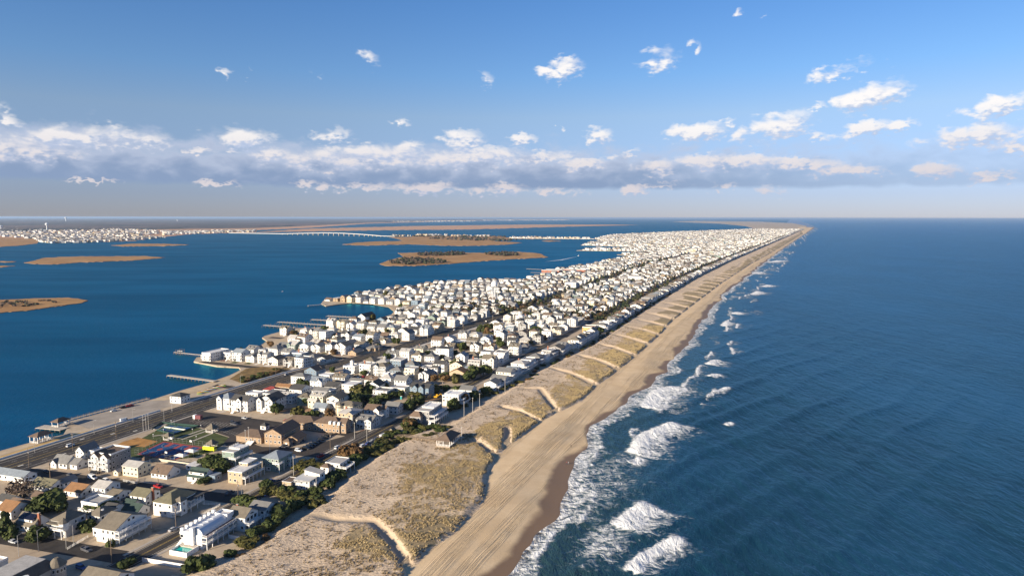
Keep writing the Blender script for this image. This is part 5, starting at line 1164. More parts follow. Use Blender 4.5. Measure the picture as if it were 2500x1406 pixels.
class Merge:
    """many small far buildings as one mesh with a tint for each"""
    def __init__(s): s.v = []; s.f = []; s.c = []
    def quad(s, pts, col):
        i = len(s.v); s.v += pts; s.c += [(*col, 1)] * len(pts); s.f.append((i, i + 1, i + 2, i + (3 if len(pts) == 4 else 2)))
    def build(s, name, label, cat):
        me = bpy.data.meshes.new(name); me.from_pydata(s.v, [], [f if f[2] != f[3] else f[:3] for f in s.f])
        at = me.attributes.new('tint', 'FLOAT_COLOR', 'POINT'); at.data.foreach_set('color', np.array(s.c, dtype=np.float32).ravel()); me.materials.append(FARMAT)
        o = bpy.data.objects.new(name, me); COL.objects.link(o); return prop(o, label, cat, kind='stuff')
    def house(s, u, v, w, d, h, roof, axis, rise, wc, rc, rot=0.0, win=True, front='s', dk=False, rng=random):
        ca, sa = math.cos(-TH + rot), math.sin(-TH + rot); c = W(u, v)
        g = lambda x, y, z: (c.x + x * ca - y * sa, c.y + x * sa + y * ca, z)
        X, Y = w / 2, d / 2
        s.quad([g(-X, -Y, 0), g(X, -Y, 0), g(X, -Y, h), g(-X, -Y, h)], wc); s.quad([g(X, -Y, 0), g(X, Y, 0), g(X, Y, h), g(X, -Y, h)], wc)
        s.quad([g(X, Y, 0), g(-X, Y, 0), g(-X, Y, h), g(X, Y, h)], wc); s.quad([g(-X, Y, 0), g(-X, -Y, 0), g(-X, -Y, h), g(-X, Y, h)], wc)
        o = .4
        if roof == 'f': s.quad([g(-X, -Y, h), g(X, -Y, h), g(X, Y, h), g(-X, Y, h)], rc)
        elif roof == 'h':
            m = min(X, Y) ; rx, ry = X - m, Y - m; z = h - .1; t = h + rise
            a, b = g(-rx, -ry, t), g(rx, ry, t); P0, P1, P2, P3 = g(-X - o, -Y - o, z), g(X + o, -Y - o, z), g(X + o, Y + o, z), g(-X - o, Y + o, z)
            if X >= Y: s.quad([P0, P1, b, a], rc); s.quad([P1, P2, b], rc); s.quad([P2, P3, a, b], rc); s.quad([P3, P0, a], rc)
            else: s.quad([P0, P1, a], rc); s.quad([P1, P2, b, a], rc); s.quad([P2, P3, b], rc); s.quad([P3, P0, a, b], rc)
        elif axis == 'x':
            t = h + rise; s.quad([g(-X - o, -Y - o, h - .2), g(X + o, -Y - o, h - .2), g(X + o, 0, t), g(-X - o, 0, t)], rc); s.quad([g(X + o, Y + o, h - .2), g(-X - o, Y + o, h - .2), g(-X - o, 0, t), g(X + o, 0, t)], rc)
            s.quad([g(X, -Y, h), g(X, Y, h), g(X, 0, t - .1)], wc); s.quad([g(-X, Y, h), g(-X, -Y, h), g(-X, 0, t - .1)], wc)
        else:
            t = h + rise; s.quad([g(X + o, -Y - o, h - .2), g(X + o, Y + o, h - .2), g(0, Y + o, t), g(0, -Y - o, t)], rc); s.quad([g(-X - o, Y + o, h - .2), g(-X - o, -Y - o, h - .2), g(0, -Y - o, t), g(0, Y + o, t)], rc)
            s.quad([g(-X, -Y, h), g(X, -Y, h), g(0, -Y, t - .1)], wc); s.quad([g(X, Y, h), g(-X, Y, h), g(0, Y, t - .1)], wc)
        if win:
            st = max(1, int(h / 2.7)); sh = h / st
            for k in range(st):
                z0 = k * sh + sh * .35; z1 = z0 + sh * .5
                for i in range(3):
                    if rng.random() < .3: continue
                    a = -X + w * (i + .25 + rng.random() * .2) / 3; s.quad([g(a, -Y - .06, z0), g(a + 1.5, -Y - .06, z0), g(a + 1.5, -Y - .06, z1), g(a, -Y - .06, z1)], (.02, .025, .03))
                    a = -Y + d * (i + .3) / 3; s.quad([g(X + .06, a, z0), g(X + .06, a + 1.4, z0), g(X + .06, a + 1.4, z1), g(X + .06, a, z1)], (.02, .025, .03))
        if dk:
            z = h - 2.6; dz = 2.0
            if front == 's': q = (-X, X, -Y - dz, -Y)
            else: q = (X, X + dz, -Y, Y)
            a, b, e, f = q; wcol = (.8, .78, .75)
            s.quad([g(a, e, z), g(b, e, z), g(b, f, z), g(a, f, z)], (.45, .42, .38)); s.quad([g(a, e, z - .2), g(b, e, z - .2), g(b, e, z + .9), g(a, e, z + .9)], wcol); s.quad([g(b, e, z - .2), g(b, f, z - .2), g(b, f, z + .9), g(b, e, z + .9)], wcol)
mg = Merge()
for u, v, s, front in FAR:
    if taken(u - 5, u + 5, v - 5, v + 5): continue
    if u > 1300 and rngh.random() < .025: s['w'], s['d'], s['h'], s['roof'], s['rm'] = rngh.uniform(18, 30), rngh.uniform(14, 22), rngh.uniform(7, 11), 'f', rngh.choice(('light', 'grey', 'white'))
    far = u > 2600; wl = s['wall'] if rngh.random() < .6 else 'white'
    mg.house(u, v, s['w'], s['d'], s['h'], s['roof'], s['axis'], s['rise'], WCOL[wl], RCOL[s['rm']], win=u < 2400, front=front, dk=s['deck'] and u < 2400 and front != 'n', rng=rngh)
mg.build('distant_houses', 'dense rows of small pale houses receding up the barrier island', 'houses')
# ------------------------------------------------------------------ trees and shrubs
def foliage_mat(name, a, b_):
    m, k, b = principled(name); b.inputs['Roughness'].default_value = 0.75; b.inputs['Specular IOR Level'].default_value = 0.15
    oi = k.new('ShaderNodeObjectInfo'); g = k.new('ShaderNodeNewGeometry')
    f = k.math('ADD', k.math('MULTIPLY', g.outputs['Random Per Island'], .75), k.math('MULTIPLY', oi.outputs['Random'], .3))
    k.link(k.mix(f, a, b_), b.inputs['Base Color']); return m
FOL = {'pine': foliage_mat('evergreen_leaves', (0.020, 0.032, 0.010), (0.080, 0.095, 0.026)), 'shrub': foliage_mat('shrub_leaves', (0.035, 0.040, 0.012), (0.12, 0.105, 0.030)), 'rust': foliage_mat('rust_leaves', (0.06, 0.036, 0.018), (0.17, 0.10, 0.04)), 'bare': foliage_mat('bare_twigs', (0.06, 0.045, 0.035), (0.14, 0.10, 0.075))}
BARK = mat('bark', (0.10, 0.075, 0.05), .9, .3, 2.0)
def crown_mesh(name, m, seed, shape='round', n=520, leaf=.15):
    """leaf-sized faces through the volume of a few uneven lobes; unit size, base at z=0"""
    rg = random.Random(seed); v = []; f = []
    if shape == 'cone': lobes = [(rg.uniform(-.12, .12), rg.uniform(-.12, .12), z, .50 * (1 - z) + .12) for z in (.12, .3, .48, .66, .82, .95)]
    else: lobes = [(rg.uniform(-.32, .32), rg.uniform(-.32, .32), rg.uniform(.25, .68), rg.uniform(.20, .36)) for _ in range(9)]
    for i in range(n):
        lx, ly, lz, lr = rg.choice(lobes); d = Vector((rg.gauss(0, 1), rg.gauss(0, 1), rg.gauss(0, .9))).normalized()
        p = Vector((lx, ly, lz)) + d * lr * rg.uniform(.65, 1.08); p.z = max(p.z, .02)
        nrm = (d + Vector((rg.uniform(-.6, .6), rg.uniform(-.6, .6), rg.uniform(-.3, .7)))).normalized()
        a = nrm.orthogonal().normalized(); b = nrm.cross(a); s = leaf * rg.uniform(.6, 1.25)
        k = len(v); v += [tuple(p + a * s), tuple(p + b * s * .8), tuple(p - a * s), tuple(p - b * s * .7)]; f.append((k, k + 1, k + 2, k + 3))
    me = bpy.data.meshes.new(name); me.from_pydata(v, [], f); me.materials.append(m); return me
CROWNS = {k: [crown_mesh('crown', FOL[k], 10 * i + j, 'round', 560 if k != 'bare' else 260, .15 if k != 'bare' else .07) for j in range(4)] for i, k in enumerate(FOL)}
CONES = [crown_mesh('crown', FOL['pine'], 90 + j, 'cone', 520, .13) for j in range(3)]
tm = MB().cyl(0, 0, -.05, .55, .07, .04, 7); tm.bar((0, 0, .3), (.22, .1, .55), .025); tm.bar((0, 0, .32), (-.2, .14, .58), .025); tm.bar((0, 0, .36), (.02, -.24, .6), .022)
TRUNK = bpy.data.meshes.new('trunk'); TRUNK.from_pydata(tm.v, [], tm.f); TRUNK.materials.append(BARK)
rgt = random.Random(3)
KW = {'pine': 'evergreen', 'shrub': 'olive', 'rust': 'rust-brown', 'bare': 'leafless'}
def street_word(u):
    k = min(range(len(CROSS)), key=lambda i: abs(CROSS[i] - u))
    return ('second street before town hall', 'first street before town hall', 'town hall corner')[k] if k < 3 else f'{ORD[k - 3]} street past town hall'
def own_label(kind, h, noun, u, where):
    lab = f"{'tall' if h > 6.2 else 'low' if h < 3.0 else 'medium'} {KW[kind]} {noun} {where} by {street_word(u)}"; return lab, lab + ' group'
def tree(p, r, h, kind, label, group, name='shrub', cat='shrub', cone=False):
    o = bpy.data.objects.new(name, None); COL.objects.link(o); o.location = p; o.rotation_euler = (0, 0, rgt.uniform(0, 6.28)); prop(o, label, cat, group)
    c = bpy.data.objects.new('crown', rgt.choice(CONES) if cone else rgt.choice(CROWNS[kind])); COL.objects.link(c); c.parent = o; c.scale = (r * 1.75, r * 1.75 * rgt.uniform(.8, 1.1), h); c.location = (0, 0, h * .04)
    t = bpy.data.objects.new('trunk', TRUNK); COL.objects.link(t); t.parent = o; t.scale = (h * .9, h * .9, h * .95); return o
def bush(x, y, r, h, kind='pine', label='dark green evergreen bush among the front yards', group='evergreen bushes in the yards', **k):
    if label in (LY, LSC, L2): label, group = own_label(kind, h, 'tree' if label == LY else 'bush', PUV(x, y)[0], {LY: 'between the southern cottages', LSC: 'in the golden marsh', L2: 'around the tilted-roof modern house'}[label])
    if label in (HL, LM, L3): label, group = own_label(kind, h, 'tree' if label == LM else 'bush', PUV(x, y)[0], {HL: 'on the dune edge', LM: 'in the houses', L3: 'beside ocean street'}[label])
    return tree(P(x, y), r, h, kind, label, group, **k)
LSC = 'low scrub bush in the golden marsh beside the boulevard'
L2, G2 = 'bushy green hedge shrub around the tilted-roof modern house', 'hedge around the modern house'
LY, GY = 'dark green evergreen tree between the cottages south of the park', 'evergreens among the southern cottages'
LM, GM = 'leafy green tree in the block north of the town hall', 'trees north of the town hall'
L3, G3 = 'tall dark thicket shrub between ocean street and the dunes', 'thicket along ocean street'
HL, HG = 'dark olive bayberry bush on the dune edge behind the beach houses', 'bushes along the dune edge'
for x, y, r, h, kd in [(486,1386,5.5,6,'pine'),(468,1392,4,5,'pine'),(505,1392,3.5,4,'pine'),(562,1357,2.8,2.6,'pine'),(586,1362,2.2,1.8,'rust'),(590,1330,3.2,3.4,'shrub'),(610,1335,3.8,4,'shrub'),(618,1312,4,4.2,'pine'),(640,1302,4,4,'shrub'),(650,1318,2.5,2.4,'rust'),(664,1290,4.2,4.6,'pine'),(676,1275,4.6,6,'pine'),(690,1262,4.6,7,'pine'),(700,1250,4,6.5,'pine'),(668,1256,4,6,'pine'),(648,1330,1.6,1.4,'shrub'),(720,1242,4,4,'pine'),(640,1262,3,4,'pine')]:
    bush(x, y, r, h, kd, HL, HG)
L2, G2 = 'bushy green hedge shrub around the tilted-roof modern house', 'hedge around the modern house'
for i in range(11): bush(644 + i * 13.5, 1204 + i * 3.2 + rgt.uniform(-3, 3), 3.8, 4.0, 'shrub', L2, G2)
for x, y in ((650, 1192), (700, 1206), (735, 1216), (772, 1228), (770, 1212)): bush(x, y, 4.2, 4.6, 'pine', L2, G2)
for x, y in ((735,1146),(752,1142),(770,1146),(785,1150),(748,1156)): bush(x, y, 4.2, 5, 'shrub', L2, G2)
L3, G3 = 'tall dark thicket shrub between ocean street and the dunes', 'thicket along ocean street'
for i in range(16): t = i / 15; bush(795 + 155 * t + rgt.uniform(-6, 6), 1188 - 118 * t + rgt.uniform(-5, 5), 4.4, 4.6, rgt.choice(('pine', 'pine', 'shrub')), L3, G3)
for i in range(9): t = i / 8; bush(905 + 90 * t, 1106 - 32 * t + rgt.uniform(-6, 10), 3.8, 3.2, rgt.choice(('shrub', 'shrub', 'pine')), L3, G3)
for i in range(10): bush(955 + i * 14, 1062 + rgt.uniform(-6, 9), 3.6, 3.4, rgt.choice(('pine', 'shrub')), L3, G3)
for i in range(12): bush(985 + i * 10, 1046 + rgt.uniform(-4, 4), 3.0, 2.8, rgt.choice(('pine', 'shrub')), L3, G3)
for x, y in ((846,1112),(872,1118),(858,1108)): bush(x, y, 4.2, 6.4, 'rust', 'orange-leaved tree beside the ocean street parking bays', 'orange-leaved trees', name='tree', cat='tree')
LY, GY = 'dark green evergreen tree between the cottages south of the park', 'evergreens among the southern cottages'
for x, y, r, h, c in [(108,1248,6,8,0),(128,1240,7,9,0),(142,1250,5,7,0),(92,1256,4.5,6,0),(70,1268,4,5,0),(232,1250,5,5,0),(248,1252,5.5,5.5,0),(266,1250,5,5,0),(282,1254,4,4,0),(212,1298,4,6,0),(95,1318,5,6,0),(110,1312,4,5.5,0),(82,1322,4,4,0),(18,1300,3.4,9,1),(30,1312,3,5,1),(5,1306,4,4,0),(270,1334,2.4,2.4,0),(318,1378,3.6,3.4,0),(300,1384,3,3,0),(604,1236,5,5.4,0),(590,1228,4,4.6,0),(615,1238,3.6,4,0)]:
    bush(x, y, r, h, 'pine', LY, GY, name='tree', cat='tree', cone=bool(c))
for x, y in ((45,1202),(60,1212)): bush(x, y, 6, 8, 'bare', 'bare leafless tree beside the long low white building', 'bare trees by the boulevard', name='tree', cat='tree')
LP, GP = 'trimmed hedge of dark evergreen between the sandy yard and the tan building', 'trimmed hedge'
for i in range(9): t = i / 8; bush(500 + 52 * t, 1180 - 32 * t, 3.2, 3.4, 'pine', LP, GP)
for x, y in ((515,1142),(528,1140),(540,1146),(505,1138),(520,1130)): bush(x, y, 5, 5.5, 'pine', 'big rounded evergreen behind the wide-dormer house', 'rounded evergreens by the hedge', name='tree', cat='tree')
LSC = 'low scrub bush in the golden marsh beside the boulevard'
L2, G2 = 'bushy green hedge shrub around the tilted-roof modern house', 'hedge around the modern house'
LY, GY = 'dark green evergreen tree between the cottages south of the park', 'evergreens among the southern cottages'
LM, GM = 'leafy green tree in the block north of the town hall', 'trees north of the town hall'
for x, y, r, h, kd in [(749,986,6.5,8,'pine'),(765,982,4,5,'pine'),(812,992,6,6,'pine'),(828,990,5,6,'shrub'),(862,986,6.5,9,'pine'),(878,966,6.5,10,'shrub'),(893,978,5,6,'pine'),(857,1022,4.4,6,'pine'),(690,968,5,6,'pine'),(702,972,4,5,'rust'),(915,985,5,5,'pine'),(935,978,5.5,6,'pine'),(955,972,5,6,'pine'),(975,968,4.5,5,'pine'),(995,1000,5.5,7,'pine'),(1010,995,5.5,7,'pine'),(1024,988,5,6.5,'pine'),(938,952,4.5,7,'shrub'),(950,945,4,6,'shrub'),(1085,955,5,6,'pine'),(1110,960,4.5,6,'pine'),(1122,955,4,5,'pine'),(1145,930,6,10,'pine'),(1160,922,6,11,'pine'),(1180,915,6,9,'pine'),(1060,928,3,5,'rust')]:
    bush(x, y, r, h, kd, LM, GM, name='tree', cat='tree')
for i in range(26): t = i / 25; bush(1000 + 310 * t + rgt.uniform(-4, 4), 1040 - 125 * t + rgt.uniform(0, 7), 2.8, 2.4, rgt.choice(('shrub', 'pine', 'rust', 'shrub')), HL, HG)
for i in range(60):
    u = 560 + i * 12 + rgt.uniform(-4, 4); v = float(edge(u)) + rgt.uniform(-2, 3); kd = rgt.choice(('shrub', 'pine', 'rust')); tree(W(u, v), 2.6, 2.2, kd, *own_label(kd, 2.2, 'bush', u, 'on the dune edge'))
LT, GT = 'yard tree between the closely packed beach houses', 'yard trees among the town lots'
for (u, v) in trees_here:
    if taken(u - 2.5, u + 2.5, v - 2.5, v + 2.5): continue
    for j in range(rgt.choice((1, 2, 2))):
        hh, kd = rgt.uniform(5, 9), rgt.choice(('pine', 'pine', 'pine', 'shrub', 'rust')); tree(W(u + rgt.uniform(-4, 4), v + rgt.uniform(-4, 4)), rgt.uniform(3.5, 5.5), hh, kd, *own_label(kd, hh, 'tree', u, 'bayward of the boulevard' if v < float(boul_c(u)) else 'east of the boulevard'), name='tree', cat='tree')
for i in range(330):
    u = rgt.uniform(372, 1000) if i < 170 else rgt.uniform(440, 720); v = float(boul_c(u)) + rgt.choice((-1, 1, 1)) * rgt.uniform(17, 128)
    if v > OCEAN_ST - 8 or taken(u - 2, u + 2, v - 2, v + 2, .3): continue
    if any(abs(u - c) < 7 for c in CROSS): continue
    q = W(u, v)
    if in_poly([q.x], [q.y], TOWN_POLY)[0]: hh, kd = rgt.uniform(3.5, 7.5), rgt.choice(('pine', 'pine', 'pine', 'shrub', 'rust')); tree(q, rgt.uniform(2.4, 4.4), hh, kd, *own_label(kd, hh, 'tree', u, 'bayward of the boulevard' if v < float(boul_c(u)) else 'east of the boulevard'), name='tree', cat='tree')
for i in range(22):
    t = rgt.random(); bush(592 + 90 * t, 930 - 24 * t + rgt.uniform(-5, 5), 2.8, 2.4, rgt.choice(('shrub', 'pine', 'rust')), 'low scrub bush in the golden marsh beside the boulevard', 'scrub by the boulevard marsh')

# ------------------------------------------------------------------ poles and lamps
STEEL = mat('galvanised_steel', (0.42, 0.41, 0.39), .5, .1, 1.0, metal=.4); POLEW = mat('pole_wood', (0.20, 0.145, 0.10), .9, .25, 1.5)
def utility_proto():
    o = bpy.data.objects.new('utility_pole', None); COL.objects.link(o)
    MB().cyl(0, 0, 0, 11, .17, .11, 7).build('pole', POLEW, o); MB().box(-1.2, 1.2, -.07, .07, 10.0, 10.18).build('crossarm', POLEW, o); MB().cyl(.35, 0, 8.2, 9.1, .25, .25, 8).build('transformer', STEEL, o)
    for x in (-1.05, -.5, .5, 1.05): MB().cyl(x, 0, 10.18, 10.36, .05, .05, 6).build('insulator', TRIM, o)
    return o
def lamp_proto():
    o = bpy.data.objects.new('street_lamp', None); COL.objects.link(o)
    MB().cyl(0, 0, 0, 9.2, .12, .08, 7).build('pole', STEEL, o); MB().bar((0, 0, 9.0), (2.2, 0, 9.5), .05).build('arm', STEEL, o); MB().box(1.9, 2.7, -.14, .14, 9.42, 9.56).build('lamp_head', STEEL, o); return o
def plain_proto():
    o = bpy.data.objects.new('light_mast', None); COL.objects.link(o)
    MB().cyl(0, 0, 0, 10.5, .15, .10, 7).build('pole', mat('silver_pole', (.5, .47, .43), .6, .1), o); MB().box(-.5, .5, -.12, .12, 10.4, 10.6).build('floodlight', STEEL, o); return o
PROTO = {'wood': utility_proto(), 'lamp': lamp_proto(), 'mast': plain_proto()}
used = set()
def copy_tree(o, parent=None):
    c = o.copy(); COL.objects.link(c); c.parent = parent
    for ch in o.children: copy_tree(ch, c)
    return c
def inst(proto, p, rz, label, cat, group=None, key=None):
    if id(proto) in used: o = copy_tree(proto)
    else: o = proto; used.add(id(proto))
    o.location = p; o.rotation_euler = (0, 0, rz); prop(o, label, cat, group); return o
def pole(kind, p, rz=0.0, where='the boulevard'):
    nm = {'wood': 'wooden utility pole with crossarm along ', 'lamp': 'steel street lamp with curved arm along ', 'mast': 'tall silver light mast standing by '}[kind]
    uu = UV(p)[0]; w0 = where; where = where if where in ('the dune edge', 'the park courts') else where + (' near ' if where == 'the cross streets' else ' at ') + street_word(uu)
    inst(PROTO[kind], p, -TH + rz, nm + where, {'wood': 'utility pole', 'lamp': 'street lamp', 'mast': 'light mast'}[kind], {'wood': 'utility poles along ', 'lamp': 'street lamps along ', 'mast': 'light masts by '}[kind] + where)
for x, y, k in [(71,1140,'wood'),(85,1104,'lamp'),(178,1100,'wood'),(230,1059,'lamp'),(284,1071,'wood'),(325,1030,'lamp'),(401,1032,'lamp'),(420,1003,'mast')]: pole(k, P(x, y))
for x, y, k in [(123,1172,'wood'),(387,1190,'wood'),(162,1339,'lamp'),(180,1331,'lamp'),(94,1345,'lamp'),(46,1358,'lamp'),(273,1374,'wood')]: pole(k, P(x, y), math.pi / 2, 'the cross streets')
for x, y, k in [(430,1289,'wood'),(582,1225,'wood'),(659,1107,'mast'),(717,1160,'mast'),(866,1071,'mast'),(896,1079,'mast'),(773,1209,'mast'),(590,1208,'lamp')]: pole(k, P(x, y), 0, 'ocean street')
for x, y in [(1133,1016),(1171,995),(1154,1006),(1127,1082),(1233,957)]: pole('mast', P(x, y, 1.0), 0, 'the dune edge')
for x, y in [(350,1052),(357,1050),(363,1048),(600,1090),(608,1083)]: pole('mast', P(x, y), 0, 'the park courts')
for i, u in enumerate(np.arange(430, 1500, 42)):
    pole('wood' if i % 3 else 'lamp', W(u, float(boul_c(u)) - (16 if u < 560 else 13.2)), 0); 
    if i % 2: pole('wood', W(u + 17, float(boul_c(u)) + 16.5), math.pi, 'the boulevard')
for u in np.arange(330, 1300, 48): pole('wood', W(u, OCEAN_ST - 7.8), 0, 'ocean street')
for cu in CROSS[3:12]:
    for v in (-290, -335): pole('wood', W(cu + 5.6, v), math.pi / 2, 'the cross streets')

# ------------------------------------------------------------------ vehicles
PAINTS = {'white': mat('car_white', (.78, .78, .76), .25, .03, spec=.5), 'black': mat('car_black', (.012, .012, .014), .25, .05, spec=.5), 'silver': mat('car_silver', (.42, .43, .44), .3, .05, spec=.5), 'red': mat('car_red', (.35, .02, .02), .25, .05, spec=.5), 'blue': mat('car_blue', (.03, .07, .22), .25, .05, spec=.5), 'grey': mat('car_grey', (.09, .09, .10), .3, .05, spec=.5)}
TYRE = mat('tyre', (.015, .015, .015), .9, .1); RIM = mat('wheel_rim', (.35, .35, .36), .4, .1, metal=.6); LIGHTM = mat('headlight', (.7, .7, .65), .2, .05); TAIL = mat('taillight', (.35, .01, .01), .3, .05)
def loft(secs):
    """solid through cross sections; each is a list of points in order"""
    v = [p for s in secs for p in s]; n = len(secs[0]); f = []
    for i in range(len(secs) - 1):
        for k in range(n): f.append((i * n + k, i * n + (k + 1) % n, (i + 1) * n + (k + 1) % n, (i + 1) * n + k))
    f.append(tuple(range(n))[::-1]); f.append(tuple((len(secs) - 1) * n + k for k in range(n))); return v, f
def car_proto(kind, col):
    nm = {'sedan': 'car', 'suv': 'suv', 'pickup': 'pickup_truck', 'van': 'van'}[kind]
    o = bpy.data.objects.new(nm, None); COL.objects.link(o); pm = PAINTS[col]
    L, Wd, hb, ht = {'sedan': (4.6, 1.8, .92, 1.45), 'suv': (4.8, 1.92, 1.05, 1.78), 'pickup': (5.6, 1.95, 1.05, 1.82), 'van': (5.6, 2.0, 1.15, 2.35)}[kind]
    def sec(x, w, z0, z1, r=.12): w /= 2; return [(x, -w, z0), (x, w, z0), (x, w, z1 - r), (x, w - r, z1), (x, -w + r, z1), (x, -w, z1 - r)]
    v, f = loft([sec(-L / 2, Wd * .86, .35, hb * .86), sec(-L / 2 + .25, Wd, .28, hb), sec(-L * .2, Wd, .25, hb), sec(L * .2, Wd, .25, hb), sec(L / 2 - .4, Wd * .98, .28, hb * .92), sec(L / 2, Wd * .84, .38, hb * .72)])
    MB().poly(v, f).build('body', pm, o)
    c0, c1 = {'sedan': (-.34, .24), 'suv': (-.47, .22), 'pickup': (-.08, .25), 'van': (-.48, .36)}[kind]
    c0 *= L; c1 *= L; s0, s1 = {'sedan': (.45, .75), 'suv': (.18, .6), 'pickup': (.15, .55), 'van': (.1, .6)}[kind]
    v, f = loft([sec(c0, Wd * .94, hb - .02, hb + .02), sec(c0 + s0, Wd * .84, hb - .02, ht - .08), sec(c1 - s1, Wd * .84, hb - .02, ht - .08), sec(c1, Wd * .94, hb - .02, hb + .02)])
    g = MB().poly(v, f).build('greenhouse', GLASS, o)
    v, f = loft([sec(c0 + s0 - .06, Wd * .82, ht - .14, ht), sec(c1 - s1 + .06, Wd * .82, ht - .14, ht)]); MB().poly(v, f).build('roof_panel', pm, g)
    if kind == 'van':
        v, f = loft([sec(c0 + .02, Wd * .96, hb - .05, ht), sec(c1 - s1 - .6, Wd * .96, hb - .05, ht)]); MB().poly(v, f).build('cargo_box', pm, o)
    if kind == 'pickup':
        mb = MB(); mb.box(-L / 2 + .1, c0 + .1, -Wd / 2, -Wd / 2 + .12, hb - .05, hb + .22).box(-L / 2 + .1, c0 + .1, Wd / 2 - .12, Wd / 2, hb - .05, hb + .22).box(-L / 2 + .08, -L / 2 + .2, -Wd / 2 + .12, Wd / 2 - .12, hb - .05, hb + .22); mb.build('bed', pm, o)
    for sx in (-L * .31, L * .31):
        for sy in (-1, 1):
            t = MB(); n = 10; i0 = 0
            for y in (sy * (Wd / 2 - .22), sy * (Wd / 2 + .02)): t.v += [(sx + .34 * math.cos(6.2832 * k / n), y, .34 + .34 * math.sin(6.2832 * k / n)) for k in range(n)]
            t.f = [(k, (k + 1) % n, n + (k + 1) % n, n + k) for k in range(n)] + [tuple(range(n)), tuple(range(n, 2 * n))]; wh = t.build('wheel', TYRE, o)
            r = MB(); yy = sy * (Wd / 2 + .03); r.v = [(sx + .19 * math.cos(6.2832 * k / 8), yy, .34 + .19 * math.sin(6.2832 * k / 8)) for k in range(8)] + [(sx, yy - sy * .02, .34)]; r.f = [(k, (k + 1) % 8, 8) for k in range(8)]; r.build('rim', RIM, wh)
    for sy in (-1, 1):
        MB().box(L / 2 - .12, L / 2 + .01, sy * Wd * .32 - .16, sy * Wd * .32 + .16, hb * .55, hb * .68).build('headlight', LIGHTM, o); MB().box(-L / 2 - .02, -L / 2 + .08, sy * Wd * .34 - .12, sy * Wd * .34 + .12, hb * .6, hb * .8).build('taillight', TAIL, o)
    return o
CARS = {}
def car(kind, col, p, head, label, group=None):
    """head: degrees from the island's long axis"""
    if (kind, col) not in CARS: CARS[kind, col] = car_proto(kind, col)
    inst(CARS[kind, col], (p[0], p[1], .03), math.pi / 2 - TH - R(head), label, {'sedan': 'car', 'suv': 'suv', 'pickup': 'pickup truck', 'van': 'van'}[kind], group)
car('suv', 'white', P(172, 1089), 0, 'white suv driving on the boulevard beside the bay'); car('van', 'white', P(226, 1168), 92, 'white van parked beside the grey three-storey house')
car('pickup', 'white', P(178, 1174), 92, 'white pickup truck on the shaded cross street'); car('suv', 'white', P(261, 1175), 92, 'white suv parked at the picket fence of the cream house')
car('suv', 'black', P(232, 1156), 70, 'black suv in the drive of the grey three-storey house'); car('sedan', 'grey', P(172, 1161), 92, 'dark grey car at the corner by the boulevard cottage')
car('sedan', 'silver', P(597, 1022), 95, 'silver car alone at the north edge of the parking lot'); car('suv', 'black', P(569, 1033), 95, 'black suv in the middle of the parking lot'); car('pickup', 'grey', P(572, 1037), 95, 'grey pickup truck beside the black suv in the lot')
car('sedan', 'white', P(278, 1004), 10, 'white car parked by the bay boardwalk railing'); car('suv', 'black', P(302, 996), 10, 'black suv parked by the bay boardwalk railing'); car('pickup', 'red', P(318, 992), 10, 'red pickup truck parked by the bay boardwalk railing'); car('van', 'white', P(304, 1028), 15, 'white van with boat trailer on the bay parking lot')
car('suv', 'white', P(729, 1101), 95, 'white suv at the near end of the town hall parking row'); car('suv', 'white', P(886, 1090), 2, 'white suv in the parking bay beside ocean street'); car('sedan', 'blue', P(899, 1083), 2, 'blue car in the parking bay beside ocean street'); car('sedan', 'silver', P(909, 1078), 2, 'silver car in the parking bay beside ocean street'); car('suv', 'grey', P(919, 1073), 2, 'grey suv in the parking bay beside ocean street'); car('van', 'white', P(935, 1067), 2, 'white van at the boardwalk end of the parking bay')
for i in range(9): t = i / 8; car(rgt.choice(('suv', 'sedan')), 'black', P(748 + 60 * t, 1096 - 35 * t), 80, 'black car in the shaded row before the town hall', 'black cars parked before the town hall')
for i in range(7): t = i / 6; car(rgt.choice(('suv', 'sedan')), 'grey', P(690 + 48 * t, 1093 - 15 * t), 80, 'dark grey car in the shade of the brick building', 'dark cars by the brick building')
car('suv', 'silver', P(700, 915), 0, 'silver suv driving on the boulevard past the marsh'); car('sedan', 'white', P(1110, 806), 0, 'white car driving up the boulevard between the houses'); car('suv', 'black', P(1188, 786), 0, 'black suv waiting on the boulevard median'); car('sedan', 'red', P(700, 1028), 92, 'red car turning beside the town hall')
for i in range(84):
    cu = rgt.choice(CROSS[3:11]); v = rgt.uniform(-370, -262); sd = rgt.choice((-3.4, 3.4)); c = rgt.choice(('white', 'black', 'silver', 'grey', 'grey', 'blue', 'red')); kd = rgt.choice(('suv', 'sedan', 'suv', 'pickup'))
    row = CROSS.index(cu) - 2
    car(kd, c, W(cu + sd - 1, v), 92, f"{c} {'car' if kd == 'sedan' else 'pickup truck' if kd == 'pickup' else 'suv'} parked on the {ORD[row - 1]} cross street past the town hall", f'cars parked on cross street {ORD[row - 1]}')
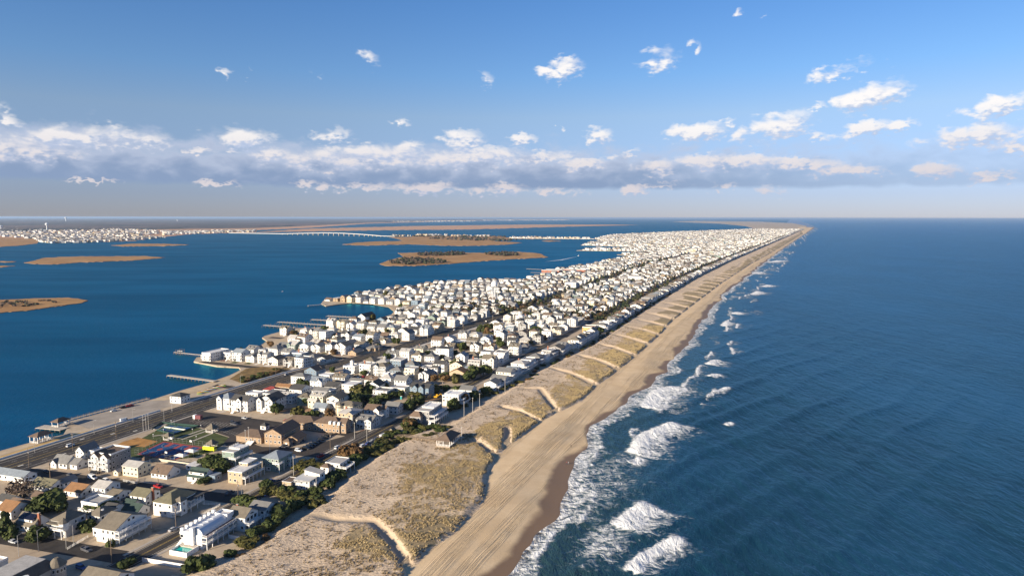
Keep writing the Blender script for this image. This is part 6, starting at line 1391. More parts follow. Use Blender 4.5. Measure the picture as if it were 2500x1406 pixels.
for i, (u, v, hd) in enumerate([(184, -322, 90), (180, -306, 90), (187, -270, 95), (176, -258, 95), (240, -375, 95), (248, -300, 95), (246, -282, 95), (232, -340, 5), (231, -301, 5), (207, -303, 8), (213, -272, 8), (257, -352, 80), (262, -318, 5), (280, -270, 0), (256, -259.5, 2), (276, -250.8, 2), (300, -250.8, 2), (318, -251, 2), (334, -251, 2), (215, -252, 3), (233, -240.4, 3), (262, -240, 3), (312, -240, 3)]):
    if taken(u - 2, u + 2, v - 1.5, v + 1.5): continue
    c = ('white', 'silver', 'grey', 'blue', 'black', 'red')[i % 6]; kd = ('suv', 'sedan', 'pickup')[i % 3]; nm_ = {'suv': 'suv', 'sedan': 'car', 'pickup': 'pickup truck'}[kd]
    car(kd, c, W(u, v), hd, f"{c} {nm_} {'at the ocean street kerb' if v > -256 else 'on a sandy drive'} by {street_word(u)}", 'cars among the southern cottages')
# special vehicles
def box_trailer():
    o = emptyP('box_trailer', P(483, 1024), 8); prop(o, 'white and maroon box trailer standing alone on the parking lot', 'trailer')
    MB().box(-3.0, 3.0, -1.25, 1.25, .7, 3.3).build('box', mat('trailer_maroon', (.16, .05, .06), .5), o); MB().box(-3.02, -1.4, -1.27, 1.27, .75, 3.32).build('white_end', PAINTS['white'], o)
    for x in (-1.8, 1.8):
        for y in (-1.1, 1.1): MB().cyl(x, y, 0.02, .7, .32, .32, 8).build('leg', STEEL, o)
box_trailer()
LIME = mat('lime_paint', (.55, .60, .03), .35, .05, spec=.5)
def fire_truck():
    o = emptyP('fire_truck', P(512, 1100), 8); prop(o, 'lime yellow fire truck parked behind the basketball court', 'fire truck')
    MB().box(-4, 1.6, -1.25, 1.25, .6, 2.8).build('body', LIME, o); c = MB().box(1.75, 4.0, -1.25, 1.25, .6, 2.9).build('cab', LIME, o); MB().box(3.2, 4.05, -1.1, 1.1, 1.7, 2.6).build('windscreen', GLASS, c); MB().box(-4, .5, -.5, .5, 2.85, 3.2).build('ladder', STEEL, o); MB().box(2.2, 2.8, -.8, .8, 2.92, 3.1).build('light_bar', PAINTS['red'], o)
    for x in (-2.6, 2.7):
        for y in (-1, 1): MB().bar((x, y * .9, .5), (x, y * 1.28, .5), .5, 10).build('wheel', TYRE, o)
fire_truck()
YEL = mat('machine_yellow', (.60, .33, .02), .45, .08)
def excavator():
    o = emptyP('excavator', P(1064, 972), 20); prop(o, 'yellow excavator working on the construction site', 'excavator')
    for y in (-1.1, 1.1): MB().box(-1.9, 1.9, y - .3, y + .3, 0.02, .8).build('track', TYRE, o)
    MB().box(-2.0, 1.2, -1.2, 1.2, .9, 2.0).build('body', YEL, o); c = MB().box(.1, 1.4, .2, 1.2, 2.0, 3.1).build('cab', YEL, o); MB().box(.3, 1.43, .25, 1.23, 2.3, 2.95).build('cab_window', GLASS, c)
    MB().bar((1.2, -.3, 1.6), (4.0, -.3, 4.0), .25).build('boom', YEL, o); a = MB().bar((4.0, -.3, 4.0), (5.6, -.3, 1.6), .2).build('stick', YEL, o); MB().box(5.2, 6.1, -.9, .3, .8, 1.6).build('bucket', TYRE, a)
excavator()
o = emptyP('portable_toilet', P(980, 974)); prop(o, 'teal portable toilet at the construction site edge', 'toilet'); MB().box(-.6, .6, -.6, .6, .02, 2.2).build('cabin', mat('teal_plastic', (.02, .28, .28), .5), o); MB().box(-.65, .65, -.65, .65, 2.2, 2.4).build('roof', TRIM, o); panel(o, 'door', 's', 0, -.62, .2, .8, 1.8, mat('teal_door', (.03, .35, .34), .5))
for x, y, lab in ((468, 1110, 'white canopy tent beside the basketball court, nearer the fire truck'), (443, 1121, 'white canopy tent beside the basketball court, nearer the cottages')):
    o = emptyP('canopy_tent', P(x, y)); prop(o, lab, 'tent'); hip(o, -3.5, 3.5, -2, 2, 2.6, .9, 'white', .1)
    for a in (-3.3, 3.3):
        for b in (-1.8, 1.8): MB().box(a - .06, a + .06, b - .06, b + .06, 0, 2.5).build('post', STEEL, o)

# ------------------------------------------------------------------ park furniture, pavilions, fences
def pavilion(label, p, w, d, h, rise, z=0.0, rot=RT, rm='brown', rails=True, name='pavilion'):
    o = emptyP(name, p, rot); prop(o, label, 'pavilion'); X, Y = w / 2, d / 2
    MB().box(-X, X, -Y, Y, -.6, z + .12 if z else .12).build('floor', DECKM, o); hip(o, -X, X, -Y, Y, z + h, rise, rm, .6)
    for x in np.linspace(-X + .2, X - .2, max(2, int(w / 3.2) + 1)):
        for y in (-Y + .2, Y - .2): MB().box(x - .15, x + .15, y - .15, y + .15, z, z + h).build('post', TRIM, o)
    for y in np.linspace(-Y + .2, Y - .2, max(2, int(d / 3.2) + 1))[1:-1]:
        for x in (-X + .2, X - .2): MB().box(x - .15, x + .15, y - .15, y + .15, z, z + h).build('post', TRIM, o)
    MB().box(-X + .05, X - .05, -Y + .05, -Y + .25, z + h - .4, z + h - .02).box(-X + .05, X - .05, Y - .25, Y - .05, z + h - .4, z + h - .02).box(-X + .05, -X + .25, -Y + .25, Y - .25, z + h - .4, z + h - .02).box(X - .25, X - .05, -Y + .25, Y - .25, z + h - .4, z + h - .02).build('beam', TRIM, o)
    if rails:
        mb = MB(); rail_pts(mb, [(-X + .2, -Y + .2), (X - .2, -Y + .2), (X - .2, Y - .2), (-X + .2, Y - .2)], z + .1, 1.0); mb.build('railing', TRIM, o)
    return o
zb = dune_z(362, -190)
p = W(362.5, -190.0, zb); pav = pavilion('open white beach pavilion with brown hip roof on the dune', p, 8.6, 16.5, 3.6, 3.0, 1.0)
for x in (-3.8, 0, 3.8):
    for y in np.linspace(-7.6, 7.6, 5): MB().box(x - .15, x + .15, y - .15, y + .15, -3.5, .0).build('piling', WOOD, pav)
# boardwalk ramp from ocean street to the pavilion
o = empty('boardwalk', 362.5, -217.0, RT, 0); prop(o, 'raised wooden boardwalk ramp leading to the beach pavilion', 'boardwalk')
L_ = 45.0; zt = zb + 1.0
for i in range(30):
    x0 = -L_ / 2 + i * L_ / 30; z = .6 + (zt - .6) * min(1, (i + 1) / 14); MB().box(x0, x0 + L_ / 30 - .04, -1.2, 1.2, z - .16, z).build('plank', WOOD, o)
for i in range(0, 31, 3):
    x0 = -L_ / 2 + i * L_ / 30; z = .6 + (zt - .6) * min(1, i / 14)
    for y in (-1.15, 1.15): MB().box(x0 - .09, x0 + .09, y - .09, y + .09, -1, z + 1.05).build('post', WOOD, o)
for y in (-1.15, 1.15):
    MB().bar((-L_ / 2, y, 1.55), (-1.5, y, zt + .95), .07).bar((-1.5, y, zt + .95), (L_ / 2, y, zt + .95), .07).bar((-L_ / 2, y, 1.1), (-1.5, y, zt + .5), .05).bar((-1.5, y, zt + .5), (L_ / 2, y, zt + .5), .05).build('handrail', WOOD, o)
pavilion('bay pavilion on posts with brown hip roof beside the yellow sand', W(274.5, -431.5, .0), 6.8, 10, 4.2, 2.0)
pavilion('bay pavilion on the fishing pier with brown hip roof', W(300.5, -451, .3), 5.6, 9, 3.4, 2.0)
p = PG('B8', 1815, 612); pavilion('larger park gazebo with grey pyramid roof at the lawn edge', p, 5.4, 5.4, 2.7, 3.0, rm='tan', name='gazebo')
p = PG('B8', 930, 765); pavilion('park gazebo with tan pyramid roof between the two courts', p, 4.4, 4.4, 2.6, 2.0, rm='tan', name='gazebo')
p = PG('B8', 1815, 925); pavilion('brick-coloured park shelter with tan roof beside the fire truck', p, 4.4, 4.6, 2.6, 2.4, rm='tan', name='gazebo')
p = PG('B8', 450, 1260); pavilion('thatched tiki hut in the yard behind the cream house', p, 3.6, 4.0, 2.6, 2.0, rm='brown', name='tiki_hut', rails=False)
def hoop(p, rz, label):
    o = bpy.data.objects.new('basketball_hoop', None); COL.objects.link(o); o.location = p; o.rotation_euler = (0, 0, rz); prop(o, label, 'basketball hoop', 'basketball hoops on the courts')
    MB().cyl(0, 0, 0, 3.2, .09, .09, 7).build('pole', STEEL, o); MB().bar((0, 0, 3.0), (1.2, 0, 3.2), .07).build('arm', STEEL, o); MB().box(1.2, 1.26, -.9, .9, 2.9, 4.0).build('backboard', TRIM, o)
    r = MB(); n = 10
    for k in range(n):
        a, b = 6.2832 * k / n, 6.2832 * (k + 1) / n; r.bar((1.55 + .23 * math.cos(a), .23 * math.sin(a), 3.05), (1.55 + .23 * math.cos(b), .23 * math.sin(b), 3.05), .02)
    r.build('rim', PAINTS['red'], o)
for b in (.255, .745):
    for a, rz in ((.005, math.pi / 2 - TH), (.965, -math.pi / 2 - TH)): hoop(BQ(a, b) + Vector((0, 0, .03)), rz, 'steel basketball hoop with white backboard at the blue courts')
def fence(name, pts, h, label, m, post=3.0, solid=False, cat='fence'):
    """posts and rails (or panels) along ground points"""
    o = bpy.data.objects.new(name, None); COL.objects.link(o); o.location = pts[0]; prop(o, label, cat); q0 = Vector(pts[0])
    for a, b in zip(pts[:-1], pts[1:]):
        a, b = Vector(a) - q0, Vector(b) - q0; L = (b - a).length; n = max(1, int(L / post))
        for i in range(n + 1):
            c = a + (b - a) * i / n; MB().cyl(c.x, c.y, c.z, c.z + h, .07, .07, 5).build('post', m, o)
        for i in range(n):
            c, e = a + (b - a) * (i + .02) / n, a + (b - a) * (i + .98) / n; t = (e - c).normalized(); nr = Vector((-t.y, t.x, 0)) * .03
            if solid:
                mb = MB(); mb.poly([tuple(p_ + Vector((0, 0, z))) for z in (.08, h - .05) for p_ in (c + nr, e + nr, e - nr, c - nr)], [(0, 3, 2, 1), (4, 5, 6, 7), (0, 1, 5, 4), (1, 2, 6, 5), (2, 3, 7, 6), (3, 0, 4, 7)]); mb.build('panel', m, o)
            else:
                mb = MB()
                for z in ((.15, h * .5, h - .06) if h > 1.5 else (.3, h - .1)): mb.bar(c + Vector((0, 0, z)), e + Vector((0, 0, z)), .045)
                if h <= 1.5:
                    k = int((e - c).length / .35)
                    for j in range(k): w_ = c + (e - c) * (j + .5) / k; mb.bar(w_ + Vector((0, 0, .12)), w_ + Vector((0, 0, h)), .05)
                mb.build('rail', m, o)
    return o
CHAIN = mat('chain_link_steel', (.20, .22, .20), .6, .1); SCREEN = mat('green_windscreen', (.018, .055, .045), .8, .15)
fence('chain_link_fence', [BQ(-.03, -.03), BQ(1.05, -.03), BQ(1.05, 1.03)], 3.0, 'chain link fence around the north side of the basketball courts', CHAIN)
fence('chain_link_fence', [BQ(-.03, -.03), BQ(-.03, 1.03)], 3.0, 'chain link fence along the south side of the basketball courts', CHAIN)
fence('tennis_fence', [TQ(-.02, -.28), TQ(1.03, -.30), TQ(1.03, 1.03), TQ(-.04, 1.03), TQ(-.02, -.02)], 1.2, 'dark green windscreen fence around the tennis courts', SCREEN, 3.5, True)
o = fence('tennis_net', [TQ(.5, .03), TQ(.5, .97)], 1.0, 'long white-taped tennis nets across the green courts', mat('net_tape', (.55, .55, .50), .8), 6, True, 'net')
fence('picket_fence', [PG('B4', -150, 740), PG('B4', 110, 790), PG('B4', 130, 700)], 1.2, 'white picket fence in front of the cream house', TRIM, 2.4)
fence('picket_fence', [PG('B1', 1290, 790), PG('B1', 1680, 560)], 1.2, 'white fence between the two sandy driveways', TRIM, 2.4)
fence('picket_fence', [PG('B4', 1370, 1180), PG('B4', 1700, 1200), PG('B4', 1340, 1400)], 1.1, 'white split rail fence around the shaded corner yard', TRIM, 2.4)
fence('white_fence', [PG('B3', 350, 960), PG('B3', 1100, 1080), PG('B3', 1260, 1105)], 1.9, 'tall white panel fence beside the pool house drive', TRIM, 2.4, True)
fence('white_fence', [PG('B3', 1905, 540), PG('B3', 2110, 580)], 1.8, 'short white panel fence between pool house and arched-window house', TRIM, 2.4, True)
fence('block_wall', [PG('B4', 400, 340), PG('B4', 760, 390), PG('B4', 1300, 470)], 1.7, 'long cream block wall between the park and the cottages', mat('cream_block', (.52, .46, .36), .85, .1), 3.5, True, 'wall')
fence('white_fence', [PG('B2', 100, 830), PG('B2', 520, 720)], 1.7, 'white panel fence beside the olive-roofed ranch', TRIM, 2.4, True)
fence('white_fence', [PG('B7', 130, 760), PG('B7', 200, 790), PG('B7', 290, 820)], 1.6, 'white panel fence at the brown-gabled corner house', TRIM, 2.4, True)
# snow fence along the dune and in front of the houses
SNOW = mat('snow_fence_wood', (.24, .17, .11), .9, .2)
fence('sand_fence', [P(x, y, .5) for x, y in ((505, 1404), (585, 1366), (660, 1322), (735, 1272))], 1.1, 'weathered wooden sand fence along the track behind the dunes', SNOW, 3.2)
# bay wall and boardwalk
seawall = slab('sea_wall', bc(-16.6), .5, 95, 352, .95, mat('painted_sea_wall', (.62, .63, .64), .7, .08), 15, None); prop(seawall, 'long low white wall between the boulevard and the bay', 'wall')
seawall = slab('sea_wall', bc(-16.8), .5, 376, 520, .9, MATS['painted_sea_wall'], 15, None); prop(seawall, 'long low white wall between the boulevard and the golden marsh', 'wall')
def pier(label, a, b, w=2.6, z=.9, rails=False, moor=0, name='pier'):
    a, b = P(*a, SEA), P(*b, SEA); o = bpy.data.objects.new(name, None); COL.objects.link(o); o.location = (a.x, a.y, 0); d = b - a; L = d.length; o.rotation_euler = (0, 0, math.atan2(d.y, d.x)); prop(o, label, 'pier')
    MB().box(0, L, -w / 2, w / 2, z - .3, z).build('deck', mat('pier_planks', (.46, .41, .34), .85, .2, 1.0) if not rails else mat('grey_planks', (.38, .34, .29), .85, .2, 1.0), o); n = max(2, int(L / 4))
    for i in range(n + 1):
        for y in (-w / 2 + .05, w / 2 - .05): MB().cyl(L * i / n, y, SEA - 1.5, z + (.9 if moor or rails else -.28), .17, .15, 6).build('pile', WOOD, o)
    for i in range(moor):
        for y in (-8, 8): MB().cyl(L * (i + .5) / moor, y, SEA - 1, 1.9, .16, .14, 6).build('mooring_pile', WOOD, o)
    if rails:
        mb = MB()
        for y in (-w / 2 + .05, w / 2 - .05): mb.bar((0, y, z + .95), (L, y, z + .95), .06).bar((0, y, z + .5), (L, y, z + .5), .04)
        mb.build('handrail', WOOD, o)
    return o
pier('grey fishing pier with stout piles off the sandy boat beach', (526, 936), (412, 921), 4.2, 1.0); pier('narrow pier with a boat lift beyond the long white bay house', (502, 872), (426, 864), 2.2, .9)
pier('southern marina pier with mooring piles', (721, 803), (646, 797), 4.5, .8, False, 8); pier('long central marina pier lined with mooring piles', (798, 797), (680, 789), 4.2, .8, False, 14); pier('short northern marina pier with mooring piles', (838, 787), (762, 783), 4.0, .8, False, 9); pier('farthest marina pier by the clubhouse', (866, 778), (800, 774), 4.0, .8, False, 8); pier('pier with a small platform at the mouth of the round cove', (797, 745), (752, 749), 3.0, .9)
pier('bay dock south of the red brick complex', (1350, 668), (1296, 667), 4, 1.0); pier('bay dock north of the red brick complex', (1345, 661), (1286, 658), 4, 1.0)
pier('railed boardwalk along the bay edge of the parking lot', (165, 1031), (362, 978), 3.0, .6, True, 0, 'boardwalk'); pier('wooden platform pier holding the small bay pavilion', (158, 1052), (98, 1046), 7, .4)
o = emptyP('boat_lift', P(440, 862, 0)); prop(o, 'cluster of boat lift posts at the end of the narrow pier', 'boat lift'); 
for x in (-3, 0, 3):
    for y in (-2.5, 2.5): MB().cyl(x, y, -2, 4.2, .2, .18, 6).build('post', WOOD, o)
MB().box(-3.4, 3.4, -.4, .4, 2.0, 2.6).build('cradle', STEEL, o)
# kayaks racked on the boat beach
KC = [('yellow', (.6, .45, .03)), ('lime', (.25, .45, .05)), ('orange', (.6, .2, .03)), ('blue', (.04, .15, .4)), ('white', (.7, .7, .68)), ('red', (.45, .03, .03))]
for i in range(26):
    nm, c = KC[i % 6]; t = (i // 2) / 13; p = P(488 + 62 * t, 958 - 20 * t + (i % 2) * 3.4, .3)
    v, f = loft([[(x, -w_, .0), (x, w_, .0), (x, w_ * .8, .35), (x, -w_ * .8, .35)] for x, w_ in ((-2.2, .03), (-1.3, .33), (0, .42), (1.3, .33), (2.2, .03))])
    o = MB().poly(v, f).build('kayak', mat('kayak_' + nm, c, .4, .05)); o.location = p; o.rotation_euler = (0, 0, rgt.uniform(.2, .8)); prop(o, f'{nm} kayak stored on the bay boat beach', 'kayak', f'{nm} kayaks on the boat beach')
# white globes along the park paths
for x, y in ((640, 640), (830, 650), (620, 750), (1420, 640), (1590, 560), (1495, 790), (1050, 475), (985, 465)):
    o = bpy.data.objects.new('globe_lamp', None); COL.objects.link(o); o.location = PG('B8', x, y); prop(o, 'low white globe lamp on a post in the park', 'lamp', 'globe lamps in the park')
    MB().cyl(0, 0, 0, 2.4, .07, .06, 6).build('post', STEEL, o); MB().cyl(0, 0, 2.4, 2.65, .2, .34, 8).cyl(0, 0, 2.65, 3.0, .34, .18, 8).build('globe', TRIM, o)
# people on the beach
def person(p, rz, top, legs, label):
    vs = [(0, 0, .95), (0, 0, 1.22), (0, 0, 1.46), (0, 0, 1.56), (0, 0, 1.70), (.19, 0, 1.42), (.26, .04, 1.14), (.27, .12, .90), (-.19, 0, 1.42), (-.25, -.02, 1.14), (-.26, .06, .90), (.10, 0, .90), (.11, .10, .50), (.12, .04, .08), (.12, .18, .04), (-.10, 0, .90), (-.11, -.08, .50), (-.12, -.20, .10), (-.12, -.08, .05)]
    es = [(0, 1), (1, 2), (2, 3), (3, 4), (2, 5), (5, 6), (6, 7), (2, 8), (8, 9), (9, 10), (0, 11), (11, 12), (12, 13), (13, 14), (0, 15), (15, 16), (16, 17), (17, 18)]
    rr = [.15, .14, .15, .06, .105, .07, .05, .035, .07, .05, .035, .10, .07, .05, .04, .10, .07, .05, .04]
    me = bpy.data.meshes.new('person'); me.from_pydata(vs, es, []); o = bpy.data.objects.new('person', me); COL.objects.link(o)
    md = o.modifiers.new('skin', 'SKIN')
    bm = bmesh.new(); bm.from_mesh(me); sl = bm.verts.layers.skin.verify(); bm.verts.ensure_lookup_table()
    for i, r_ in enumerate(rr): bm.verts[i][sl].radius = (r_, r_); bm.verts[i][sl].use_root = i == 0
    bm.to_mesh(me); bm.free()
    o.modifiers.new('sub', 'SUBSURF').levels = 1
    m, k, b = principled('person_clothes_' + str(len(MATS))); MATS['pc%d' % len(MATS)] = m
    tc = k.new('ShaderNodeTexCoord'); sp = k.new('ShaderNodeSeparateXYZ'); k.link(tc.outputs['Object'], sp.inputs[0])
    c = k.mix(k.math('GREATER_THAN', sp.outputs[2], .93), legs, top); c = k.mix(k.math('GREATER_THAN', sp.outputs[2], 1.53), c, (.42, .26, .18)); c = k.mix(k.math('GREATER_THAN', sp.outputs[2], 1.74), c, (.06, .035, .02)); k.link(c, b.inputs['Base Color']); me.materials.append(m)
    o.location = p; o.rotation_euler = (0, 0, rz); prop(o, label, 'person')
for (x, y), rz, t_, l_, lab in (((1383, 1130), 1.2, (.5, .1, .08), (.03, .04, .08), 'person in a red top walking along the wet sand'), ((1388, 1130), 1.0, (.7, .7, .68), (.1, .1, .12), 'person in a white top walking along the wet sand'), ((1394, 1090), .4, (.03, .03, .04), (.02, .02, .03), 'person in dark clothes at the water line')):
    u_, v_ = PUV(x, y, -.3); t0, s0 = float(toe(u_)) - 3, float(shore(u_)); ss = (v_ - t0) / (s0 - t0)
    zz = 1.0 + (SEA - 1.0) * float(sstep(.35, 1.05, np.array(ss))); person(W(u_, v_, zz - .05), rz, t_, l_, lab)
# ------------------------------------------------------------------ bay islands, mainland, bridge, far landmarks
def marsh_material(name, a, b_, dark):
    m, k, b = principled(name); b.inputs['Roughness'].default_value = .95; b.inputs['Specular IOR Level'].default_value = .1
    tc = k.new('ShaderNodeTexCoord'); o = tc.outputs['Object']
    c = k.mix(k.ramp(k.noise(o, .012, 5.0, .6), .35, .65), a, b_); c = k.mix(k.math('MULTIPLY', k.ramp(k.noise(k.scale(o, (.5, 1, 1)), .03, 5.0, .65), .56, .68), .75), c, dark)
    k.link(c, b.inputs['Base Color']); return m
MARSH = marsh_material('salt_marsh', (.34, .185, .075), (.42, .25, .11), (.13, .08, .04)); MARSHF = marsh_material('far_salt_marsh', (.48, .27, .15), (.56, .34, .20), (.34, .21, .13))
def island(pts, z, m, name='marsh_island'):
    out = []; rj = random.Random(len(pts) * 7 + int(pts[0][0]))        # ragged, creek-cut outline
    for (a, b_), (c, d) in zip(pts, pts[1:] + pts[:1]):
        n = max(1, int(math.hypot(c - a, (d - b_) * 3) / 7))
        for i in range(n): t = i / n; out.append((a + (c - a) * t + rj.uniform(-2, 2), b_ + (d - b_) * t + (rj.uniform(-.45, .45) if b_ > 552 else rj.uniform(-.08, .08))))
    return pxfill(name, out, z, m, thick=2.0)
island([(0,731),(100,727),(165,726),(190,728),(213,733),(200,738),(150,745),(65,757),(0,762),(-220,782),(-220,740)], -.5, MARSH)
island([(60,641),(110,629),(150,627),(200,625.5),(320,625),(350,624.5),(405,628.5),(330,635),(200,640),(130,645),(85,644)], -.5, MARSH)
island([(-60,634),(0,637),(42,638),(30,640),(-60,639)], -.5, MARSH); island([(-60,647),(0,648),(38,649),(0,652),(-60,654)], -.5, MARSH)
island([(272,599),(330,594.5),(400,595),(462,597.5),(400,600.5),(300,601.5)], -.5, MARSH)
island([(-120,580),(0,580),(100,583),(92,594),(40,600),(0,602),(-120,604)], -.5, MARSH)
island([(834,597),(870,592),(924,589),(990,588),(949,579),(1060,576),(1200,576.5),(1260,581),(1200,588),(1277,592.5),(1240,597),(1150,600),(1068,599),(1000,596),(900,599)], -.5, MARSH)
island([(928,644),(945,636),(985,626),(971,617.5),(1032,616),(1176,617),(1266,614),(1320,619),(1338,628),(1248,632.5),(1150,639),(1086,644.5),(1014,648.5),(942,648.5)], -.5, MARSH)
island([(1320,588),(1345,586.5),(1370,588.5),(1345,590)], -.5, MARSH); island([(1240,580),(1440,581.5),(1450,583.5),(1240,583)], -.3, MARSH)
# causeway and marsh strip carrying the far shore road
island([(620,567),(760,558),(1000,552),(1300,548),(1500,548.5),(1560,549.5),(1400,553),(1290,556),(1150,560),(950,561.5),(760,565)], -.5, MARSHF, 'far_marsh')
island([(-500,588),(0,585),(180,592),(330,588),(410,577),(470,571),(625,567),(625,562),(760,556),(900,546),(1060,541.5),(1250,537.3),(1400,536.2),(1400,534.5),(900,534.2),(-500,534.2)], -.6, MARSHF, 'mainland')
# woods on the mainland: a canopy that reads as one mass
def woods():
    us = np.concatenate([np.linspace(-600, 1450, 200)]); ys = np.array([574, 571, 568, 565, 562, 559, 556, 553, 550, 547.5, 545, 543, 541, 539.5, 538.3, 537.2, 536.4, 535.7, 535.1, 534.6, 534.2, 533.9])
    def coast(x): return np.interp(x, [-600, 0, 300, 450, 620, 760, 900, 1060, 1250, 1450], [572, 566, 561, 559, 557, 551, 544, 540.5, 537, 535.6])
    V = []; 
    for x in us:
        yc = float(coast(x))
        for y in ys:
            p = P(x, min(y, 900) if y < yc else yc); h = 0.0 if y >= yc else 9 + 7 * random.random()
            V.append((p.x, p.y, -.4 + h))
    m, k, b = principled('winter_woods'); b.inputs['Roughness'].default_value = .95; b.inputs['Specular IOR Level'].default_value = .1
    tc = k.new('ShaderNodeTexCoord'); o = tc.outputs['Object']
    c = k.mix(k.ramp(k.noise(k.scale(o, (.6, 1, 1)), .0011, 4.0, .6), .42, .58), (.20, .145, .125), (.05, .065, .058)); c = k.mix(k.math('MULTIPLY', k.noise(o, .02, 3.0, .7), .5), c, (.07, .055, .05)); k.link(c, b.inputs['Base Color'])
    prop(np_mesh('woods', np.array(V), grid_faces(len(us), len(ys)), m, 'stuff'), 'brown and green winter woods covering the mainland to the horizon', 'woods')
woods()
rgf = random.Random(21); mt = Merge()
def scatter_houses(poly, n, ws, tall=1.0):
    xs = [p[0] for p in poly]; ys = [p[1] for p in poly]; k = 0; tries = 0
    while k < n and tries < n * 20:
        tries += 1; x, y = rgf.uniform(min(xs), max(xs)), rgf.uniform(min(ys), max(ys))
        if not in_poly([x], [y], poly)[0]: continue
        u, v = PUV(x, y); mt.house(u, v, rgf.uniform(*ws), rgf.uniform(*ws), rgf.uniform(5, 10) * tall, rgf.choice('gghf'), rgf.choice('xy'), rgf.uniform(2, 4), WCOL[rgf.choice(('white', 'white', 'white', 'lgrey', 'cream', 'tan'))], RCOL[rgf.choice(('tan', 'grey', 'light', 'brown', 'light'))], rgf.uniform(0, 3.1), win=False); k += 1
scatter_houses([(-150,556),(0,555),(150,557),(330,560),(420,565),(380,572),(300,577),(180,588),(95,592),(90,584),(0,578),(-150,578)], 1500, (16, 30), 1.1)
scatter_houses([(95,591),(200,586),(330,577.5),(405,580),(340,586),(230,592),(130,594)], 420, (13, 22)); scatter_houses([(400,565),(520,563),(625,562),(622,566),(470,571),(400,574)], 330, (20, 36))
mt.build('mainland_houses', 'dense pale houses of the mainland town across the bay', 'houses')
mt = Merge()
scatter_houses([(1246,580.3),(1440,581.8),(1445,583.2),(1250,582.6)], 110, (10, 17)); scatter_houses([(1020,574),(1090,575.3),(1090,576.4),(1020,576)], 26, (14, 24), 1.4); scatter_houses([(960,575),(1020,575.5),(1020,577),(960,577)], 14, (10, 16)); scatter_houses([(1105,575.5),(1200,576),(1200,577),(1105,577)], 24, (14, 22))
scatter_houses([(600,563),(625,562),(625,564),(600,565)], 14, (20, 30)); scatter_houses([(960,541),(1160,539.6),(1160,540.6),(960,542)], 150, (40, 70), 1.6); scatter_houses([(1180,538.2),(1390,536.8),(1390,537.6),(1180,539)], 90, (60, 110), 2)
mt.build('causeway_houses', 'scattered pale buildings along the causeway and the far shore', 'houses')
# woods on the bay islands
def wood_patch(label, poly, n, r, h):
    xs = [p[0] for p in poly]; ys = [p[1] for p in poly]; V = []; Fq = []; C = []
    k = 0
    while k < n:
        x, y = rgf.uniform(min(xs), max(xs)), rgf.uniform(min(ys), max(ys))
        if not in_poly([x], [y], poly)[0]: continue
        k += 1; p = P(x, y); rr = r * rgf.uniform(.6, 1.3); hh = h * rgf.uniform(.6, 1.3); col = rgf.choice(((.045, .05, .025), (.035, .045, .02), (.09, .065, .05), (.11, .08, .06)))
        for j in range(14):
            d = Vector((rgf.gauss(0, 1), rgf.gauss(0, 1), rgf.gauss(0, 1))).normalized(); q = Vector((p.x + d.x * rr, p.y + d.y * rr, hh * .55 + d.z * hh * .45)); a = d.orthogonal().normalized() * rr * .5; b = d.cross(a).normalized() * rr * .5
            i = len(V); V += [tuple(q + a), tuple(q + b), tuple(q - a), tuple(q - b)]; Fq.append((i, i + 1, i + 2, i + 3)); C += [(*col, 1)] * 4
    me = bpy.data.meshes.new('island_woods'); me.from_pydata(V, [], Fq); at = me.attributes.new('tint', 'FLOAT_COLOR', 'POINT'); at.data.foreach_set('color', np.array(C, dtype=np.float32).ravel()); me.materials.append(FARMAT)
    o = bpy.data.objects.new('island_woods', me); COL.objects.link(o); prop(o, label, 'woods', kind='stuff')
wood_patch('dark woods on the near end of the wooded bay island', [(950,640),(1000,632),(1050,633),(1090,640),(1080,644),(990,646),(955,645)], 190, 5, 8); wood_patch('dark woods along the back of the wooded bay island', [(1020,621),(1060,618),(1130,618.5),(1135,622),(1080,625),(1020,625)], 170, 5, 9); wood_patch('low dark woods at the far end of the wooded bay island', [(1185,619),(1230,617.5),(1265,619),(1262,624),(1230,625),(1190,622)], 150, 5, 7)
wood_patch('dark scrub woods on the long causeway marsh', [(1040,580),(1150,579),(1260,585),(1240,590),(1160,588),(1050,583)], 170, 8, 7)
wood_patch('scrub on the near grassy bay island', [(-40,738),(40,735),(120,733),(150,737),(60,748),(-40,754)], 60, 2.6, 2.0); wood_patch('trees along the causeway road', [(950,576),(1240,578),(1240,579),(950,577.6)], 90, 8, 9)
# far yard trees up the island, nobody could count them
V = []; Fq = []; C = []
for i in range(4000):
    u = 900 + (rgf.random() ** 1.7) * 5200; e_ = float(edge(u)); v = e_ - rgf.uniform(4, 300 if u < 2200 else 700); q = W(u, v)
    if taken(u - 1, u + 1, v - 1, v + 1) or not in_poly([q.x], [q.y], TOWN_POLY)[0]: continue
    rr = rgf.uniform(2.2, 4.4); hh = rgf.uniform(4, 9); col = rgf.choice(((.03, .042, .016), (.045, .05, .02), (.06, .05, .022), (.09, .055, .025)))
    for j in range(12):
        d = Vector((rgf.gauss(0, 1), rgf.gauss(0, 1), rgf.gauss(0, 1))).normalized(); c = Vector((q.x + d.x * rr * .8, q.y + d.y * rr * .8, hh * .55 + d.z * hh * .42)); a = d.orthogonal().normalized() * rr * .5; b = d.cross(a).normalized() * rr * .5
        i0 = len(V); V += [tuple(c + a), tuple(c + b), tuple(c - a), tuple(c - b)]; Fq.append((i0, i0 + 1, i0 + 2, i0 + 3)); C += [(*col, 1)] * 4
me = bpy.data.meshes.new('distant_trees'); me.from_pydata(V, [], Fq); at = me.attributes.new('tint', 'FLOAT_COLOR', 'POINT'); at.data.foreach_set('color', np.array(C, dtype=np.float32).ravel()); me.materials.append(FARMAT)
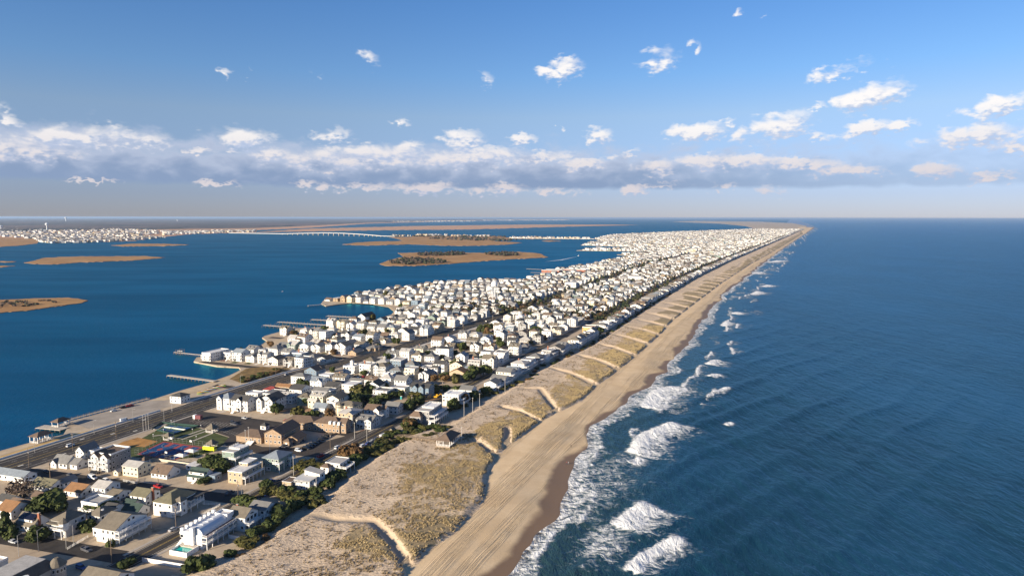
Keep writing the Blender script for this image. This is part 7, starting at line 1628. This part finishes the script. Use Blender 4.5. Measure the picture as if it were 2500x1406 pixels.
o = bpy.data.objects.new('distant_trees', me); COL.objects.link(o); prop(o, 'dark yard trees scattered between the distant houses', 'trees', kind='stuff')
# water tower on legs
def water_tower():
    b = P(1207, 742); o = bpy.data.objects.new('water_tower', None); COL.objects.link(o); o.location = b; prop(o, 'white water tower on slender legs rising above the houses', 'water tower')
    TK = mat('tank_white', (.74, .75, .75), .5, .05); v = []; n = 20; prof = [(0, 27), (2.6, 27.4), (4.6, 29), (5.2, 31.5), (5.0, 34), (3.6, 36.2), (1.6, 37.4), (0.05, 37.8)]
    f = []
    for r_, z in prof: v += [(r_ * math.cos(6.2832 * k / n), r_ * math.sin(6.2832 * k / n), z) for k in range(n)]
    for i in range(len(prof) - 1):
        for k in range(n): f.append((i * n + k, i * n + (k + 1) % n, (i + 1) * n + (k + 1) % n, (i + 1) * n + k))
    mesh_obj('tank', v, f, TK, o, True); MB().cyl(0, 0, 0, 27.3, .8, .8, 10).build('riser', TK, o)
    for k in range(6):
        a = 6.2832 * k / 6; MB().bar((5.6 * math.cos(a), 5.6 * math.sin(a), 0), (4.7 * math.cos(a), 4.7 * math.sin(a), 30), .38, 8).build('leg', TK, o)
    for z in (10, 20):
        r_ = 5.6 - .9 * z / 30; mb = MB()
        for k in range(6): a, c = 6.2832 * k / 6, 6.2832 * (k + 1) / 6; mb.bar((r_ * math.cos(a), r_ * math.sin(a), z), (r_ * math.cos(c), r_ * math.sin(c), z), .14)
        mb.build('brace', TK, o)
    MB().cyl(0, 0, 37.7, 40.5, .12, .08, 6).build('mast', STEEL, o)
water_tower()
def far_tower(x, yb, yt, wpx, label):
    b = P(x, yb); d = math.hypot(b.x, b.y); h = (yb - yt) * d / F_PX * 1.02; r_ = wpx * d / F_PX / 2; o = bpy.data.objects.new('water_tower', None); COL.objects.link(o); o.location = b; prop(o, label, 'water tower')
    TK = MATS['tank_white']; MB().cyl(0, 0, 0, h * .7, r_ * .35, r_ * .3, 10).build('stem', TK, o); MB().cyl(0, 0, h * .62, h * .78, r_ * .4, r_, 14).cyl(0, 0, h * .78, h * .9, r_, r_, 14).cyl(0, 0, h * .9, h, r_, r_ * .4, 14).build('tank', TK, o)
far_tower(115, 563, 548, 6, 'white standpipe water tower above the mainland town'); far_tower(161, 541, 532.5, 4.5, 'small white water tower in the mainland woods'); far_tower(3, 562, 553, 6, 'white water tower at the edge of the mainland town'); far_tower(433, 541.5, 537.5, 4, 'distant white water tower beyond the woods')
# causeway bridge
def bridge():
    pts = [(560, 569.0, 2), (620, 570.3, 3), (690, 572.5, 6), (740, 573.8, 14), (790, 574.8, 20), (840, 575.8, 20), (890, 577, 14), (930, 577.8, 6), (965, 578, 3)]
    q = [P(x, y) + Vector((0, 0, h)) for x, y, h in pts]; o = bpy.data.objects.new('causeway_bridge', None); COL.objects.link(o); o.location = (q[0].x, q[0].y, 0); prop(o, 'long pale arched causeway bridge across the bay on many piers', 'bridge')
    BM_ = mat('bridge_concrete', (.60, .58, .54), .8, .08); q = [p - Vector((q[0].x, q[0].y, 0)) for p in q] if False else [Vector((p.x - o.location.x, p.y - o.location.y, p.z)) for p in q]
    fine = []
    for a, b in zip(q[:-1], q[1:]):
        for t in np.linspace(0, 1, 9)[:-1]: fine.append(a.lerp(b, t))
    fine.append(q[-1]); v = []; f = []
    for i, p in enumerate(fine):
        t = (fine[min(i + 1, len(fine) - 1)] - fine[max(i - 1, 0)]); nr = Vector((-t.y, t.x, 0)).normalized() * 8
        for s, z in ((1, 1.2), (1, -2.6), (-1, -2.6), (-1, 1.2)): v.append(tuple(p + nr * s + Vector((0, 0, z))))
        if i:
            a, b = 4 * i - 4, 4 * i
            for k in range(4): f.append((a + k, b + k, b + (k + 1) % 4, a + (k + 1) % 4))
    mesh_obj('deck', v, f, BM_, o)
    for i, p in enumerate(fine[16:62:2]):
        MB().box(p.x - 2.2, p.x + 2.2, p.y - 7, p.y + 7, SEA - 1, p.z - 2.6).build('pier', CONC, o)
bridge()
# low trestle at the island end of the causeway
a_, b_ = P(1245, 582.5), P(1450, 584.5); o = bpy.data.objects.new('trestle_bridge', None); COL.objects.link(o); o.location = (a_.x, a_.y, 0); d_ = b_ - a_; o.rotation_euler = (0, 0, math.atan2(d_.y, d_.x)); prop(o, 'low white trestle bridge joining the causeway to the island', 'bridge')
MB().box(0, d_.length, -6, 6, 2.4, 4.6).build('deck', MATS['bridge_concrete'], o)
for i in range(18): MB().box(d_.length * i / 17 - 1, d_.length * i / 17 + 1, -5, 5, -2, 2.4).build('pier', CONC, o)
# red brick complex and other landmarks far up the bay side
def far_block(label, x, y, w, d, h, wall, rm='light', n=1):
    u, v = PUV(x, y); o = house_root(label, u, v, w, d, 0, 'building', 'building'); X, Y = w / 2, -d / 2
    block(o, X - w, X, Y, Y + d, 0, h, 'f', 'x', .6, wall, rm, 1, 'se', .6)
far_block('red brick waterfront block with pale roof beside the bay docks', 1365, 671, 46, 34, 10, 'brick'); far_block('long red brick wing behind the waterfront block', 1430, 667, 60, 26, 8, 'brick'); far_block('pale hotel-like block near the red brick complex', 1475, 662, 44, 24, 9, 'cream')
# boats and buoys on the bay
def small_boat(p, L, label):
    o = bpy.data.objects.new('boat', None); COL.objects.link(o); o.location = p; o.rotation_euler = (0, 0, .9); prop(o, label, 'boat')
    v, f = loft([[(x, -w_, 0), (x, w_, 0), (x, w_ * 1.2, h_), (x, -w_ * 1.2, h_)] for x, w_, h_ in ((-L / 2, L * .12, L * .13), (0, L * .14, L * .13), (L * .3, L * .09, L * .15), (L / 2, .05, L * .18))]); MB().poly(v, f).build('hull', TRIM, o); MB().box(-L * .15, L * .15, -L * .09, L * .09, L * .12, L * .26).build('cabin', TRIM, o)
small_boat(P(1413, 625, SEA), 11, 'small white motor boat crossing the bay'); small_boat(P(690, 712, SEA), 4, 'tiny red and white boat alone on the bay')
pxfill('boat_wake', [(1411, 625.4), (1370, 633), (1330, 638), (1372, 634.4)], SEA + .06, mat('wake_foam', (.5, .55, .58), .6, .3))

# ------------------------------------------------------------------ haze
def haze():
    m = bpy.data.materials.new('haze'); m.use_nodes = True; k = NT(m.node_tree); k.n.clear()
    out = k.new('ShaderNodeOutputMaterial'); pv = k.new('ShaderNodeVolumePrincipled'); pv.inputs['Color'].default_value = (.55, .74, 1.0, 1); pv.inputs['Density'].default_value = HAZE; pv.inputs['Anisotropy'].default_value = 0.2
    k.link(pv.outputs[0], out.inputs['Volume'])
    b = MB().box(-150000, 150000, -4000, 150000, -5, 146); o = b.build('haze', m, None, 'stuff'); prop(o, 'thin pale blue sea haze over the whole bay and town', 'haze')
HAZE = 2.4e-5
if HAZE: haze()
